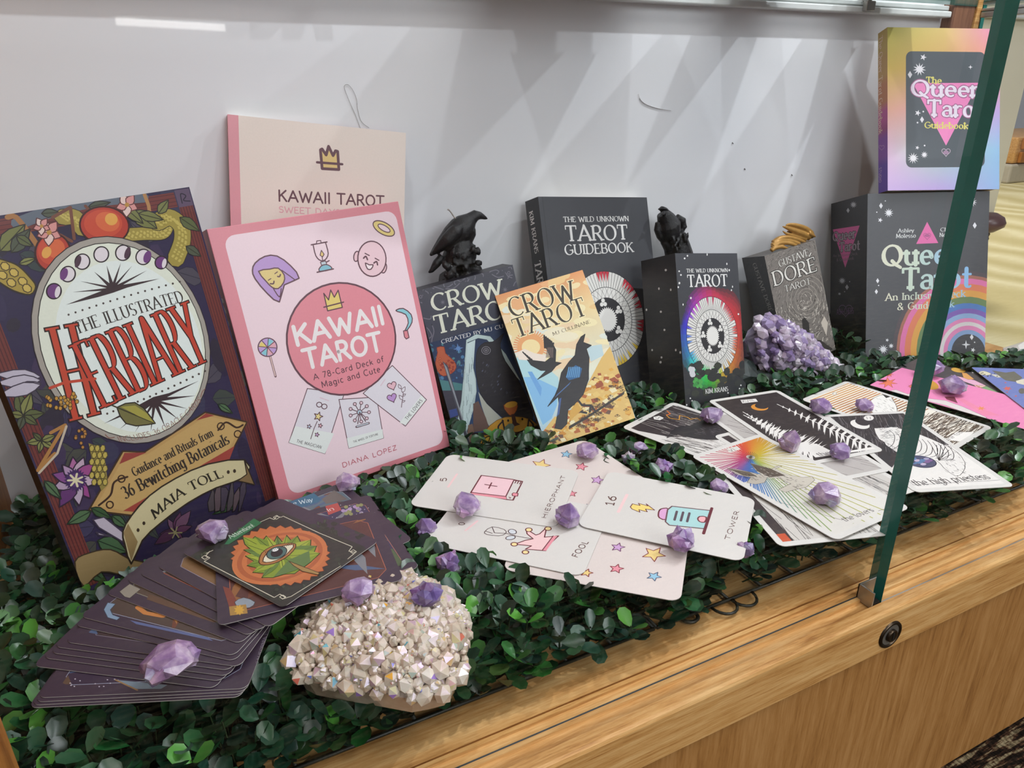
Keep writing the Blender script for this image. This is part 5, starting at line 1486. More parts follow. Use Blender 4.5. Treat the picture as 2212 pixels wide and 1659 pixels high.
def d_tower(a):
    fr(a, 0, 0, 1, 1, KC); a.crop('M')
    a.text('16', (445, 396), (478, 308), (372, 378), 'sans', '5b3a34'); a.line([(492, 450), (572, 292)], 2.0, 'ecc8c8')
    a.shape([(602, 405), (622, 376), (692, 392), (676, 371), (762, 395), (748, 376), (826, 434), (742, 424), (758, 450), (682, 430), (690, 453), (618, 424)], 'ecd27a', IN, .6)
    a.shape([(872, 432), (905, 418), (955, 425), (935, 520), (870, 505), (860, 470)], 'd9a3cc', IN, .95, 2)
    a.shape([(945, 430), (985, 398), (1340, 438), (1285, 605), (960, 572), (925, 540)], 'a9d0d0', '6a4a50', .95)
    a.line([(1352, 415), (1275, 650)], 1.8, IN)
    a.shape([(1300, 498), (1240, 492), (1222, 515), (1240, 540), (1285, 545)], 'ecaeb4', IN, .9, 2)
    for x in (1022, 1080, 1138): a.line([(x + 8, 445 + (x - 1022) * .13), (x - 14, 525 + (x - 1022) * .13)], 1.5, '5a4a54')
    a.text('TOWER', (1514, 712), (1604, 446), (1470, 698), 'sans', '5b3a34')
card('oracle_card', 'white card reading TOWER with a teal tower and lightning bolt drawing', 'card', (0.2532, 0.2960), G + .0019, -49.1, .096, .0712, d_tower, KC, M['card'], .0062, KG)

# ---- black ink cards with white borders
WB = 'd5d1cc'; BK = '2b2427'; WG = 'ink drawn cards with white borders'
def border(a, col, m=.0042):
    a.up(); a.raw([Vector((m, m)), Vector((a.w - m, m)), Vector((a.w - m, a.h - m)), Vector((m, a.h - m))], col); a.inset = m
def hatch(a, n, cols, wmm, ang=0, L=.2, x=(0, 1), y=(0, 1), jit=.2):
    for k in range(n):
        X, Y = (x[0] + (x[1] - x[0]) * RND.random()) * a.w, (y[0] + (y[1] - y[0]) * RND.random()) * a.h
        t = radians(ang) + RND.uniform(-jit, jit); l = L * a.h * RND.uniform(.5, 1)
        if k % 60 == 0: a.up()
        for q in strip_polys([(X, Y), (X + l * cos(t), Y + l * sin(t))], lambda d: wmm / 1000): a.raw(q, RND.choice(cols))
def d_plain(a):
    border(a, 'c9c3bd'); hatch(a, 160, ['5a5450', '3a3436'], .35, 5, .5); fr(a, .0, .05, 1, .16, '3a2f30'); fr(a, .9, .04, 1, .14, 'c0502e')
card('tarot_card', 'ink card under the lovers card, only its lower corner showing beside the green glass edge', 'card', (0.3391, 0.2864), G + .0001, -107.3, .12, .0694, d_plain, WB, M['card'], .0045, WG)
card('tarot_card', 'grey hatched ink card with an orange mark, tucked between the lovers and the high priestess', 'card', (0.3824, 0.3052), G + .0006, -92.1, .12, .0694, d_plain, WB, M['card'], .0045, WG)
def d_wfool(a):
    border(a, 'e6dfd2')
    for k in range(26):
        f = k / 26; a.up()
        for q in strip_polys([(f * .62 * a.w, .0), (f * .62 * a.w + .002, a.h)], lambda d: .0011): a.raw(q, ['c9882f', 'b8722c', 'a0622e', '8a5a34'][min(3, int(f * 4))])
    hatch(a, 320, ['5a4636', '3c322c', '6a5644'], .45, 90, .4, (.66, .98), (0, 1))
    a.crop('K')
    a.shape([(930, 640), (1000, 600), (1080, 590), (1120, 640), (1150, 700), (1130, 750), (960, 745), (900, 690)], 'e9e5df', '4a4440', .4, 2)
    for k in range(36): x, y = 960 + RND.random() * 160, 620 + RND.random() * 110; a.line([(x, y), (x + 18, y + 10)], .25, '4a4440', up=(k == 0))
    a.shape([(1020, 580), (1060, 570), (1120, 600), (1060, 620)], '2f2a28'); a.ell((630, 582), 22, 13, 'e6dfd2'); a.oval((630, 582), 16, 10, None, '3a3434', .35)
    a.poly([(1560, 965), (1640, 905), (1800, 900), (1700, 985)], 'e8e3dd'); a.text('the fool', (1582, 975), (1712, 900), (1572, 945), 'script', '3a3434')
card('tarot_card', 'ink card with golden stripes and a small white bird, rearmost by the amethyst cluster', 'card', (0.5063, 0.3329), G + .0003, -80.3, .12, .0694, d_wfool, WB, M['card'], .0045, WG)
def d_priest(a):
    border(a, 'e2ddd8'); a.crop('K')
    a.poly([(520, 740), (1220, 740), (1680, 1010), (1400, 1010), (1150, 860), (980, 870), (1060, 1010), (1180, 1090), (1110, 1200), (900, 1060)], '332d2f')
    hatch(a, 240, ['5a5456', '8a8486', '1f1b1d'], .25, -20, .25, (0, .5), (0, 1))
    a.ell((842, 838), 82, 36, 'e2ddd8', 12); a.ell((862, 820), 62, 28, '332d2f', 12); a.ell((915, 785), 42, 22, 'e2ddd8'); a.line([(895, 776), (905, 795)], .4, '332d2f'); a.line([(925, 776), (930, 795)], .4, '332d2f')
    a.shape([(960, 870), (1020, 880), (1100, 860), (1200, 880), (1360, 930), (1500, 990), (1640, 1060), (1720, 1160), (1700, 1240), (1640, 1270), (1540, 1200), (1480, 1140), (1330, 1130), (1180, 1060), (1080, 1000), (1000, 960)], 'e2ddd8', '3a3436', .35, 2)
    for k in range(12):
        x = 1090 + k * 45; a.line([(x, 890 + k * 12), (x + 40, 930 + k * 14), (x + 30, 1000 + k * 12), (x - 20, 1040 + k * 9)], .45, '3a3436', sm=3, up=(k == 0))
    for k in range(60): x, y = 1000 + RND.random() * 160, 880 + RND.random() * 100; a.line([(x, y), (x + 22, y + RND.uniform(-12, 12))], .3, '3a3436', up=(k == 0))
    for k in range(70): x, y = 1540 + RND.random() * 180, 1060 + RND.random() * 190; a.line([(x, y), (x + 16, y + 10)], .22, '6a6466', up=(k == 0))
    for t in range(7): a.line([(1500, 1140), (1500 + 110 * cos(-t * .35), 1130 + 120 * sin(-t * .35))], .45, '2c2628', up=(t == 0))
    a.oval((1352, 1150), 128, 48, '4a4a66', '2a2838', .6, 8)
    for k in range(16): a.ell((1270 + RND.random() * 160, 1120 + RND.random() * 55), 26, 11, RND.choice(['7a5a8a', '5a78a0', '9a94b0', '3a3a5c', 'b8a8c0']), n=7, up=(k == 0))
    for pts in ([(1130, 1215), (1290, 1345), (2060, 1300)],): a.line(pts, .35, '5a5456')
    a.text('the high priestess', (1312, 1352), (1940, 1292), (1306, 1300), 'script', '3a3436')
card('tarot_card', 'ink card reading the high priestess with a white tiger and dark oval gem', 'card', (0.4629, 0.2863), G + .0010, -111.0, .12, .0694, d_priest, WB, M['card'], .0045, WG)
def d_raven(a):
    border(a, 'd9d4cf'); a.crop('N')
    a.poly([(100, 510), (600, 240), (1700, 470), (1500, 600), (560, 600)], '3a3234')
    hatch(a, 420, ['2a2426', '4a4244', 'b8b0aa', '6a6264'], .3, 8, .3, (0, .95), (.2, 1))
    a.shape([(530, 605), (640, 490), (800, 470), (930, 420), (1120, 430), (1290, 520), (1330, 600), (1200, 630), (960, 630), (760, 600), (680, 570), (560, 600)], '2c282a', '1c181a', .4, 2)
    for k in range(40): x, y = 830 + RND.random() * 340, 470 + RND.random() * 100; a.line([(x, y), (x + 34, y + 12)], .3, '6a6466', up=(k == 0))
    hatch(a, 90, ['8a8280', '5a5452'], .3, 12, .3, (.25, .9), (0, .25))
    a.line([(530, 305), (570, 335), (525, 355), (560, 385), (670, 405), (675, 355), (760, 375), (800, 400), (870, 385), (910, 410)], .85, 'c98f34'); a.line([(535, 308), (568, 335), (528, 352)], 1.0, 'cf6a2c')
    a.line([(1150, 630), (1200, 670), (1280, 655)], .8, 'b8a040'); a.shape([(375, 375), (440, 360), (495, 385), (450, 410), (385, 400)], 'e2ddd8'); a.line([(395, 380), (430, 395), (440, 375), (470, 390)], .4, '332d2f')
card('tarot_card', 'ink card with a dark raven and thin yellow lightning, leftmost of the bordered cards', 'card', (0.3485, 0.3640), G + .0005, -72.5, .12, .0694, d_raven, WB, M['card'], .0045, WG)
def d_white(a): border(a, 'b5aeaa'); hatch(a, 60, ['4a4446'], .3, 40, .3)
card('tarot_card', 'ink card of which only a white corner shows between the raven and the lovers', 'card', (0.3950, 0.3330), G + .0011, -98.0, .12, .0694, d_white, WB, M['card'], .0045, WG)
def d_moon(a):
    border(a, '312929'); hatch(a, 260, ['4a4040', '5c5250', '282222'], .25, 60, .12)
    a.crop('N'); a.poly([(1365, 180), (1540, 165), (1565, 198), (1390, 218)], 'e2ddd8'); a.text('XVIII', (1395, 210), (1530, 194), (1390, 184), 'light', '3a3034')
    a.ell((1585, 262), 98, 38, 'd08a34', 4); a.ell((1608, 248), 78, 32, '312929', 4)
    def fir(p0, p1, wd):
        A, B = Vector(p0), Vector(p1); d = B - A; n_ = Vector((-d.y, d.x)).normalized()
        a.line([p0, p1], .8, 'e2ddd8')
        for k in range(15):
            t = .06 + .94 * k / 14; c = A + d * t
            for s in (1, -1):
                for z_ in range(3):
                    e = c + n_ * (s * wd * t * RND.uniform(.35, 1.0)) + d.normalized() * (wd * RND.uniform(.2, .75) * t)
                    f2 = c + d.normalized() * (wd * .16)
                    a.poly([tuple(c), tuple(e), tuple(f2)], 'e2ddd8', up=False)
    fir((1395, 315), (2080, 720), 200)
    a.crop('K'); fir((150, 670), (880, 1010), 150); fir((-130, 760), (420, 1060), 160)
    a.poly([(340, 1010), (480, 1000), (640, 1080), (980, 1020), (1010, 1040), (470, 1115)], 'e2ddd8'); a.text('the moon', (500, 1105), (800, 1050), (490, 1075), 'script', '3a3034')
card('tarot_card', 'dark ink card with an orange crescent moon and white fir trees', 'card', (0.4154, 0.3543), G + .0016, -98.0, .12, .0694, d_moon, WB, M['card'], .0045, WG)
def d_lovers(a):
    border(a, 'd6d1ca'); a.crop('N')
    c = (1482, 830); col = ['c03a5c', 'c8464c', 'd0602f', 'd2862e', 'cfa030', 'c9b040', 'b8ac3e', '9aa04a', '7f9660', '7a9a8a', '6a94b4', '4a78b0', '3f62a0', '4a5aa0', '6a5a9a', '8a4a86', 'a8406e', 'b83a60']
    n_ = 120; C2 = a.m(c)
    def hue(t):
        f = ((math.degrees(t) % 360) / 360.0 * len(col)); return col[int(f) % len(col)]
    for k in range(n_):       # rays start at the upper left: red, then orange and yellow round the top
        t = 2 * pi * k / n_ + RND.uniform(-.012, .012); img = (cos(t), sin(t))
        p1 = a.m((c[0] + 130 * img[0], c[1] + 130 * img[1])); d = (p1 - C2).normalized()
        ang = (math.degrees(t) + 180) % 360        # 0 = left in the picture, growing upwards round
        key = [(0, 'b83058'), (35, 'c8403c'), (70, 'cc5a2a'), (110, 'c8862a'), (150, 'c0a030'), (185, 'b5a83a'), (205, 'a8a848'), (225, '7f9a60'), (245, '4a7ab0'), (275, '3f62a4'), (300, '5a5a9c'), (325, '96487e'), (360, 'b83058')]
        for (a0, c0), (a1, c1) in zip(key, key[1:]):
            if a0 <= ang <= a1:
                s = (ang - a0) / (a1 - a0); cc = tuple(hexc(c0)[i] * (1 - s) + hexc(c1)[i] * s for i in range(3)); break
        L = .11 if 150 < ang < 260 else .05; L *= RND.uniform(.7, 1)
        if k % 40 == 0: a.up()
        for s0, s1, w in ((.003, L, .0008), (.25 * L, L * .9, .0008)):
            for q in strip_polys([C2 + d * s0, C2 + d * s1], lambda d_: w): a.raw(q, cc)
    for k in range(24):
        t = 2 * pi * k / 24; p1 = a.m((c[0] + 90 * cos(t), c[1] + 60 * sin(t)))
        if k == 0: a.up()
        for q in strip_polys([C2, p1], lambda d_: .0003): a.raw(q, '4a4030')
    a.poly([(1205, 735), (1330, 705), (1370, 740), (1240, 780)], 'd6d1ca'); a.text('VI', (1250, 770), (1318, 752), (1240, 740), 'light', '3a3034')
    GD = '4a4038'
    a.shape([(1215, 955), (1340, 970), (1480, 1000), (1600, 1030), (1670, 1070), (1640, 1120), (1540, 1140), (1440, 1120), (1480, 1060), (1330, 1030)], 'b5aca0', GD, .3)
    a.shape([(1475, 895), (1600, 930), (1720, 965), (1800, 925), (1840, 932), (1760, 965), (1900, 1030), (2080, 1060), (2180, 1050), (2212, 1090), (2120, 1170), (1990, 1200), (1880, 1230), (1800, 1200), (1940, 1130), (1800, 1070), (1640, 1060), (1540, 980)], 'c5bdb0', GD, .3)
    a.poly([(1480, 900), (1720, 965), (1880, 1040), (1700, 1060), (1560, 990)], '5a4e44'); a.poly([(1220, 958), (1470, 1000), (1560, 1050), (1400, 1040)], '665a4e')
    for k in range(110):
        x = 1480 + RND.random() * 620; y = 920 + (x - 1480) * .3 + RND.random() * 110; a.line([(x, y), (x + 26, y + RND.uniform(-4, 14))], .3, RND.choice(['2f2824', '3f3630', 'd5cec2']), up=(k % 40 == 0))
    for k in range(50):
        x = 1230 + RND.random() * 330; y = 960 + (x - 1230) * .28 + RND.random() * 60; a.line([(x, y), (x + 24, y + 8)], .3, '2f2824', up=(k == 0))
    a.crop('K'); a.line([(0, 1440), (700, 1640), (1180, 1510)], .3, '4a4446'); a.poly([(690, 1640), (960, 1540), (1010, 1570), (720, 1690)], 'd6d1ca')
    a.text('the lovers', (720, 1652), (965, 1562), (708, 1610), 'script', '3a3034')
card('tarot_card', 'colourful ray burst ink card reading the lovers with flying geese, nearest the glass', 'card', (0.3504, 0.2890), G + .0021, -86.6, .12, .0694, d_lovers, WB, M['card'], .0045, WG)

# ---- bright cards at the far right
QG = 'bright full bleed cards at the far right'
def d_black(a):
    fr(a, 0, 0, 1, 1, '3f3a3c'); a.crop('S')
    a.shape([(0, 905), (250, 960), (450, 1010), (640, 1100), (620, 1150), (420, 1090), (200, 1010)], 'dca8c0', '5a3a40', .4); a.shape([(420, 1090), (640, 1105), (830, 1250), (760, 1280), (560, 1190)], 'd9b8a8', '7a3a34', .4)
    for k in range(7): a.line([(470 + k * 45, 1095 + k * 20), (530 + k * 42, 1150 + k * 18)], .8, 'a85a4a', up=(k == 0))
    a.shape([(210, 870), (300, 880), (440, 990), (330, 995), (240, 960)], 'd59a5a', '5a3a28', .4); a.oval((150, 825), 135, 42, 'd0a048', '5a4020', .5, 8)
    a.poly([(760, 1250), (1000, 1340), (1220, 1440), (1080, 1450), (850, 1330)], 'd5a050')
    a.shape([(150, 1240), (480, 1180), (650, 1110), (1080, 1340), (900, 1380), (560, 1370), (540, 1430), (360, 1400)], '7f9f70', '3a4a34', .4)
    for k in range(3): a.line([(-20, 690 + k * 12), (120, 680 + k * 14), (380, 780 + k * 6)], .4, 'a8a0a2', sm=3, up=(k == 0))
    for c in ((320, 740), (410, 870), (230, 1130)): a.star(c, 22, 8, 5, 'd8d4d2', 0, .6)
def d_pink(a):
    fr(a, 0, 0, 1, 1, 'e586b2'); a.crop('K')
    a.ell((1390, 495), 115, 42, 'd09a3c', 18)
    for c, r in (((1075, 490), 82), ((1085, 420), 40), ((1270, 520), 30)): a.star(c, r, r * .4, 7, 'e07a58', 10, .55, '9a3a44', .3)
    a.shape([(1080, 560), (1140, 548), (1240, 585), (1330, 580), (1400, 620), (1560, 640), (1700, 690), (1900, 780), (1880, 800), (1560, 680)], 'd9cfcc', '5a3a40', .3)
    a.crop('S'); a.poly([(80, 1320), (230, 1330), (500, 1480), (900, 1640), (620, 1640), (350, 1480)], 'e586a4'); a.star((560, 1510), 90, 34, 6, 'e08a58', 10, .5); a.poly([(-100, 1300), (80, 1300), (140, 1420), (-60, 1350)], '7a3a48')
def d_blue(a):
    fr(a, 0, 0, 1, 1, '6f7bb4'); a.crop('S')
    a.shape([(520, 860), (600, 840), (700, 870), (740, 900), (640, 920), (540, 900)], 'd5ceb0', '4a4640', .3, 2); a.shape([(740, 900), (860, 910), (970, 940), (870, 960), (780, 930)], 'cfcabc', '4a4640', .3, 2)
    for k in range(9): a.ell((560 + RND.random() * 320, 865 + RND.random() * 80), 14, 9, '4a4640', n=7, up=(k == 0))
    a.poly([(750, 830), (1000, 870), (1150, 850), (1300, 960), (1200, 1040), (1000, 1010), (950, 980)], '6a675c'); a.poly([(1180, 1020), (1327, 980), (1327, 1090), (1200, 1060)], 'd8cfb8')
    for c, r in (((1030, 1155), 90), ((995, 1050), 26), ((1025, 1220), 28), ((1180, 1290), 32)): a.star(c, r, r * .45, 6, 'c8625c', 10, .5)
    a.ell((1290, 1200), 60, 50, '66635c')
PT, PL = hit(1940, 792.3, 2, G + .002), hit(1879, 832, 2, G + .002); PB = hit(2212, 927, 2, G + .002)
dv = (PB - PL).normalized(); yawp = math.degrees(atan2(dv.y, dv.x)); sv = (PT - PL).dot(Vector((-dv.y, dv.x, 0)))
cp = PL + dv * .06 + Vector((-dv.y, dv.x, 0)) * .0347
card('tarot_card', 'dark card with a pink figure and green hill, between pink and blue cards', 'card', (cp.x + .033, cp.y + .012), G + .0006, yawp - 2, .12, .0694, d_black, '4a4446', M['card'], .002, QG)
card('tarot_card', 'bright pink card with orange starbursts lying before the black rainbow box', 'card', (PL + dv * .06 + Vector((-dv.y, dv.x, 0)) * max(.02, sv * .5)).to_2d(), G + .0022, yawp, .12, max(.04, sv), d_pink, 'e586b2', M['card'], .001, QG)
b0, b1 = hit(2097.7, 793.6, 2, G + .003), hit(2212, 882, 2, G + .003)
db = (b1 - b0).normalized(); yb = math.degrees(atan2(db.y, db.x)); cb = b0 + db * .06 + Vector((-db.y, db.x, 0)) * .0347
card('tarot_card', 'blue card with small red stars at the right edge before the white quartz', 'card', cb.to_2d(), G + .0032, yb, .12, .0694, d_blue, '6f7bb4', M['card'], .002, QG)

# ---- the fanned purple deck
HC = '3a2c3b'; HG = 'dark purple oracle cards fanned on the greenery'
FL, FW = .086, .068
def d_fan(seed, tone, strip):
    rr = random.Random(seed)
    def d(a):
        fr(a, 0, 0, 1, 1, HC)
        m = .0062; c = .005
        P = [Vector(p) for p in ((m, m + c), (m + c, m), (a.w - m - c, m), (a.w - m, m + c), (a.w - m, a.h - m - c), (a.w - m - c, a.h - m), (m + c, a.h - m), (m, a.h - m - c))]
        a.up(); a.raw(P, tone); a.up()
        for i in range(8):
            for q in strip_polys([P[i], P[(i + 1) % 8]], lambda d_: .0003): a.raw(q, strip)
        a.inset = m + .0004
        for k in range(26):
            x, y = rr.random() * a.w, rr.random() * a.h
            if k % 9 == 0: a.up()
            cc = rr.choice(['8a5a34', '6a3c2c', 'a5703c', '4a5a7a', '5a4436', '3f3046', '7a7a80', 'b8793c'])
            t = rr.random() * 3; w, l = .003 + rr.random() * .005, .01 + rr.random() * .03
            e = Vector((cos(t), sin(t))); f_ = Vector((-e.y, e.x)); p = Vector((x, y))
            a.raw([p, p + e * l * .5 + f_ * w * .5, p + e * l, p + e * l * .5 - f_ * w * .5], cc)
        a.inset = 0
    return d
def fan_card(lb, rb, z, label, draw, tilt=(0, 0)):
    p0, p1 = hit(lb[0], lb[1], 2, z), hit(rb[0], rb[1], 2, z)
    d = (p1 - p0).normalized(); n_ = Vector((-d.y, d.x, 0))
    c = p0 + d * FL / 2 + n_ * FW / 2
    return card('oracle_card', label, 'card', (c.x, c.y), z, math.degrees(atan2(d.y, d.x)), FL, FW, draw, HC, M['dark_card'], .0035, HG, tilt)
def d_calif(a):
    d_fan(5, '33253a', '8f93a6')(a); a.crop('R'); a.text('CALIFORNIA POPPY', (1996, 655), (2090, 330), (1972, 645), 'serif', '8a808a')
    for k in range(12): a.ell((540 + RND.random() * 380, 770 + RND.random() * 80), 7, 5, 'b0a8b4', n=6, up=(k == 0))
    a.poly([(890, 780), (1290, 820), (1240, 850), (1030, 850)], '6f7f8c'); a.line([(890, 780), (1060, 860)], .6, '8a6a44')
zf = G + .0105
names = ['lowest card of the fanned purple deck, along the front edge of the pile', 'second lowest purple card of the fan, its edge just above the lowest', 'third purple card from the bottom of the fan, at its front edge', 'starry purple card reading CALIFORNIA at the front of the fan']
for i, lb in enumerate([(60, 1529), (66, 1523), (73, 1516), (79, 1507)]):
    fan_card(lb, (562 + i * 2, 1503 - i * 6), zf + i * .0005, names[i], d_calif if i == 3 else d_fan(i, '33253a', '8f8796'))
fl = [((70, 1438), (492, 1490), 'purple fan card just above the starry one, its left corner sticking out'), ((91, 1420), (500, 1474), 'purple fan card second above the starry one'), ((107, 1409), (506, 1462), 'purple fan card third above the starry one, under the lone amethyst'),
      ((115, 1396), (512, 1450), 'purple fan card with a thin pale border line, behind the lone amethyst'), ((139, 1386), (517, 1440), 'purple fan card with a dark leafy strip, left of the lone amethyst'), ((160, 1350), (516, 1430), 'purple fan card with a reddish strip, midway up the fan'),
      ((172, 1331), (520, 1421), 'purple fan card with a blue arch strip, midway up the fan'), ((228, 1281), (538, 1398), 'purple fan card with a grey snake corner, left of the eye card'), ((272, 1252), (552, 1380), 'purple fan card with a gold map strip, left of the eye card'),
      ((300, 1238), (562, 1366), 'purple fan card with a thin red border, close under the eye card'), ((338, 1222), (575, 1352), 'purple fan card with tan scenery, directly left of the eye card')]
tones = ['2f2236', '3a2a36', '3f2c34', '34283c', '3a2a2c', '44302f', '4a3a34', '4c3a30', '6a4a30', '4a3430', '7a5a3a']
for i, (lb, rb, lab) in enumerate(fl):
    def dd(a, i=i):
        d_fan(20 + i, tones[i], ['7a7484', '8a7f8c', '9a5a44', '8f93a6', '7a7080', 'a0664c', '8f93a6', '8a8a7a', 'a8804c', 'a0543c', '8a8090'][i])(a)
        a.crop('R')
        if i == 6: a.shape([(800, 240), (830, 185), (890, 195), (850, 240), (870, 280), (925, 300), (900, 320), (830, 300)], '7a90a8', '3a4454', .3); a.poly([(1000, 320), (1600, 450), (1640, 480), (1050, 350)], '58628c'); a.line([(1060, 220), (1120, 265), (1260, 290)], 2.2, 'b8763c')
        if i == 7: a.shape([(920, 100), (1000, 40), (1085, 80), (1000, 150), (960, 140)], '8a8276', '3a3430', .3); a.poly([(1150, 120), (1700, 320), (1650, 340), (1130, 160)], '5a4030')
        if i == 8: a.shape([(1230, 10), (1330, -40), (1400, 20), (1320, 60)], 'c9a95c', '5a4020', .3); a.poly([(1370, 10), (1520, 50), (1500, 110), (1360, 60)], 'bf8038')
    fan_card(lb, rb, zf + .0022 + i * .0006, lab, dd)
def d_or(a):
    d_fan(60, '5a6a74', '9fa8b0')(a); a.crop('E')
    a.poly([(930, 290), (1220, 185), (1285, 240), (1260, 265), (985, 355)], '2f5f7c'); a.text('for the Way', (880, 330), (1215, 258), (870, 295), 'script', 'c8d4d8')
    a.poly([(1290, 240), (1400, 160), (1520, 240), (1330, 280)], '6a5f5a')
def d_in(a):
    d_fan(61, '3a3250', 'b0705c')(a); a.crop('E')
    a.poly([(1320, 295), (1430, 270), (1465, 335), (1350, 380)], 'b04a44'); a.text('In', (1348, 350), (1405, 330), (1340, 322), 'script', 'dccfca')
    a.poly([(1400, 500), (1780, 470), (1900, 690), (1640, 620)], '4a7a94'); a.poly([(1440, 510), (1640, 490), (1610, 580), (1520, 560)], 'c8603c'); a.poly([(1640, 640), (1920, 680), (2030, 830), (1700, 830)], '4f5f3c')
    a.line([(1610, 400), (1645, 500), (1630, 600)], .8, '8a5a34')
    for k in range(16): a.ell((1480 + RND.random() * 170, 290 + RND.random() * 100), 20, 15, RND.choice(['a58ab0', '8a7a98', '8a8a5a']), n=7, up=(k == 0))
    for k in range(30): a.ell((1380 + RND.random() * 380, 290 + RND.random() * 180), 4, 4, 'c0bac4', n=5, up=(k == 0))
    a.line([(1725, 490), (1800, 600), (1910, 780)], .5, 'd8d4cc'); a.oval((1795, 610), 30, 22, None, 'd8d4cc', .5); a.line([(1810, 860), (1935, 815), (1940, 805)], .4, 'd8d4cc'); a.poly([(1690, 770), (1840, 680), (1870, 700), (1700, 800)], '4a6a3a')
card('oracle_card', 'purple card with a blue name flag, rearmost of the fan under the pink box', 'card', (0.0592, 0.3728), G + .0030, -76.7 + 180, FL, FW, d_or, HC, M['dark_card'], .0035, HG)
card('oracle_card', 'purple card with a night flower and sea, right of the eye card', 'card', (0.0604, 0.3514), G + .0050, -88.0 + 180, FL, FW, d_in, HC, M['dark_card'], .0035, HG)
def d_sun(a):
    d_fan(62, '54302c', 'b0644a')(a); a.crop('E')
    a.poly([(415, 1010), (480, 1030), (560, 1180), (470, 1190)], '7a3c30'); a.shape([(520, 1150), (600, 1110), (700, 1150), (650, 1200), (560, 1195)], '8a929c', '3a3a40', .3, 2); a.poly([(470, 1190), (620, 1170), (635, 1250), (480, 1270)], 'a07a40'); a.star((560, 1220), 50, 30, 9, 'c89a3c')
fan_card((470, 1352), (590, 1322), zf + .0095, 'purple card with a sun corner and small cloud, just below the eye card', d_sun)
def d_nettle(a):
    fr(a, 0, 0, 1, 1, '43343f'); a.crop('E')
    a.poly([(125, 745), (170, 715), (850, 345), (920, 345), (1660, 655), (1690, 690), (1010, 1180), (930, 1190), (150, 770)], '2c2b26')
    for k in range(170):
        x, y = 200 + RND.random() * 1450, 400 + RND.random() * 760; r = 34
        a.leaf((x, y), (x + r * 1.6 * cos(k * 1.7), y + r * 1.2 * sin(k * 1.7)), .6, RND.choice(['34392c', '2c3226', '3c4434', '272a22']), '1c1e18', None, .25) if k % 2 else a.ell((x, y), 30, 20, RND.choice(['30352a', '262a20']), n=7, up=(k % 30 == 0))
    P = []
    for k in range(60):
        t = 2 * pi * k / 60; w = 1 + (.06 if k % 2 else -.03); P.append((925 + 420 * w * cos(t), 740 + 255 * w * sin(t)))
    a.shape(P, 'b8683a', '5a2a1a', .4)
    for k in range(7): a.ov(a.m((925, 740)), (a.m((1330 - k * 40, 740)) - a.m((925, 740))).length, (a.m((925, 985 - k * 26)) - a.m((925, 740))).length, ['bf6f40', 'a85a34'][k % 2], rot=-30 * 0)
    LF = [(590, 575), (650, 620), (700, 570), (760, 620), (800, 565), (860, 640), (895, 565), (960, 640), (980, 560), (1040, 630), (1075, 565), (1120, 650), (1195, 600), (1190, 670), (1245, 655), (1220, 720), (1275, 720), (1190, 800), (1120, 850), (1050, 900), (960, 905), (860, 935), (760, 935), (790, 895), (680, 890), (720, 850), (630, 830), (690, 790), (615, 745), (680, 730), (600, 690), (670, 690), (610, 640)]
    a.shape(LF, '7d8f2e', '2c3414', .5)
    for k, q in enumerate(LF[::2]): a.leaf((930, 750), q, .3, ['8f9e34', '6f862e', '9aa63c', '5f7a3a'][k % 4], None, '3c4a1c', .3)
    a.poly([(1190, 800), (1120, 850), (960, 905), (860, 935), (1000, 780), (1180, 700)], '5a7440')
    a.shape([(1000, 790), (1100, 830), (1270, 895), (1260, 912), (1120, 880), (1040, 830)], '9a7a44', '4a3418', .4)
    a.shape([(735, 800), (760, 720), (850, 660), (960, 635), (1060, 640), (1040, 700), (960, 770), (860, 815), (770, 825)], 'a5703f', '4a1f14', .5, 2)
    a.shape([(770, 795), (800, 730), (880, 675), (1040, 645), (1010, 700), (940, 760), (840, 800)], 'd9d2b8', '3a1812', .5, 2)
    a.oval((893, 718), 92, 52, '4a6a66', '23201c', .5, -18); a.oval((893, 718), 56, 36, '231f22', None, .5, -18) ; a.ell((880, 692), 30, 14, 'e2e4e2', -15)
    for k in range(16): a.line([(800 + k * 15, 722 - k * 5), (790 + k * 15, 706 - k * 5)], .25, '3a1812', up=(k == 0))
    for pts in ([(740, 445), (830, 405), (870, 420), (890, 390), (930, 400), (950, 390), (1270, 540), (1560, 660)], [(1560, 660), (1530, 700), (1590, 710), (1520, 770)], [(265, 720), (330, 690)], [(300, 700), (265, 740), (300, 760), (250, 790), (870, 1110), (920, 1080), (970, 1110), (940, 1125), (1020, 1100), (1460, 830)]):
        a.line(pts, .45, 'c9c2ae', round_=False)
    for c in ((890, 400), (255, 755), (1570, 705), (945, 1105)): a.line([(c[0] - 28, c[1]), (c[0], c[1] - 18), (c[0] + 28, c[1]), (c[0], c[1] + 18)], .4, 'c9c2ae', closed=True, round_=False)
    a.poly([(430, 640), (480, 570), (690, 410), (760, 450), (700, 490), (470, 640)], '2f6a44'); a.text('Attention!', (486, 592), (700, 478), (468, 560), 'script', 'c9d2c4')
    a.text('NETTLE', (1290, 995), (1450, 898), (1268, 965), 'serif', '9a9494'); a.line([(1250, 1000), (1290, 965), (1430, 880), (1470, 880)], .25, '9a9494')
NC = card('oracle_card', 'topmost purple card reading NETTLE with a green eye leaf on an orange disc', 'card', (0.0303, 0.3385), G + .0215, -60.3, .0800, .0637, d_nettle, HC, M['dark_card'], .0035, HG)
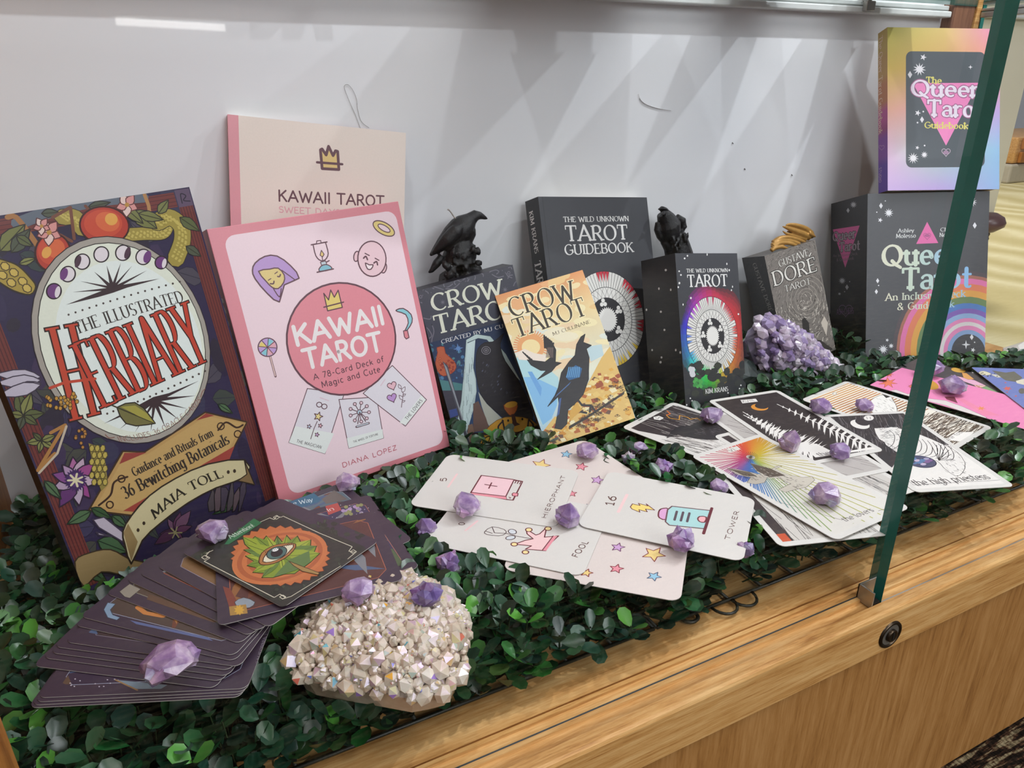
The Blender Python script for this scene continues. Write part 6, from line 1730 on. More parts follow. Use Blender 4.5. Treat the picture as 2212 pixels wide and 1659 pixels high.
# ---------------------------------------------------------------- crystals
def crystal_mat(name, stops, rough=.22, sss=.35, film=None, noise_scale=70, attr=False, coat=.3, trans=0.0):
    t = NT(name)
    f = t.noise(t.coords(), noise_scale, 3, .6)
    r = t.ramp(f, stops)
    src = r.outputs[0]
    if attr:
        a = t.n('ShaderNodeAttribute', attribute_name='Col')
        mx = t.n('ShaderNodeMix', data_type='RGBA', blend_type='MULTIPLY'); mx.inputs[0].default_value = 1.0
        t.l(src, mx.inputs[6]); t.l(a.outputs['Color'], mx.inputs[7]); src = mx.outputs[2]
    t.l(src, t.b.inputs['Base Color'])
    t.set(Roughness=rough, Coat_Weight=coat, Coat_Roughness=.08, IOR=1.54)
    if trans: t.set(Transmission_Weight=trans)
    if sss:
        t.set(Subsurface_Weight=sss, Subsurface_Scale=.004)
        t.b.inputs['Subsurface Radius'].default_value = (1.0, .7, 1.0)
    if film:
        t.b.inputs['Thin Film Thickness'].default_value = film
        t.b.inputs['Thin Film IOR'].default_value = 1.7
    t.bump(t.noise(t.coords(), noise_scale * 9, 3), .15, .0006)
    return t.m
M['amethyst'] = crystal_mat('amethyst_points', [(.28, '775c8a'), (.44, '927a9e'), (.56, 'b2a0b6'), (.72, 'd4c9d2')], .24, .35, None, 110, True)
M['aura'] = crystal_mat('aura_quartz', [(.3, 'b3a28d'), (.5, 'cfc0ac'), (.7, 'e0d6c9')], .2, .3, 330.0, 60, True, .35)
M['geode'] = crystal_mat('amethyst_geode', [(.25, '806c94'), (.42, '9c8ca6'), (.58, 'b9adbb'), (.75, 'd6d0d8')], .2, .35, None, 34, True)
M['quartz'] = crystal_mat('milky_quartz', [(.3, 'cfc8c2'), (.6, 'e4dfda')], .2, .5, None, 40, True)
M['rock'] = plain('dark_green_matrix_rock', '1f2a29', .55, 0, .5, .5, 140, .6)

def hull_chunk(bm, c, r, rnd, n=22, sq=(1, 1, .8), col=(1, 1, 1), jitter=.25):
    """faceted lump: convex hull of points round an ellipsoid"""
    lay = bm.loops.layers.float_color.get('Col') or bm.loops.layers.float_color.new('Col')
    b2 = bmesh.new()
    for k in range(n):
        z = 1 - 2 * (k + .5) / n; t = k * 2.39996 + rnd.random() * .8; q = sqrt(max(0, 1 - z * z)); s = 1 - jitter * rnd.random()
        b2.verts.new((q * cos(t) * s * sq[0] * r, q * sin(t) * s * sq[1] * r, z * s * sq[2] * r))
    bmesh.ops.convex_hull(b2, input=b2.verts)
    b2.verts.index_update()
    used = {v for f in b2.faces for v in f.verts}
    mp = {v: bm.verts.new(Vector(c) + v.co) for v in used}
    for f in b2.faces:
        try: nf = bm.faces.new([mp[v] for v in f.verts])
        except ValueError: continue
        k = .92 + .16 * rnd.random()
        for lp in nf.loops: lp[lay] = (col[0] * k, col[1] * k, col[2] * k, 1)
    b2.free()
def hex_point(bm, c, d, r, L, rnd, col=(1, 1, 1), tip=.55, colfn=None):
    """six-sided crystal with a pointed end"""
    lay = bm.loops.layers.float_color.get('Col') or bm.loops.layers.float_color.new('Col')
    c = Vector(c); d = Vector(d).normalized()
    a = d.cross(Vector((.3, .9, .2))).normalized(); b = d.cross(a)
    t0 = rnd.random() * 6.28
    ring = lambda h, s: [bm.verts.new(c + d * h + (a * cos(t0 + k * pi / 3) + b * sin(t0 + k * pi / 3)) * (r * s * (1 + .16 * ((k * 7) % 3 - 1) * .6))) for k in range(6)]
    r0, r1 = ring(-L * .3, 1.0), ring(L * (1 - tip), .95)
    ap = bm.verts.new(c + d * L + (a * (rnd.random() - .5) + b * (rnd.random() - .5)) * r * .5)
    for k in range(6):
        fs = [bm.faces.new((r0[k], r0[(k + 1) % 6], r1[(k + 1) % 6], r1[k])), bm.faces.new((r1[k], r1[(k + 1) % 6], ap))]
        for i, f in enumerate(fs):
            m_ = .93 + .14 * rnd.random()
            cc = colfn(i) if colfn else col
            for lp in f.loops: lp[lay] = (cc[0] * m_, cc[1] * m_, cc[2] * m_, 1)
AM_GROUP = 'loose amethyst chips scattered over cards and greenery'
KEEP = []       # discs where the greenery stays low: x, y, radius, top
def amethyst(px, py, rpx, z, seed, label, shape='cluster', tone=(1, 1, 1), sq=(1, 1, .85)):
    rnd = random.Random(seed)
    base = hit(px, py + rpx * .45, 2, z)
    r = rpx / PF * (base - CAM).length
    bm = bmesh.new()
    bm.loops.layers.float_color.new('Col')
    h = r * sq[2]
    if shape == 'cluster':
        hull_chunk(bm, (0, 0, h * .62), r * .78, rnd, 16, (sq[0], sq[1], .8 * sq[2]), tone)
        for k in range(7):
            t = k * 2 * pi / 6 + rnd.random() * .7; el = .25 + .7 * rnd.random() if k < 6 else 1.45
            d = Vector((cos(t) * cos(el) * sq[0], sin(t) * cos(el) * sq[1], sin(el)))
            hex_point(bm, Vector((0, 0, h * .62)) + d * r * .22, d, r * rnd.uniform(.34, .48), r * rnd.uniform(.62, .82), rnd, tuple(x * rnd.uniform(.8, 1.08) for x in tone), .5)
    elif shape == 'point':
        hull_chunk(bm, (0, 0, h * .5), r * .85, rnd, 18, (sq[0], sq[1], .7 * sq[2]), tone)
        hex_point(bm, (0, 0, h * .4), (rnd.uniform(-.2, .2), -.25, 1), r * .72, r * 1.15, rnd, tone, .6)
        for k in range(3):
            t = rnd.random() * 6.28; hex_point(bm, (r * .3 * cos(t), r * .3 * sin(t), h * .3), (cos(t), sin(t), .5), r * .35, r * .7, rnd, tone, .5)
    else:
        hull_chunk(bm, (0, 0, h * .72), r, rnd, 26, (sq[0], sq[1], .85 * sq[2]), tone)
        for k in range(4):
            t = rnd.random() * 6.28; hull_chunk(bm, (r * .5 * cos(t) * sq[0], r * .5 * sin(t) * sq[1], h * .6), r * .5, rnd, 14, (1, 1, .9), tuple(x * rnd.uniform(.82, 1.1) for x in tone))
    zmin = min(v.co.z for v in bm.verts)
    for v in bm.verts: v.co.z -= zmin
    bmesh.ops.recalc_face_normals(bm, faces=bm.faces)
    o = from_bm('amethyst_chip', bm, M['amethyst'])
    o.location = base
    KEEP.append((base.x, base.y, r * .9, z))
    return tag(o, label, 'crystal', AM_GROUP)
GH = G - .004      # resting in the leaves
DARK, PALE, GREY = (.55, .45, .72), (1.22, 1.2, 1.12), (1.1, 1.12, 1.12)
for i, a_ in enumerate([
    (462, 1152, 34, G + .0200, 'pale purple amethyst lump on the left corner of the eye card', 'lump', (.92, .9, .95)),
    (372, 1424, 57, G + .0205, 'largest loose amethyst, lying alone on the fanned purple cards', 'lump', (.95, .85, .92), (1.05, .8, .62)),
    (972, 1218, 34, GH, 'dark purple amethyst cluster in the leaves between the eye card fan and the fool card', 'cluster', (.8, .72, .95)),
    (922, 1142, 30, GH, 'smooth pointed amethyst in the leaves at the left corner of the fool card', 'point', (.85, .8, .95)),
    (1008, 1095, 36, G + .0018, 'pale amethyst sitting on the near left edge of the hierophant card', 'lump', (1.15, 1.1, 1.15)),
    (1226, 1116, 33, G + .0020, 'pointed amethyst on the corner of the hierophant card beside the tower card', 'point', (.92, .85, 1)),
    (1267, 975, 28, G + .0008, 'round pale amethyst at the back corner of the upper starred card', 'lump', (1.15, 1.08, 1.1)),
    (1378, 968, 22, GH, 'glossy grey purple amethyst in the leaves right of the upper starred card', 'lump', GREY),
    (1356, 992, 20, GH, 'pale greyish crystal half sunk in leaves just behind the tower card', 'cluster', (1.2, 1.25, 1.12)),
    (1432, 1012, 25, GH, 'ragged purple amethyst in the leaves behind the middle of the tower card', 'cluster', (.85, .75, .95)),
    (1552, 1054, 22, GH, 'pale amethyst peeping over the back edge of the tower card', 'lump', (1.15, 1.1, 1.15)),
    (1472, 1171, 37, G + .0023, 'rounded amethyst cluster on the near edge of the tower card', 'cluster', (.98, .88, 1.02)),
    (1608, 1190, 27, GH - .002, 'purple amethyst half buried in leaves right of the tower card', 'cluster', (.75, .65, .85)),
    (1537, 897, 27, G + .0009, 'faceted amethyst on the raven card', 'lump', (.9, .85, .95)),
    (1770, 882, 24, G + .0007, 'small amethyst on the left end of the golden striped card', 'lump', (.95, .88, .98)),
    (1865, 878, 20, G + .0007, 'small two tone amethyst beside the white bird on the golden striped card', 'lump', (1.02, .95, 1.02)),
    (1705, 957, 28, G + .0025, 'tall amethyst with a yellowish white foot between the moon and lovers cards', 'point', (1.1, 1.02, 1.0)),
    (1813, 977, 25, G + .0020, 'squarish purple amethyst over the lettering of the moon card', 'lump', (.85, .76, .95)),
    (1780, 1070, 34, G + .0025, 'large pale lilac amethyst on the lovers card', 'lump', PALE),
    (2006, 800, 25, G + .0028, 'purple amethyst on the pink and dark cards, the one farther back', 'lump', (.8, .72, .9)),
    (2052, 836, 27, G + .0028, 'greyish purple amethyst on the pink and dark cards, the nearer one', 'lump', (.95, .92, 1)),
    (752, 1043, 30, GH + .004, 'pale lilac amethyst leaning by the bottom edge of the pink box', 'lump', (1.12, 1.08, 1.05))]):
    amethyst(*a_[:4], 100 + i, a_[4], a_[5], a_[6], a_[7] if len(a_) > 7 else (1, 1, .85))

# ---- iridescent quartz cluster in front
rq = random.Random(77)
OUT = [(612, 1415), (640, 1345), (715, 1285), (740, 1232), (800, 1240), (870, 1240), (945, 1255), (1000, 1305), (1024, 1350), (1012, 1420), (975, 1468), (900, 1486), (800, 1468), (700, 1452), (640, 1440)]
ZQ = G - .002
FP = [hit(x, y + 12 * (1 if y > 1380 else -.6), 2, ZQ + .010) for x, y in OUT]
cq = sum(FP, Vector()) / len(FP)
def inside(p, poly):
    c = False
    for i in range(len(poly)):
        a_, b_ = poly[i - 1], poly[i]
        if (a_[1] > p[1]) != (b_[1] > p[1]) and p[0] < (b_[0] - a_[0]) * (p[1] - a_[1]) / (b_[1] - a_[1]) + a_[0]: c = not c
    return c
o = empty('aura_quartz_cluster', (cq.x, cq.y, ZQ - .004), 'cream iridescent crystal cluster in the front greenery', 'crystal cluster')
bm = bmesh.new(); lay = bm.loops.layers.float_color.new('Col')
NR = 8
def rad(t):
    """distance from the centre to the outline in direction t"""
    d = Vector((cos(t), sin(t))); best = .02
    for i in range(len(FP)):
        a_, b_ = FP[i - 1].to_2d() - cq.to_2d(), FP[i].to_2d() - cq.to_2d()
        e = b_ - a_; den = d.x * e.y - d.y * e.x
        if abs(den) < 1e-12: continue
        s = (a_.x * e.y - a_.y * e.x) / den; u_ = (a_.x * d.y - a_.y * d.x) / den
        if s > 0 and 0 <= u_ <= 1: best = s
    return best
def hq(f): return ZQ + .004 + .017 * (1 - f * f) ** .6
prev = None
for j in range(NR + 1):
    f = j / NR
    ring = [bm.verts.new((cq.x + max(f, .01) * rad(t) * cos(t) * .95, cq.y + max(f, .01) * rad(t) * sin(t) * .95, hq(f) + rq.uniform(-.001, .001))) for t in [2 * pi * k / 40 for k in range(40)]]
    if prev:
        for k in range(40): bm.faces.new((prev[k], ring[k], ring[(k + 1) % 40], prev[(k + 1) % 40]))
    prev = ring
low = [bm.verts.new((v.co.x * .93 + cq.x * .07, v.co.y * .93 + cq.y * .07, ZQ - .006)) for v in prev]
for k in range(40): bm.faces.new((prev[k], low[k], low[(k + 1) % 40], prev[(k + 1) % 40]))
bmesh.ops.recalc_face_normals(bm, faces=bm.faces)
fill_cols(bm, (.72, .66, .6))
from_bm('matrix', bm, M['aura'], o)
bm = bmesh.new()
IRI = [(1.0, .82, .5), (.72, .72, 1.0), (1.0, .72, .82), (.7, .95, 1.0), (.98, 1.0, .66), (.85, .7, 1.0)]
GLINTS = [(1.3, .78, .1), (.25, .4, 1.4), (.2, .8, 1.2), (1.3, 1.1, .2), (1.2, .35, .3), (.5, .35, 1.2)]  # coloured glints painted on a few crystal tip faces
def cf(i):
    x = rq.random()
    if i == 1 and x < .03: return rq.choice(GLINTS)
    if i == 1 and x < .16: return rq.choice(IRI)
    return (1, 1, 1)
pts = []
tries = 0
while len(pts) < 360 and tries < 20000:
    tries += 1
    t = rq.random() * 2 * pi; f = sqrt(rq.random()); R_ = rad(t) * .96
    p = Vector((cq.x + f * R_ * cos(t), cq.y + f * R_ * sin(t), hq(f)))
    if any((p - q).length < .0042 for q in pts): continue
    pts.append(p)
    d = Vector((cos(t) * f * 1.1, sin(t) * f * 1.1, 1.15 - .75 * f)) + Vector((rq.uniform(-.35, .35), rq.uniform(-.35, .35), rq.uniform(-.1, .2)))
    r_ = rq.uniform(.0023, .0042) * (1.25 if rq.random() < .2 else 1)
    hex_point(bm, p, d, r_, r_ * rq.uniform(.75, 1.35), rq, (1, 1, 1), .5, cf)
for k in range(500):      # druse between the points
    t = rq.random() * 2 * pi; f = sqrt(rq.random()) * .99; R_ = rad(t) * .97
    p = Vector((cq.x + f * R_ * cos(t), cq.y + f * R_ * sin(t), hq(f)))
    d = Vector((cos(t) * f, sin(t) * f, 1.1 - .7 * f)) + Vector((rq.uniform(-.5, .5), rq.uniform(-.5, .5), 0))
    r_ = rq.uniform(.0008, .0017); hex_point(bm, p + d.normalized() * .0012, d, r_, r_ * 1.7, rq, (1, 1, 1), .6, cf)
bmesh.ops.recalc_face_normals(bm, faces=bm.faces)
from_bm('crystal_points', bm, M['aura'], o)
QUAD_FP = [(p.x, p.y) for p in FP]
amethyst(776, 1279, 37, ZQ + .0215, 201, 'light purple amethyst on the left of the cream iridescent cluster', 'lump', (.98, .92, 1.0))
amethyst(922, 1288, 40, ZQ + .0190, 202, 'deep violet amethyst on the right of the cream iridescent cluster', 'cluster', DARK)

# ---- large amethyst geode slab on dark rock
rg = random.Random(31)
SP = [((1640, 742), .462, 72), ((1662, 754), .458, 78), ((1704, 772), .450, 70), ((1758, 800), .440, 54), ((1802, 816), .432, 32)]
P3 = [hit(p[0], p[1], 1, y) for p, y, r in SP]; R3 = [r / PF * (q - CAM).length for q, (p, y, r) in zip(P3, SP)]
o = empty('amethyst_geode', (P3[2].x, P3[2].y, .205), 'large sloping amethyst cluster on dark rock before the grey engraved box', 'crystal cluster')
bm = bmesh.new(); bm.loops.layers.float_color.new('Col')
def spine(t):
    i = min(int(t * (len(P3) - 1)), len(P3) - 2); f = t * (len(P3) - 1) - i
    return P3[i].lerp(P3[i + 1], f), R3[i] * (1 - f) + R3[i + 1] * f
for k in range(16):
    c, r = spine(k / 15); hull_chunk(bm, c + Vector((0, 0, rg.uniform(-.1, .1) * r)), r * rg.uniform(.72, .86), rg, 30, (.8, .7, .9), (.8, .76, .88) if k < 11 else (1.15, 1.15, 1.15))
for k in range(330):
    t = rg.random() ** .9; c, r = spine(t)
    th = rg.uniform(-.6, 3.5); ph = rg.uniform(-.9, .9)
    d = Vector((.25 * rg.uniform(-1, 1) + .25 if t > .12 else rg.uniform(-1, .3), -abs(cos(th)) * .9 + .2 * rg.uniform(-1, 1), sin(th) * .9)).normalized()
    s = t > .72
    col = (1.25, 1.25, 1.22) if s or d.z < -.1 else ((.62, .55, .8) if rg.random() < .4 else (1.0, .95, 1.0))
    rr_ = rg.uniform(.0026, .0058) * (.75 if s else 1)
    hex_point(bm, c + Vector((d.x * r * .6, d.y * r * .62, d.z * r * .78)), d + Vector((rg.uniform(-.4, .4), rg.uniform(-.4, .4), rg.uniform(-.3, .4))), rr_, rr_ * rg.uniform(.7, 1.35), rg, col, .5)
bmesh.ops.recalc_face_normals(bm, faces=bm.faces)
from_bm('crystal_points', bm, M['geode'], o)
bm = bmesh.new(); bm.loops.layers.float_color.new('Col')
for px, py, y, r in ((1600, 815, .447, 44), (1640, 828, .442, 46), (1690, 836, .436, 42), (1730, 838, .432, 30), (1590, 800, .455, 50)):
    c = hit(px, py, 1, y); hull_chunk(bm, c, r / PF * (c - CAM).length, rg, 26, (1.15, .8, .75), (1, 1, 1))
bmesh.ops.recalc_face_normals(bm, faces=bm.faces)
from_bm('rock_base', bm, M['rock'], o)
# ---- milky quartz at the right edge
bm = bmesh.new(); bm.loops.layers.float_color.new('Col')
for px, py, y, r in ((2178, 782, .405, 30), (2205, 772, .41, 34), (2235, 790, .40, 30)):
    c = hit(px, py, 1, y); hull_chunk(bm, c, r / PF * (c - CAM).length, rg, 24, (1.2, .9, .9), (1, 1, 1))
    for k in range(4): d = Vector((rg.uniform(-1, 1), rg.uniform(-1, .2), rg.uniform(0, 1))); hex_point(bm, c + d.normalized() * .008, d, .006, .012, rg, (1.02, 1, 1), .5)
bmesh.ops.recalc_face_normals(bm, faces=bm.faces)
zc = min(v.co.z for v in bm.verts)
tag(from_bm('quartz_chunk', bm, M['quartz']), 'milky white quartz chunk behind the blue card at the right edge', 'crystal')

# ---------------------------------------------------------------- black raven candles
def wax_mat():
    t = NT('black_wax')
    v = t.coords()
    f = t.noise(v, 420, 5, .7)
    t.set(Roughness=.32, Specular_IOR_Level=.5)
    t.b.inputs['Base Color'].default_value = (.008, .008, .010, 1)
    t.bump(f, .55, .0016)
    return t.m
M['wax'] = wax_mat()
def remeshed(name, bm, mat, parent, voxel, smooth=2):
    bmesh.ops.recalc_face_normals(bm, faces=bm.faces)
    o = from_bm(name, bm, mat, parent, True)
    m = o.modifiers.new('blend', 'REMESH'); m.mode = 'VOXEL'; m.voxel_size = voxel; m.use_smooth_shade = True
    m = o.modifiers.new('soften', 'SMOOTH'); m.iterations = smooth; m.factor = .5
    return o
def pxer(ox, oy, sc_, y):
    def f(x, yy, dy=0.0):
        return hit(ox + x / sc_, oy + yy / sc_, 1, y + dy)
    k = 1 / (sc_ * PF) * (f(0, 0) - CAM).length
    return f, k
q, k = pxer(900, 430, 2212 / 260, .533)
o = empty('raven_candle', q(750, 1900), 'black wax raven candle with a white wick, perched behind the dark blue box', 'candle')
bm = bmesh.new()
def loft(pts, seg=14, flat=.8, f=q, kk=k):
    bm_tube(bm, [f(x, y, dy * kk) for x, y, r, dy in pts], [r * kk for x, y, r, dy in pts], seg, flat=1.0)
loft([(245, 1040, 22, 0), (340, 950, 70, 0), (470, 830, 130, 0), (640, 690, 205, 0), (800, 570, 245, 0), (905, 465, 215, 0), (1000, 365, 128, 0), (1085, 300, 104, 0), (1165, 305, 72, 0), (1215, 325, 52, 0), (1265, 348, 34, 0), (1305, 362, 10, 0)])
loft([(860, 470, 40, -150), (720, 590, 130, -190), (560, 740, 120, -170), (400, 890, 70, -110), (280, 1010, 24, -50)])
loft([(950, 530, 140, 0), (940, 620, 160, 0), (890, 760, 150, 0), (900, 860, 140, 0), (950, 930, 150, -40)])
loft([(1000, 1150, 90, -60), (1080, 1280, 120, -60), (1120, 1450, 150, -40), (1140, 1700, 160, 0)])
rr = random.Random(4)
loft([(800, 760, 200, 0), (790, 950, 285, 0), (760, 1150, 340, 0), (790, 1350, 400, 0), (840, 1600, 470, 0), (840, 1950, 480, 0)])
loft([(470, 1040, 60, -40), (370, 1180, 80, -40), (270, 1320, 44, -30), (215, 1355, 18, -20)])
loft([(1010, 850, 80, -60), (1030, 960, 90, -80), (1010, 1080, 90, -120)])
for t in range(26):
    x, y = 500 + rr.random() * 640, 900 + rr.random() * 640
    hull_chunk(bm, q(x, y, (-230 - rr.random() * 90) * k), (60 + 60 * rr.random()) * k, rr, 14, (rr.uniform(.6, 1), .8, rr.uniform(.8, 1.4)), jitter=.4)
remeshed('wax_body', bm, M['wax'], o, .0008, 1)
bm = bmesh.new()
bm_tube(bm, smooth_pts([q(735, 375), q(690, 330), (q(640, 255)), q(598, 205), q(580, 190), q(572, 208)], 4), .00055, 8)
from_bm('wick', bm, plain('waxed_wick', 'a9a39c', .8, 0, .3, .35, 900), o)
q2, k2 = pxer(1395, 430, 1787 / 140, .535)
o = empty('raven_candle', q2(800, 2300), 'black wax raven candle facing forward, behind the rainbow ringed box', 'candle')
bm = bmesh.new()
def l2(pts, seg=14): loft(pts, seg, .8, q2, k2)
l2([(505, 215, 80, 0), (478, 290, 155, 0), (490, 400, 185, -20), (560, 540, 250, 0), (630, 720, 330, 0), (650, 900, 310, 0), (680, 1060, 260, 0)])
l2([(500, 380, 70, -150), (480, 420, 40, -230), (478, 440, 12, -280)])
l2([(860, 460, 60, 40), (1000, 600, 120, 40), (1040, 780, 105, 20), (1010, 920, 60, 10)])
l2([(330, 640, 70, 40), (320, 840, 100, 40), (400, 1020, 110, 30), (520, 1200, 80, 20)])
l2([(800, 960, 240, 0), (860, 1120, 290, 0), (880, 1300, 340, 0), (920, 1520, 380, 0), (940, 1900, 420, 0), (940, 2300, 430, 0)])
l2([(520, 1150, 130, 0), (640, 1350, 150, 0), (700, 1600, 160, 0)])
for t in range(18):
    x, y = 740 + rr.random() * 420, 980 + rr.random() * 420
    hull_chunk(bm, q2(x, y, (-260 - rr.random() * 60) * k2), (60 + 50 * rr.random()) * k2, rr, 14, (rr.uniform(.5, .9), .8, rr.uniform(.9, 1.6)), jitter=.4)
remeshed('wax_body', bm, M['wax'], o, .0008, 1)
bm = bmesh.new(); bm_tube(bm, [q2(560, 300, .012), q2(575, 285, .014)], .0005, 8); from_bm('wick', bm, plain('short_wick', '8d8882', .8), o)

# ---------------------------------------------------------------- golden hands on the grey box
M['gold'] = plain('matt_gold_paint', 'b08444', .42, .35, .5, .12, 260, .15)
qh, kh = pxer(1600, 460, 2212 / 220, .522)
def fingers(name, label, paths, extra):
    o = empty(name, qh(*paths[0][0][:2]), label, 'figurine', 'pair of golden hands')
    global bm
    bm = bmesh.new()
    for P in paths:
        pts = smooth_pts([qh(x, y, dy * kh) for x, y, r, dy in P], 4)
        rad_ = []
        for i in range(len(P) - 1):
            for t in range(4): rad_.append((P[i][2] * (1 - t / 4) + P[i + 1][2] * t / 4) * kh * .82)
        rad_.append(P[-1][2] * kh * .82)
        bm_tube(bm, pts, rad_, 12)
    b_ = remeshed('hand_body', bm, M['gold'], o, .00055, 2)
    return o
oh = fingers('golden_hand', 'golden hand with fingers pointing to the upper left, on the grey engraved box',
    [[(1560, 510, 70, 40), (1500, 450, 105, 40), (1400, 350, 82, 20), (1210, 275, 62, 0), (1060, 250, 38, 0), (978, 262, 12, 0)],
     [(1480, 520, 95, 20), (1340, 460, 90, 0), (1180, 395, 74, -10), (1030, 335, 48, -10), (905, 292, 12, -10)],
     [(1400, 560, 80, 10), (1240, 530, 64, -10), (1080, 480, 48, -20), (975, 440, 32, -20), (908, 388, 10, -20)],
     [(1480, 560, 60, 80), (1300, 470, 50, 90), (1120, 420, 40, 90), (1000, 400, 14, 90)],
     [(1480, 430, 62, -30), (1560, 480, 48, -60), (1625, 520, 16, -70)]], None)
ob = fingers('golden_hand', 'golden hand with fingers draped to the lower right over the grey engraved box',
    [[(720, 660, 90, 20), (850, 560, 75, 0), (1020, 530, 58, -30), (1230, 575, 50, -60), (1380, 630, 38, -70), (1475, 668, 12, -70)],
     [(700, 720, 90, 0), (820, 620, 70, -20), (1020, 600, 52, -50), (1180, 640, 42, -80), (1300, 680, 30, -90), (1362, 705, 12, -90)],
     [(690, 760, 80, -10), (820, 665, 62, -40), (980, 650, 52, -70), (1120, 680, 42, -100), (1262, 732, 14, -110)],
     [(660, 820, 55, -30), (740, 760, 66, -40), (860, 735, 56, -70), (960, 752, 40, -100), (1055, 780, 12, -110)],
     [(700, 640, 60, 60), (760, 590, 44, 60), (820, 560, 16, 60)]], None)
bm = bmesh.new()
F_ = [qh(x, y, -.0006) for x, y in ((1000, 800), (1060, 742), (1185, 760), (1140, 862), (1065, 855))]
tf = [bm.verts.new(p + Vector((0, -.0042, .001))) for p in F_]; tb = [bm.verts.new(p + Vector((0, .001, .001))) for p in F_]
bm.faces.new(tf); bm.faces.new(tb[::-1])
for i in range(5): bm.faces.new((tf[i - 1], tb[i - 1], tb[i], tf[i]))
bmesh.ops.recalc_face_normals(bm, faces=bm.faces)
from_bm('flat_tab', bm, plain('bright_gold_foil', 'd9b95a', .3, .8), ob)

# ---------------------------------------------------------------- boxwood greenery
def leaf_mat():
    t = NT('plastic_boxwood_leaf')
    a = t.n('ShaderNodeAttribute', attribute_name='Col')
    t.l(a.outputs['Color'], t.b.inputs['Base Color'])
    t.set(Roughness=.30, Specular_IOR_Level=.5)
    return t.m
import numpy as np
rnd = random.Random(5); nrg = np.random.default_rng(5)
X0, X1, Y0, Y1 = -.118, .752, .2530, .545
INV = [(pose_mat(p).inverted(), p) for p in POSE.values() if p is not POSE['qbook']]
GEO = [(c.x, c.y, r * .8) for c, r in zip(P3, R3)]
def cap_height(x, y):
    """how high leaves may stand here; None inside a box"""
    for m, p in INV:
        for zz in (.212, .232):
            q_ = m @ Vector((x, y, zz))
            if -.002 < q_.x < p['w'] + .002 and -.0035 < q_.y < p['d'] + .002 and -.01 < q_.z < p['h']: return None
    h = G + .0035 + .006 * noise.noise(Vector((x * 38, y * 38, 0)))
    for m, p in INV:
        q_ = m @ Vector((x, y, p['B'][2]))
        if -.004 < q_.x < p['w'] + .004 and -.034 < q_.y < 0: h = min(h, p['B'][2] + p['w'] * q_.x / max(p['w'], .01) * 0 + .004 + max(0, -q_.y - .012) * .35)
    if x < .035 and y > .352: h = min(h, .2105)
    if y < .262: h -= (.262 - y) * .9
    for quad, z in CARD_QUADS:
        if inside((x, y), quad): h = min(h, z - .0062)
        elif any(inside((x + dx, y + dy), quad) for dx, dy in ((.006, 0), (-.006, 0), (0, .006), (0, -.006))): h = min(h, z - .001)
    if inside((x, y), QUAD_FP): h = min(h, ZQ - .008)
    for cx_, cy_, r_ in GEO:
        if (x - cx_) ** 2 + (y - cy_) ** 2 < r_ * r_ * .8: h = min(h, .214)
    for cx_, cy_, r_, z_ in KEEP:
        if (x - cx_) ** 2 + (y - cy_) ** 2 < r_ * r_: h = min(h, z_ - .001)
    return h
LV = np.array([(-.0, 0, 0), (-.30, .30, .05), (0, .30, -.03), (.30, .30, .05), (-.44, .62, .07), (0, .64, -.05), (.44, .62, .07), (-.30, .90, .02), (0, 1.0, -.02), (.30, .90, .02)], float)
LF_ = [(0, 2, 1), (0, 3, 2), (1, 2, 5, 4), (2, 3, 6, 5), (4, 5, 8, 7), (5, 6, 9, 8)]
verts, faces, cols = [], [], []
nv = 0
GREENS = [hexc(c) for c in ('1d3a26', '234530', '28502f', '1f3f2b', '2f5a3a', '2a4a36', '3a6b34', '1b3323')]
BRIGHT = [hexc(c) for c in ('4c8a35', '5a9a3c', '447a34')]
def add_leaf(base, direction, normal, L, w, col):
    global nv
    d = direction / np.linalg.norm(direction); s = np.cross(d, normal); s /= (np.linalg.norm(s) + 1e-9); n_ = np.cross(s, d)
    V = base + np.outer(LV[:, 0] * w, s) + np.outer(LV[:, 1] * L, d) + np.outer(LV[:, 2] * L, n_)
    verts.append(V); faces.extend([tuple(i + nv for i in f) for f in LF_]); cols.extend([col] * 22); nv += 10
def add_stem(p0, p1, r, col):
    global nv
    d = p1 - p0; a_ = np.cross(d, (0.3, .8, .1)); a_ /= np.linalg.norm(a_); b_ = np.cross(d, a_); b_ /= np.linalg.norm(b_)
    V = np.array([p + (a_ * cos(t) + b_ * sin(t)) * r for p in (p0, p1) for t in (0, 2.09, 4.19)])
    verts.append(V); faces.extend([(nv, nv + 1, nv + 4, nv + 3), (nv + 1, nv + 2, nv + 5, nv + 4), (nv + 2, nv, nv + 3, nv + 5)]); cols.extend([col] * 12); nv += 6
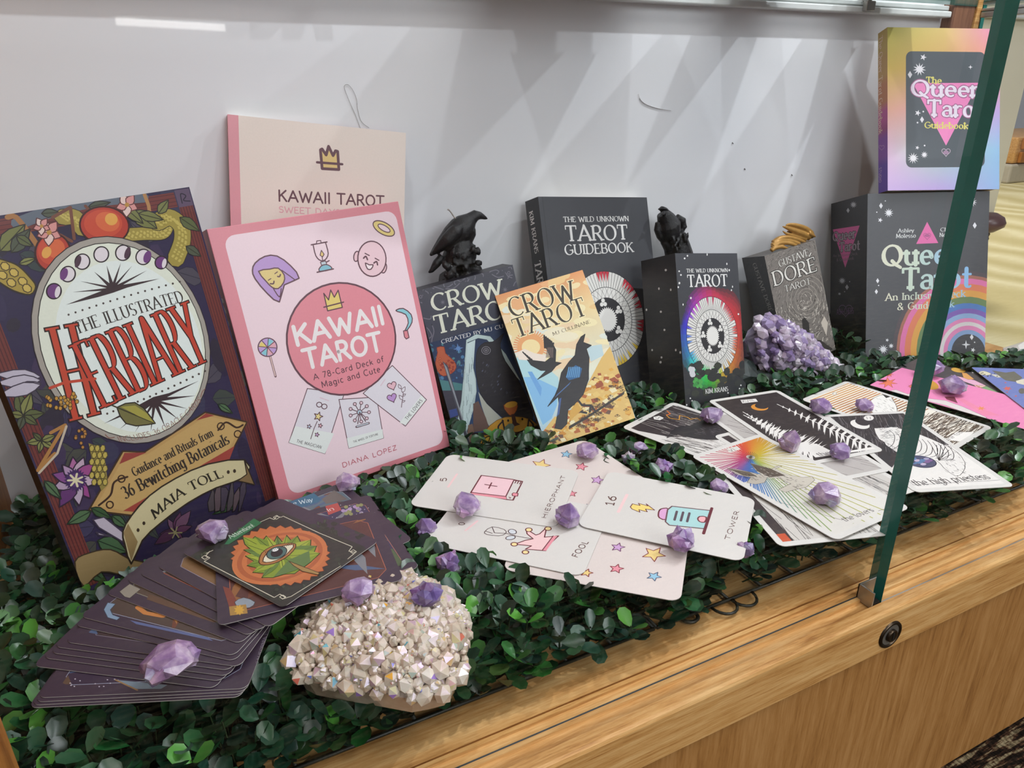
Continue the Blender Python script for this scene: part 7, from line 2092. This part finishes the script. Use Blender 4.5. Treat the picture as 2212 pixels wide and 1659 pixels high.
def sprig(x, y, top, lean=(0, 0), low=False):
    z0 = ZF + .006
    p0 = np.array([x - lean[0], y - lean[1], z0]); p1 = np.array([x, y, top - .003])
    add_stem(p0, p1, .0006, hexc('2c3a22'))
    n = 2 + (rnd.random() < .7) + (top - z0 > .03)
    rot = rnd.random() * 3.14
    base_col = rnd.choice(GREENS)
    br = rnd.random() < .07
    for i in range(n):
        f = 1 - i * .30
        if f < .1: break
        c = p0 + (p1 - p0) * f
        for s in (0, 1):
            t = rot + i * 1.57 + s * pi + rnd.uniform(-.3, .3)
            el = rnd.uniform(.35, 1.05) if i == 0 else rnd.uniform(-.1, .6)
            d = np.array([cos(t) * cos(el), sin(t) * cos(el), sin(el)])
            nn = np.array([-cos(t) * sin(el), -sin(t) * sin(el), cos(el)]) + nrg.normal(0, .2, 3)
            L = rnd.uniform(.0100, .0148)
            col = rnd.choice(BRIGHT) if (br and i == 0) else tuple(base_col[k_] * rnd.uniform(.6, 1.15) for k_ in range(3))
            # keep the tip below what lies on top
            zt_ = c[2] + d[2] * L
            if zt_ > top + .004: c = c.copy(); c[2] -= zt_ - top - .004
            add_leaf(c, d, nn, L, L * rnd.uniform(.68, .85), col)
step = .0088
ix = int((X1 - X0) / step); iy = int((Y1 - Y0) / step)
for i in range(ix):
    for j in range(iy):
        x = X0 + (i + rnd.random()) * step; y = Y0 + (j + rnd.random()) * step
        if x > .55 and y < .258 + (x - .55) * .12: continue
        h = cap_height(x, y)
        if h is None or h < ZF + .012: continue
        ln = (rnd.uniform(-.006, .006), rnd.uniform(-.006, .006))
        sprig(x, y, h - rnd.random() * .005, ln)
for k_ in range(150):       # sprays leaning out over the front and left edge
    if k_ < 105:
        x = rnd.uniform(-.10, .56); y = Y0 - rnd.uniform(.002, .013); ln = (rnd.uniform(-.006, .006), -rnd.uniform(.008, .018)); h = rnd.uniform(.205, .224)
    else:
        x = X0 - rnd.uniform(.0, .014); y = rnd.uniform(.26, .42); ln = (-rnd.uniform(.006, .014), rnd.uniform(-.006, .006)); h = rnd.uniform(.205, .226)
    sprig(x, y, h, ln)
me = bpy.data.meshes.new('boxwood_mat')
me.from_pydata(np.concatenate(verts).tolist(), [], faces)
ca = me.color_attributes.new('Col', 'FLOAT_COLOR', 'CORNER')
cc_ = np.ones((len(me.loops), 4), np.float32); cc_[:, :3] = np.array(cols, np.float32)[:len(me.loops)]
ca.data.foreach_set('color', cc_.ravel())
me.polygons.foreach_set('use_smooth', [True] * len(me.polygons))
me.materials.append(leaf_mat())
ow = bpy.data.objects.new('boxwood_mat', me); COL.objects.link(ow)
tag(ow, 'dark green artificial boxwood leaves covering the floor of the case', 'greenery', kind='stuff')
# the plastic lattice under the leaves, seen at the front edge
bm = bmesh.new()
def bar(p, r=.0011): bm_tube(bm, [Vector(v) for v in p], r, 6)
ZB = ZF + .0022
gc = hit(1420, 1357, 2, ZB)
for x0, x1 in ((X0 + .02, gc.x - .002), (gc.x, .50), (.502, .78)):
    for y in [gc.y + .0005 + t * .026 for t in range(5)]: bar([(x0, y, ZB), (x1, y, ZB)])
    n_ = int((x1 - x0) / .026)
    for t in range(n_ + 1): bar([(x0 + t * (x1 - x0) / n_, gc.y + .0005, ZB), (x0 + t * (x1 - x0) / n_, gc.y + .105, ZB)])
for cx_ in (gc.x + .046, gc.x + .061):
    bar([(cx_ + .008 * cos(radians(a0)), gc.y - .001 + .009 * sin(radians(a0)), ZB + .0004) for a0 in range(180, 361, 20)], .0009)
tab = [(gc.x + .022 + .005 * cos(radians(a0)), gc.y - .001 + .004 * sin(radians(a0)), ZB) for a0 in range(180, 361, 20)]
bar(tab, .0012)
lg = from_bm('plastic_lattice', bm, plain('black_plastic', '17190f', .45), ow)
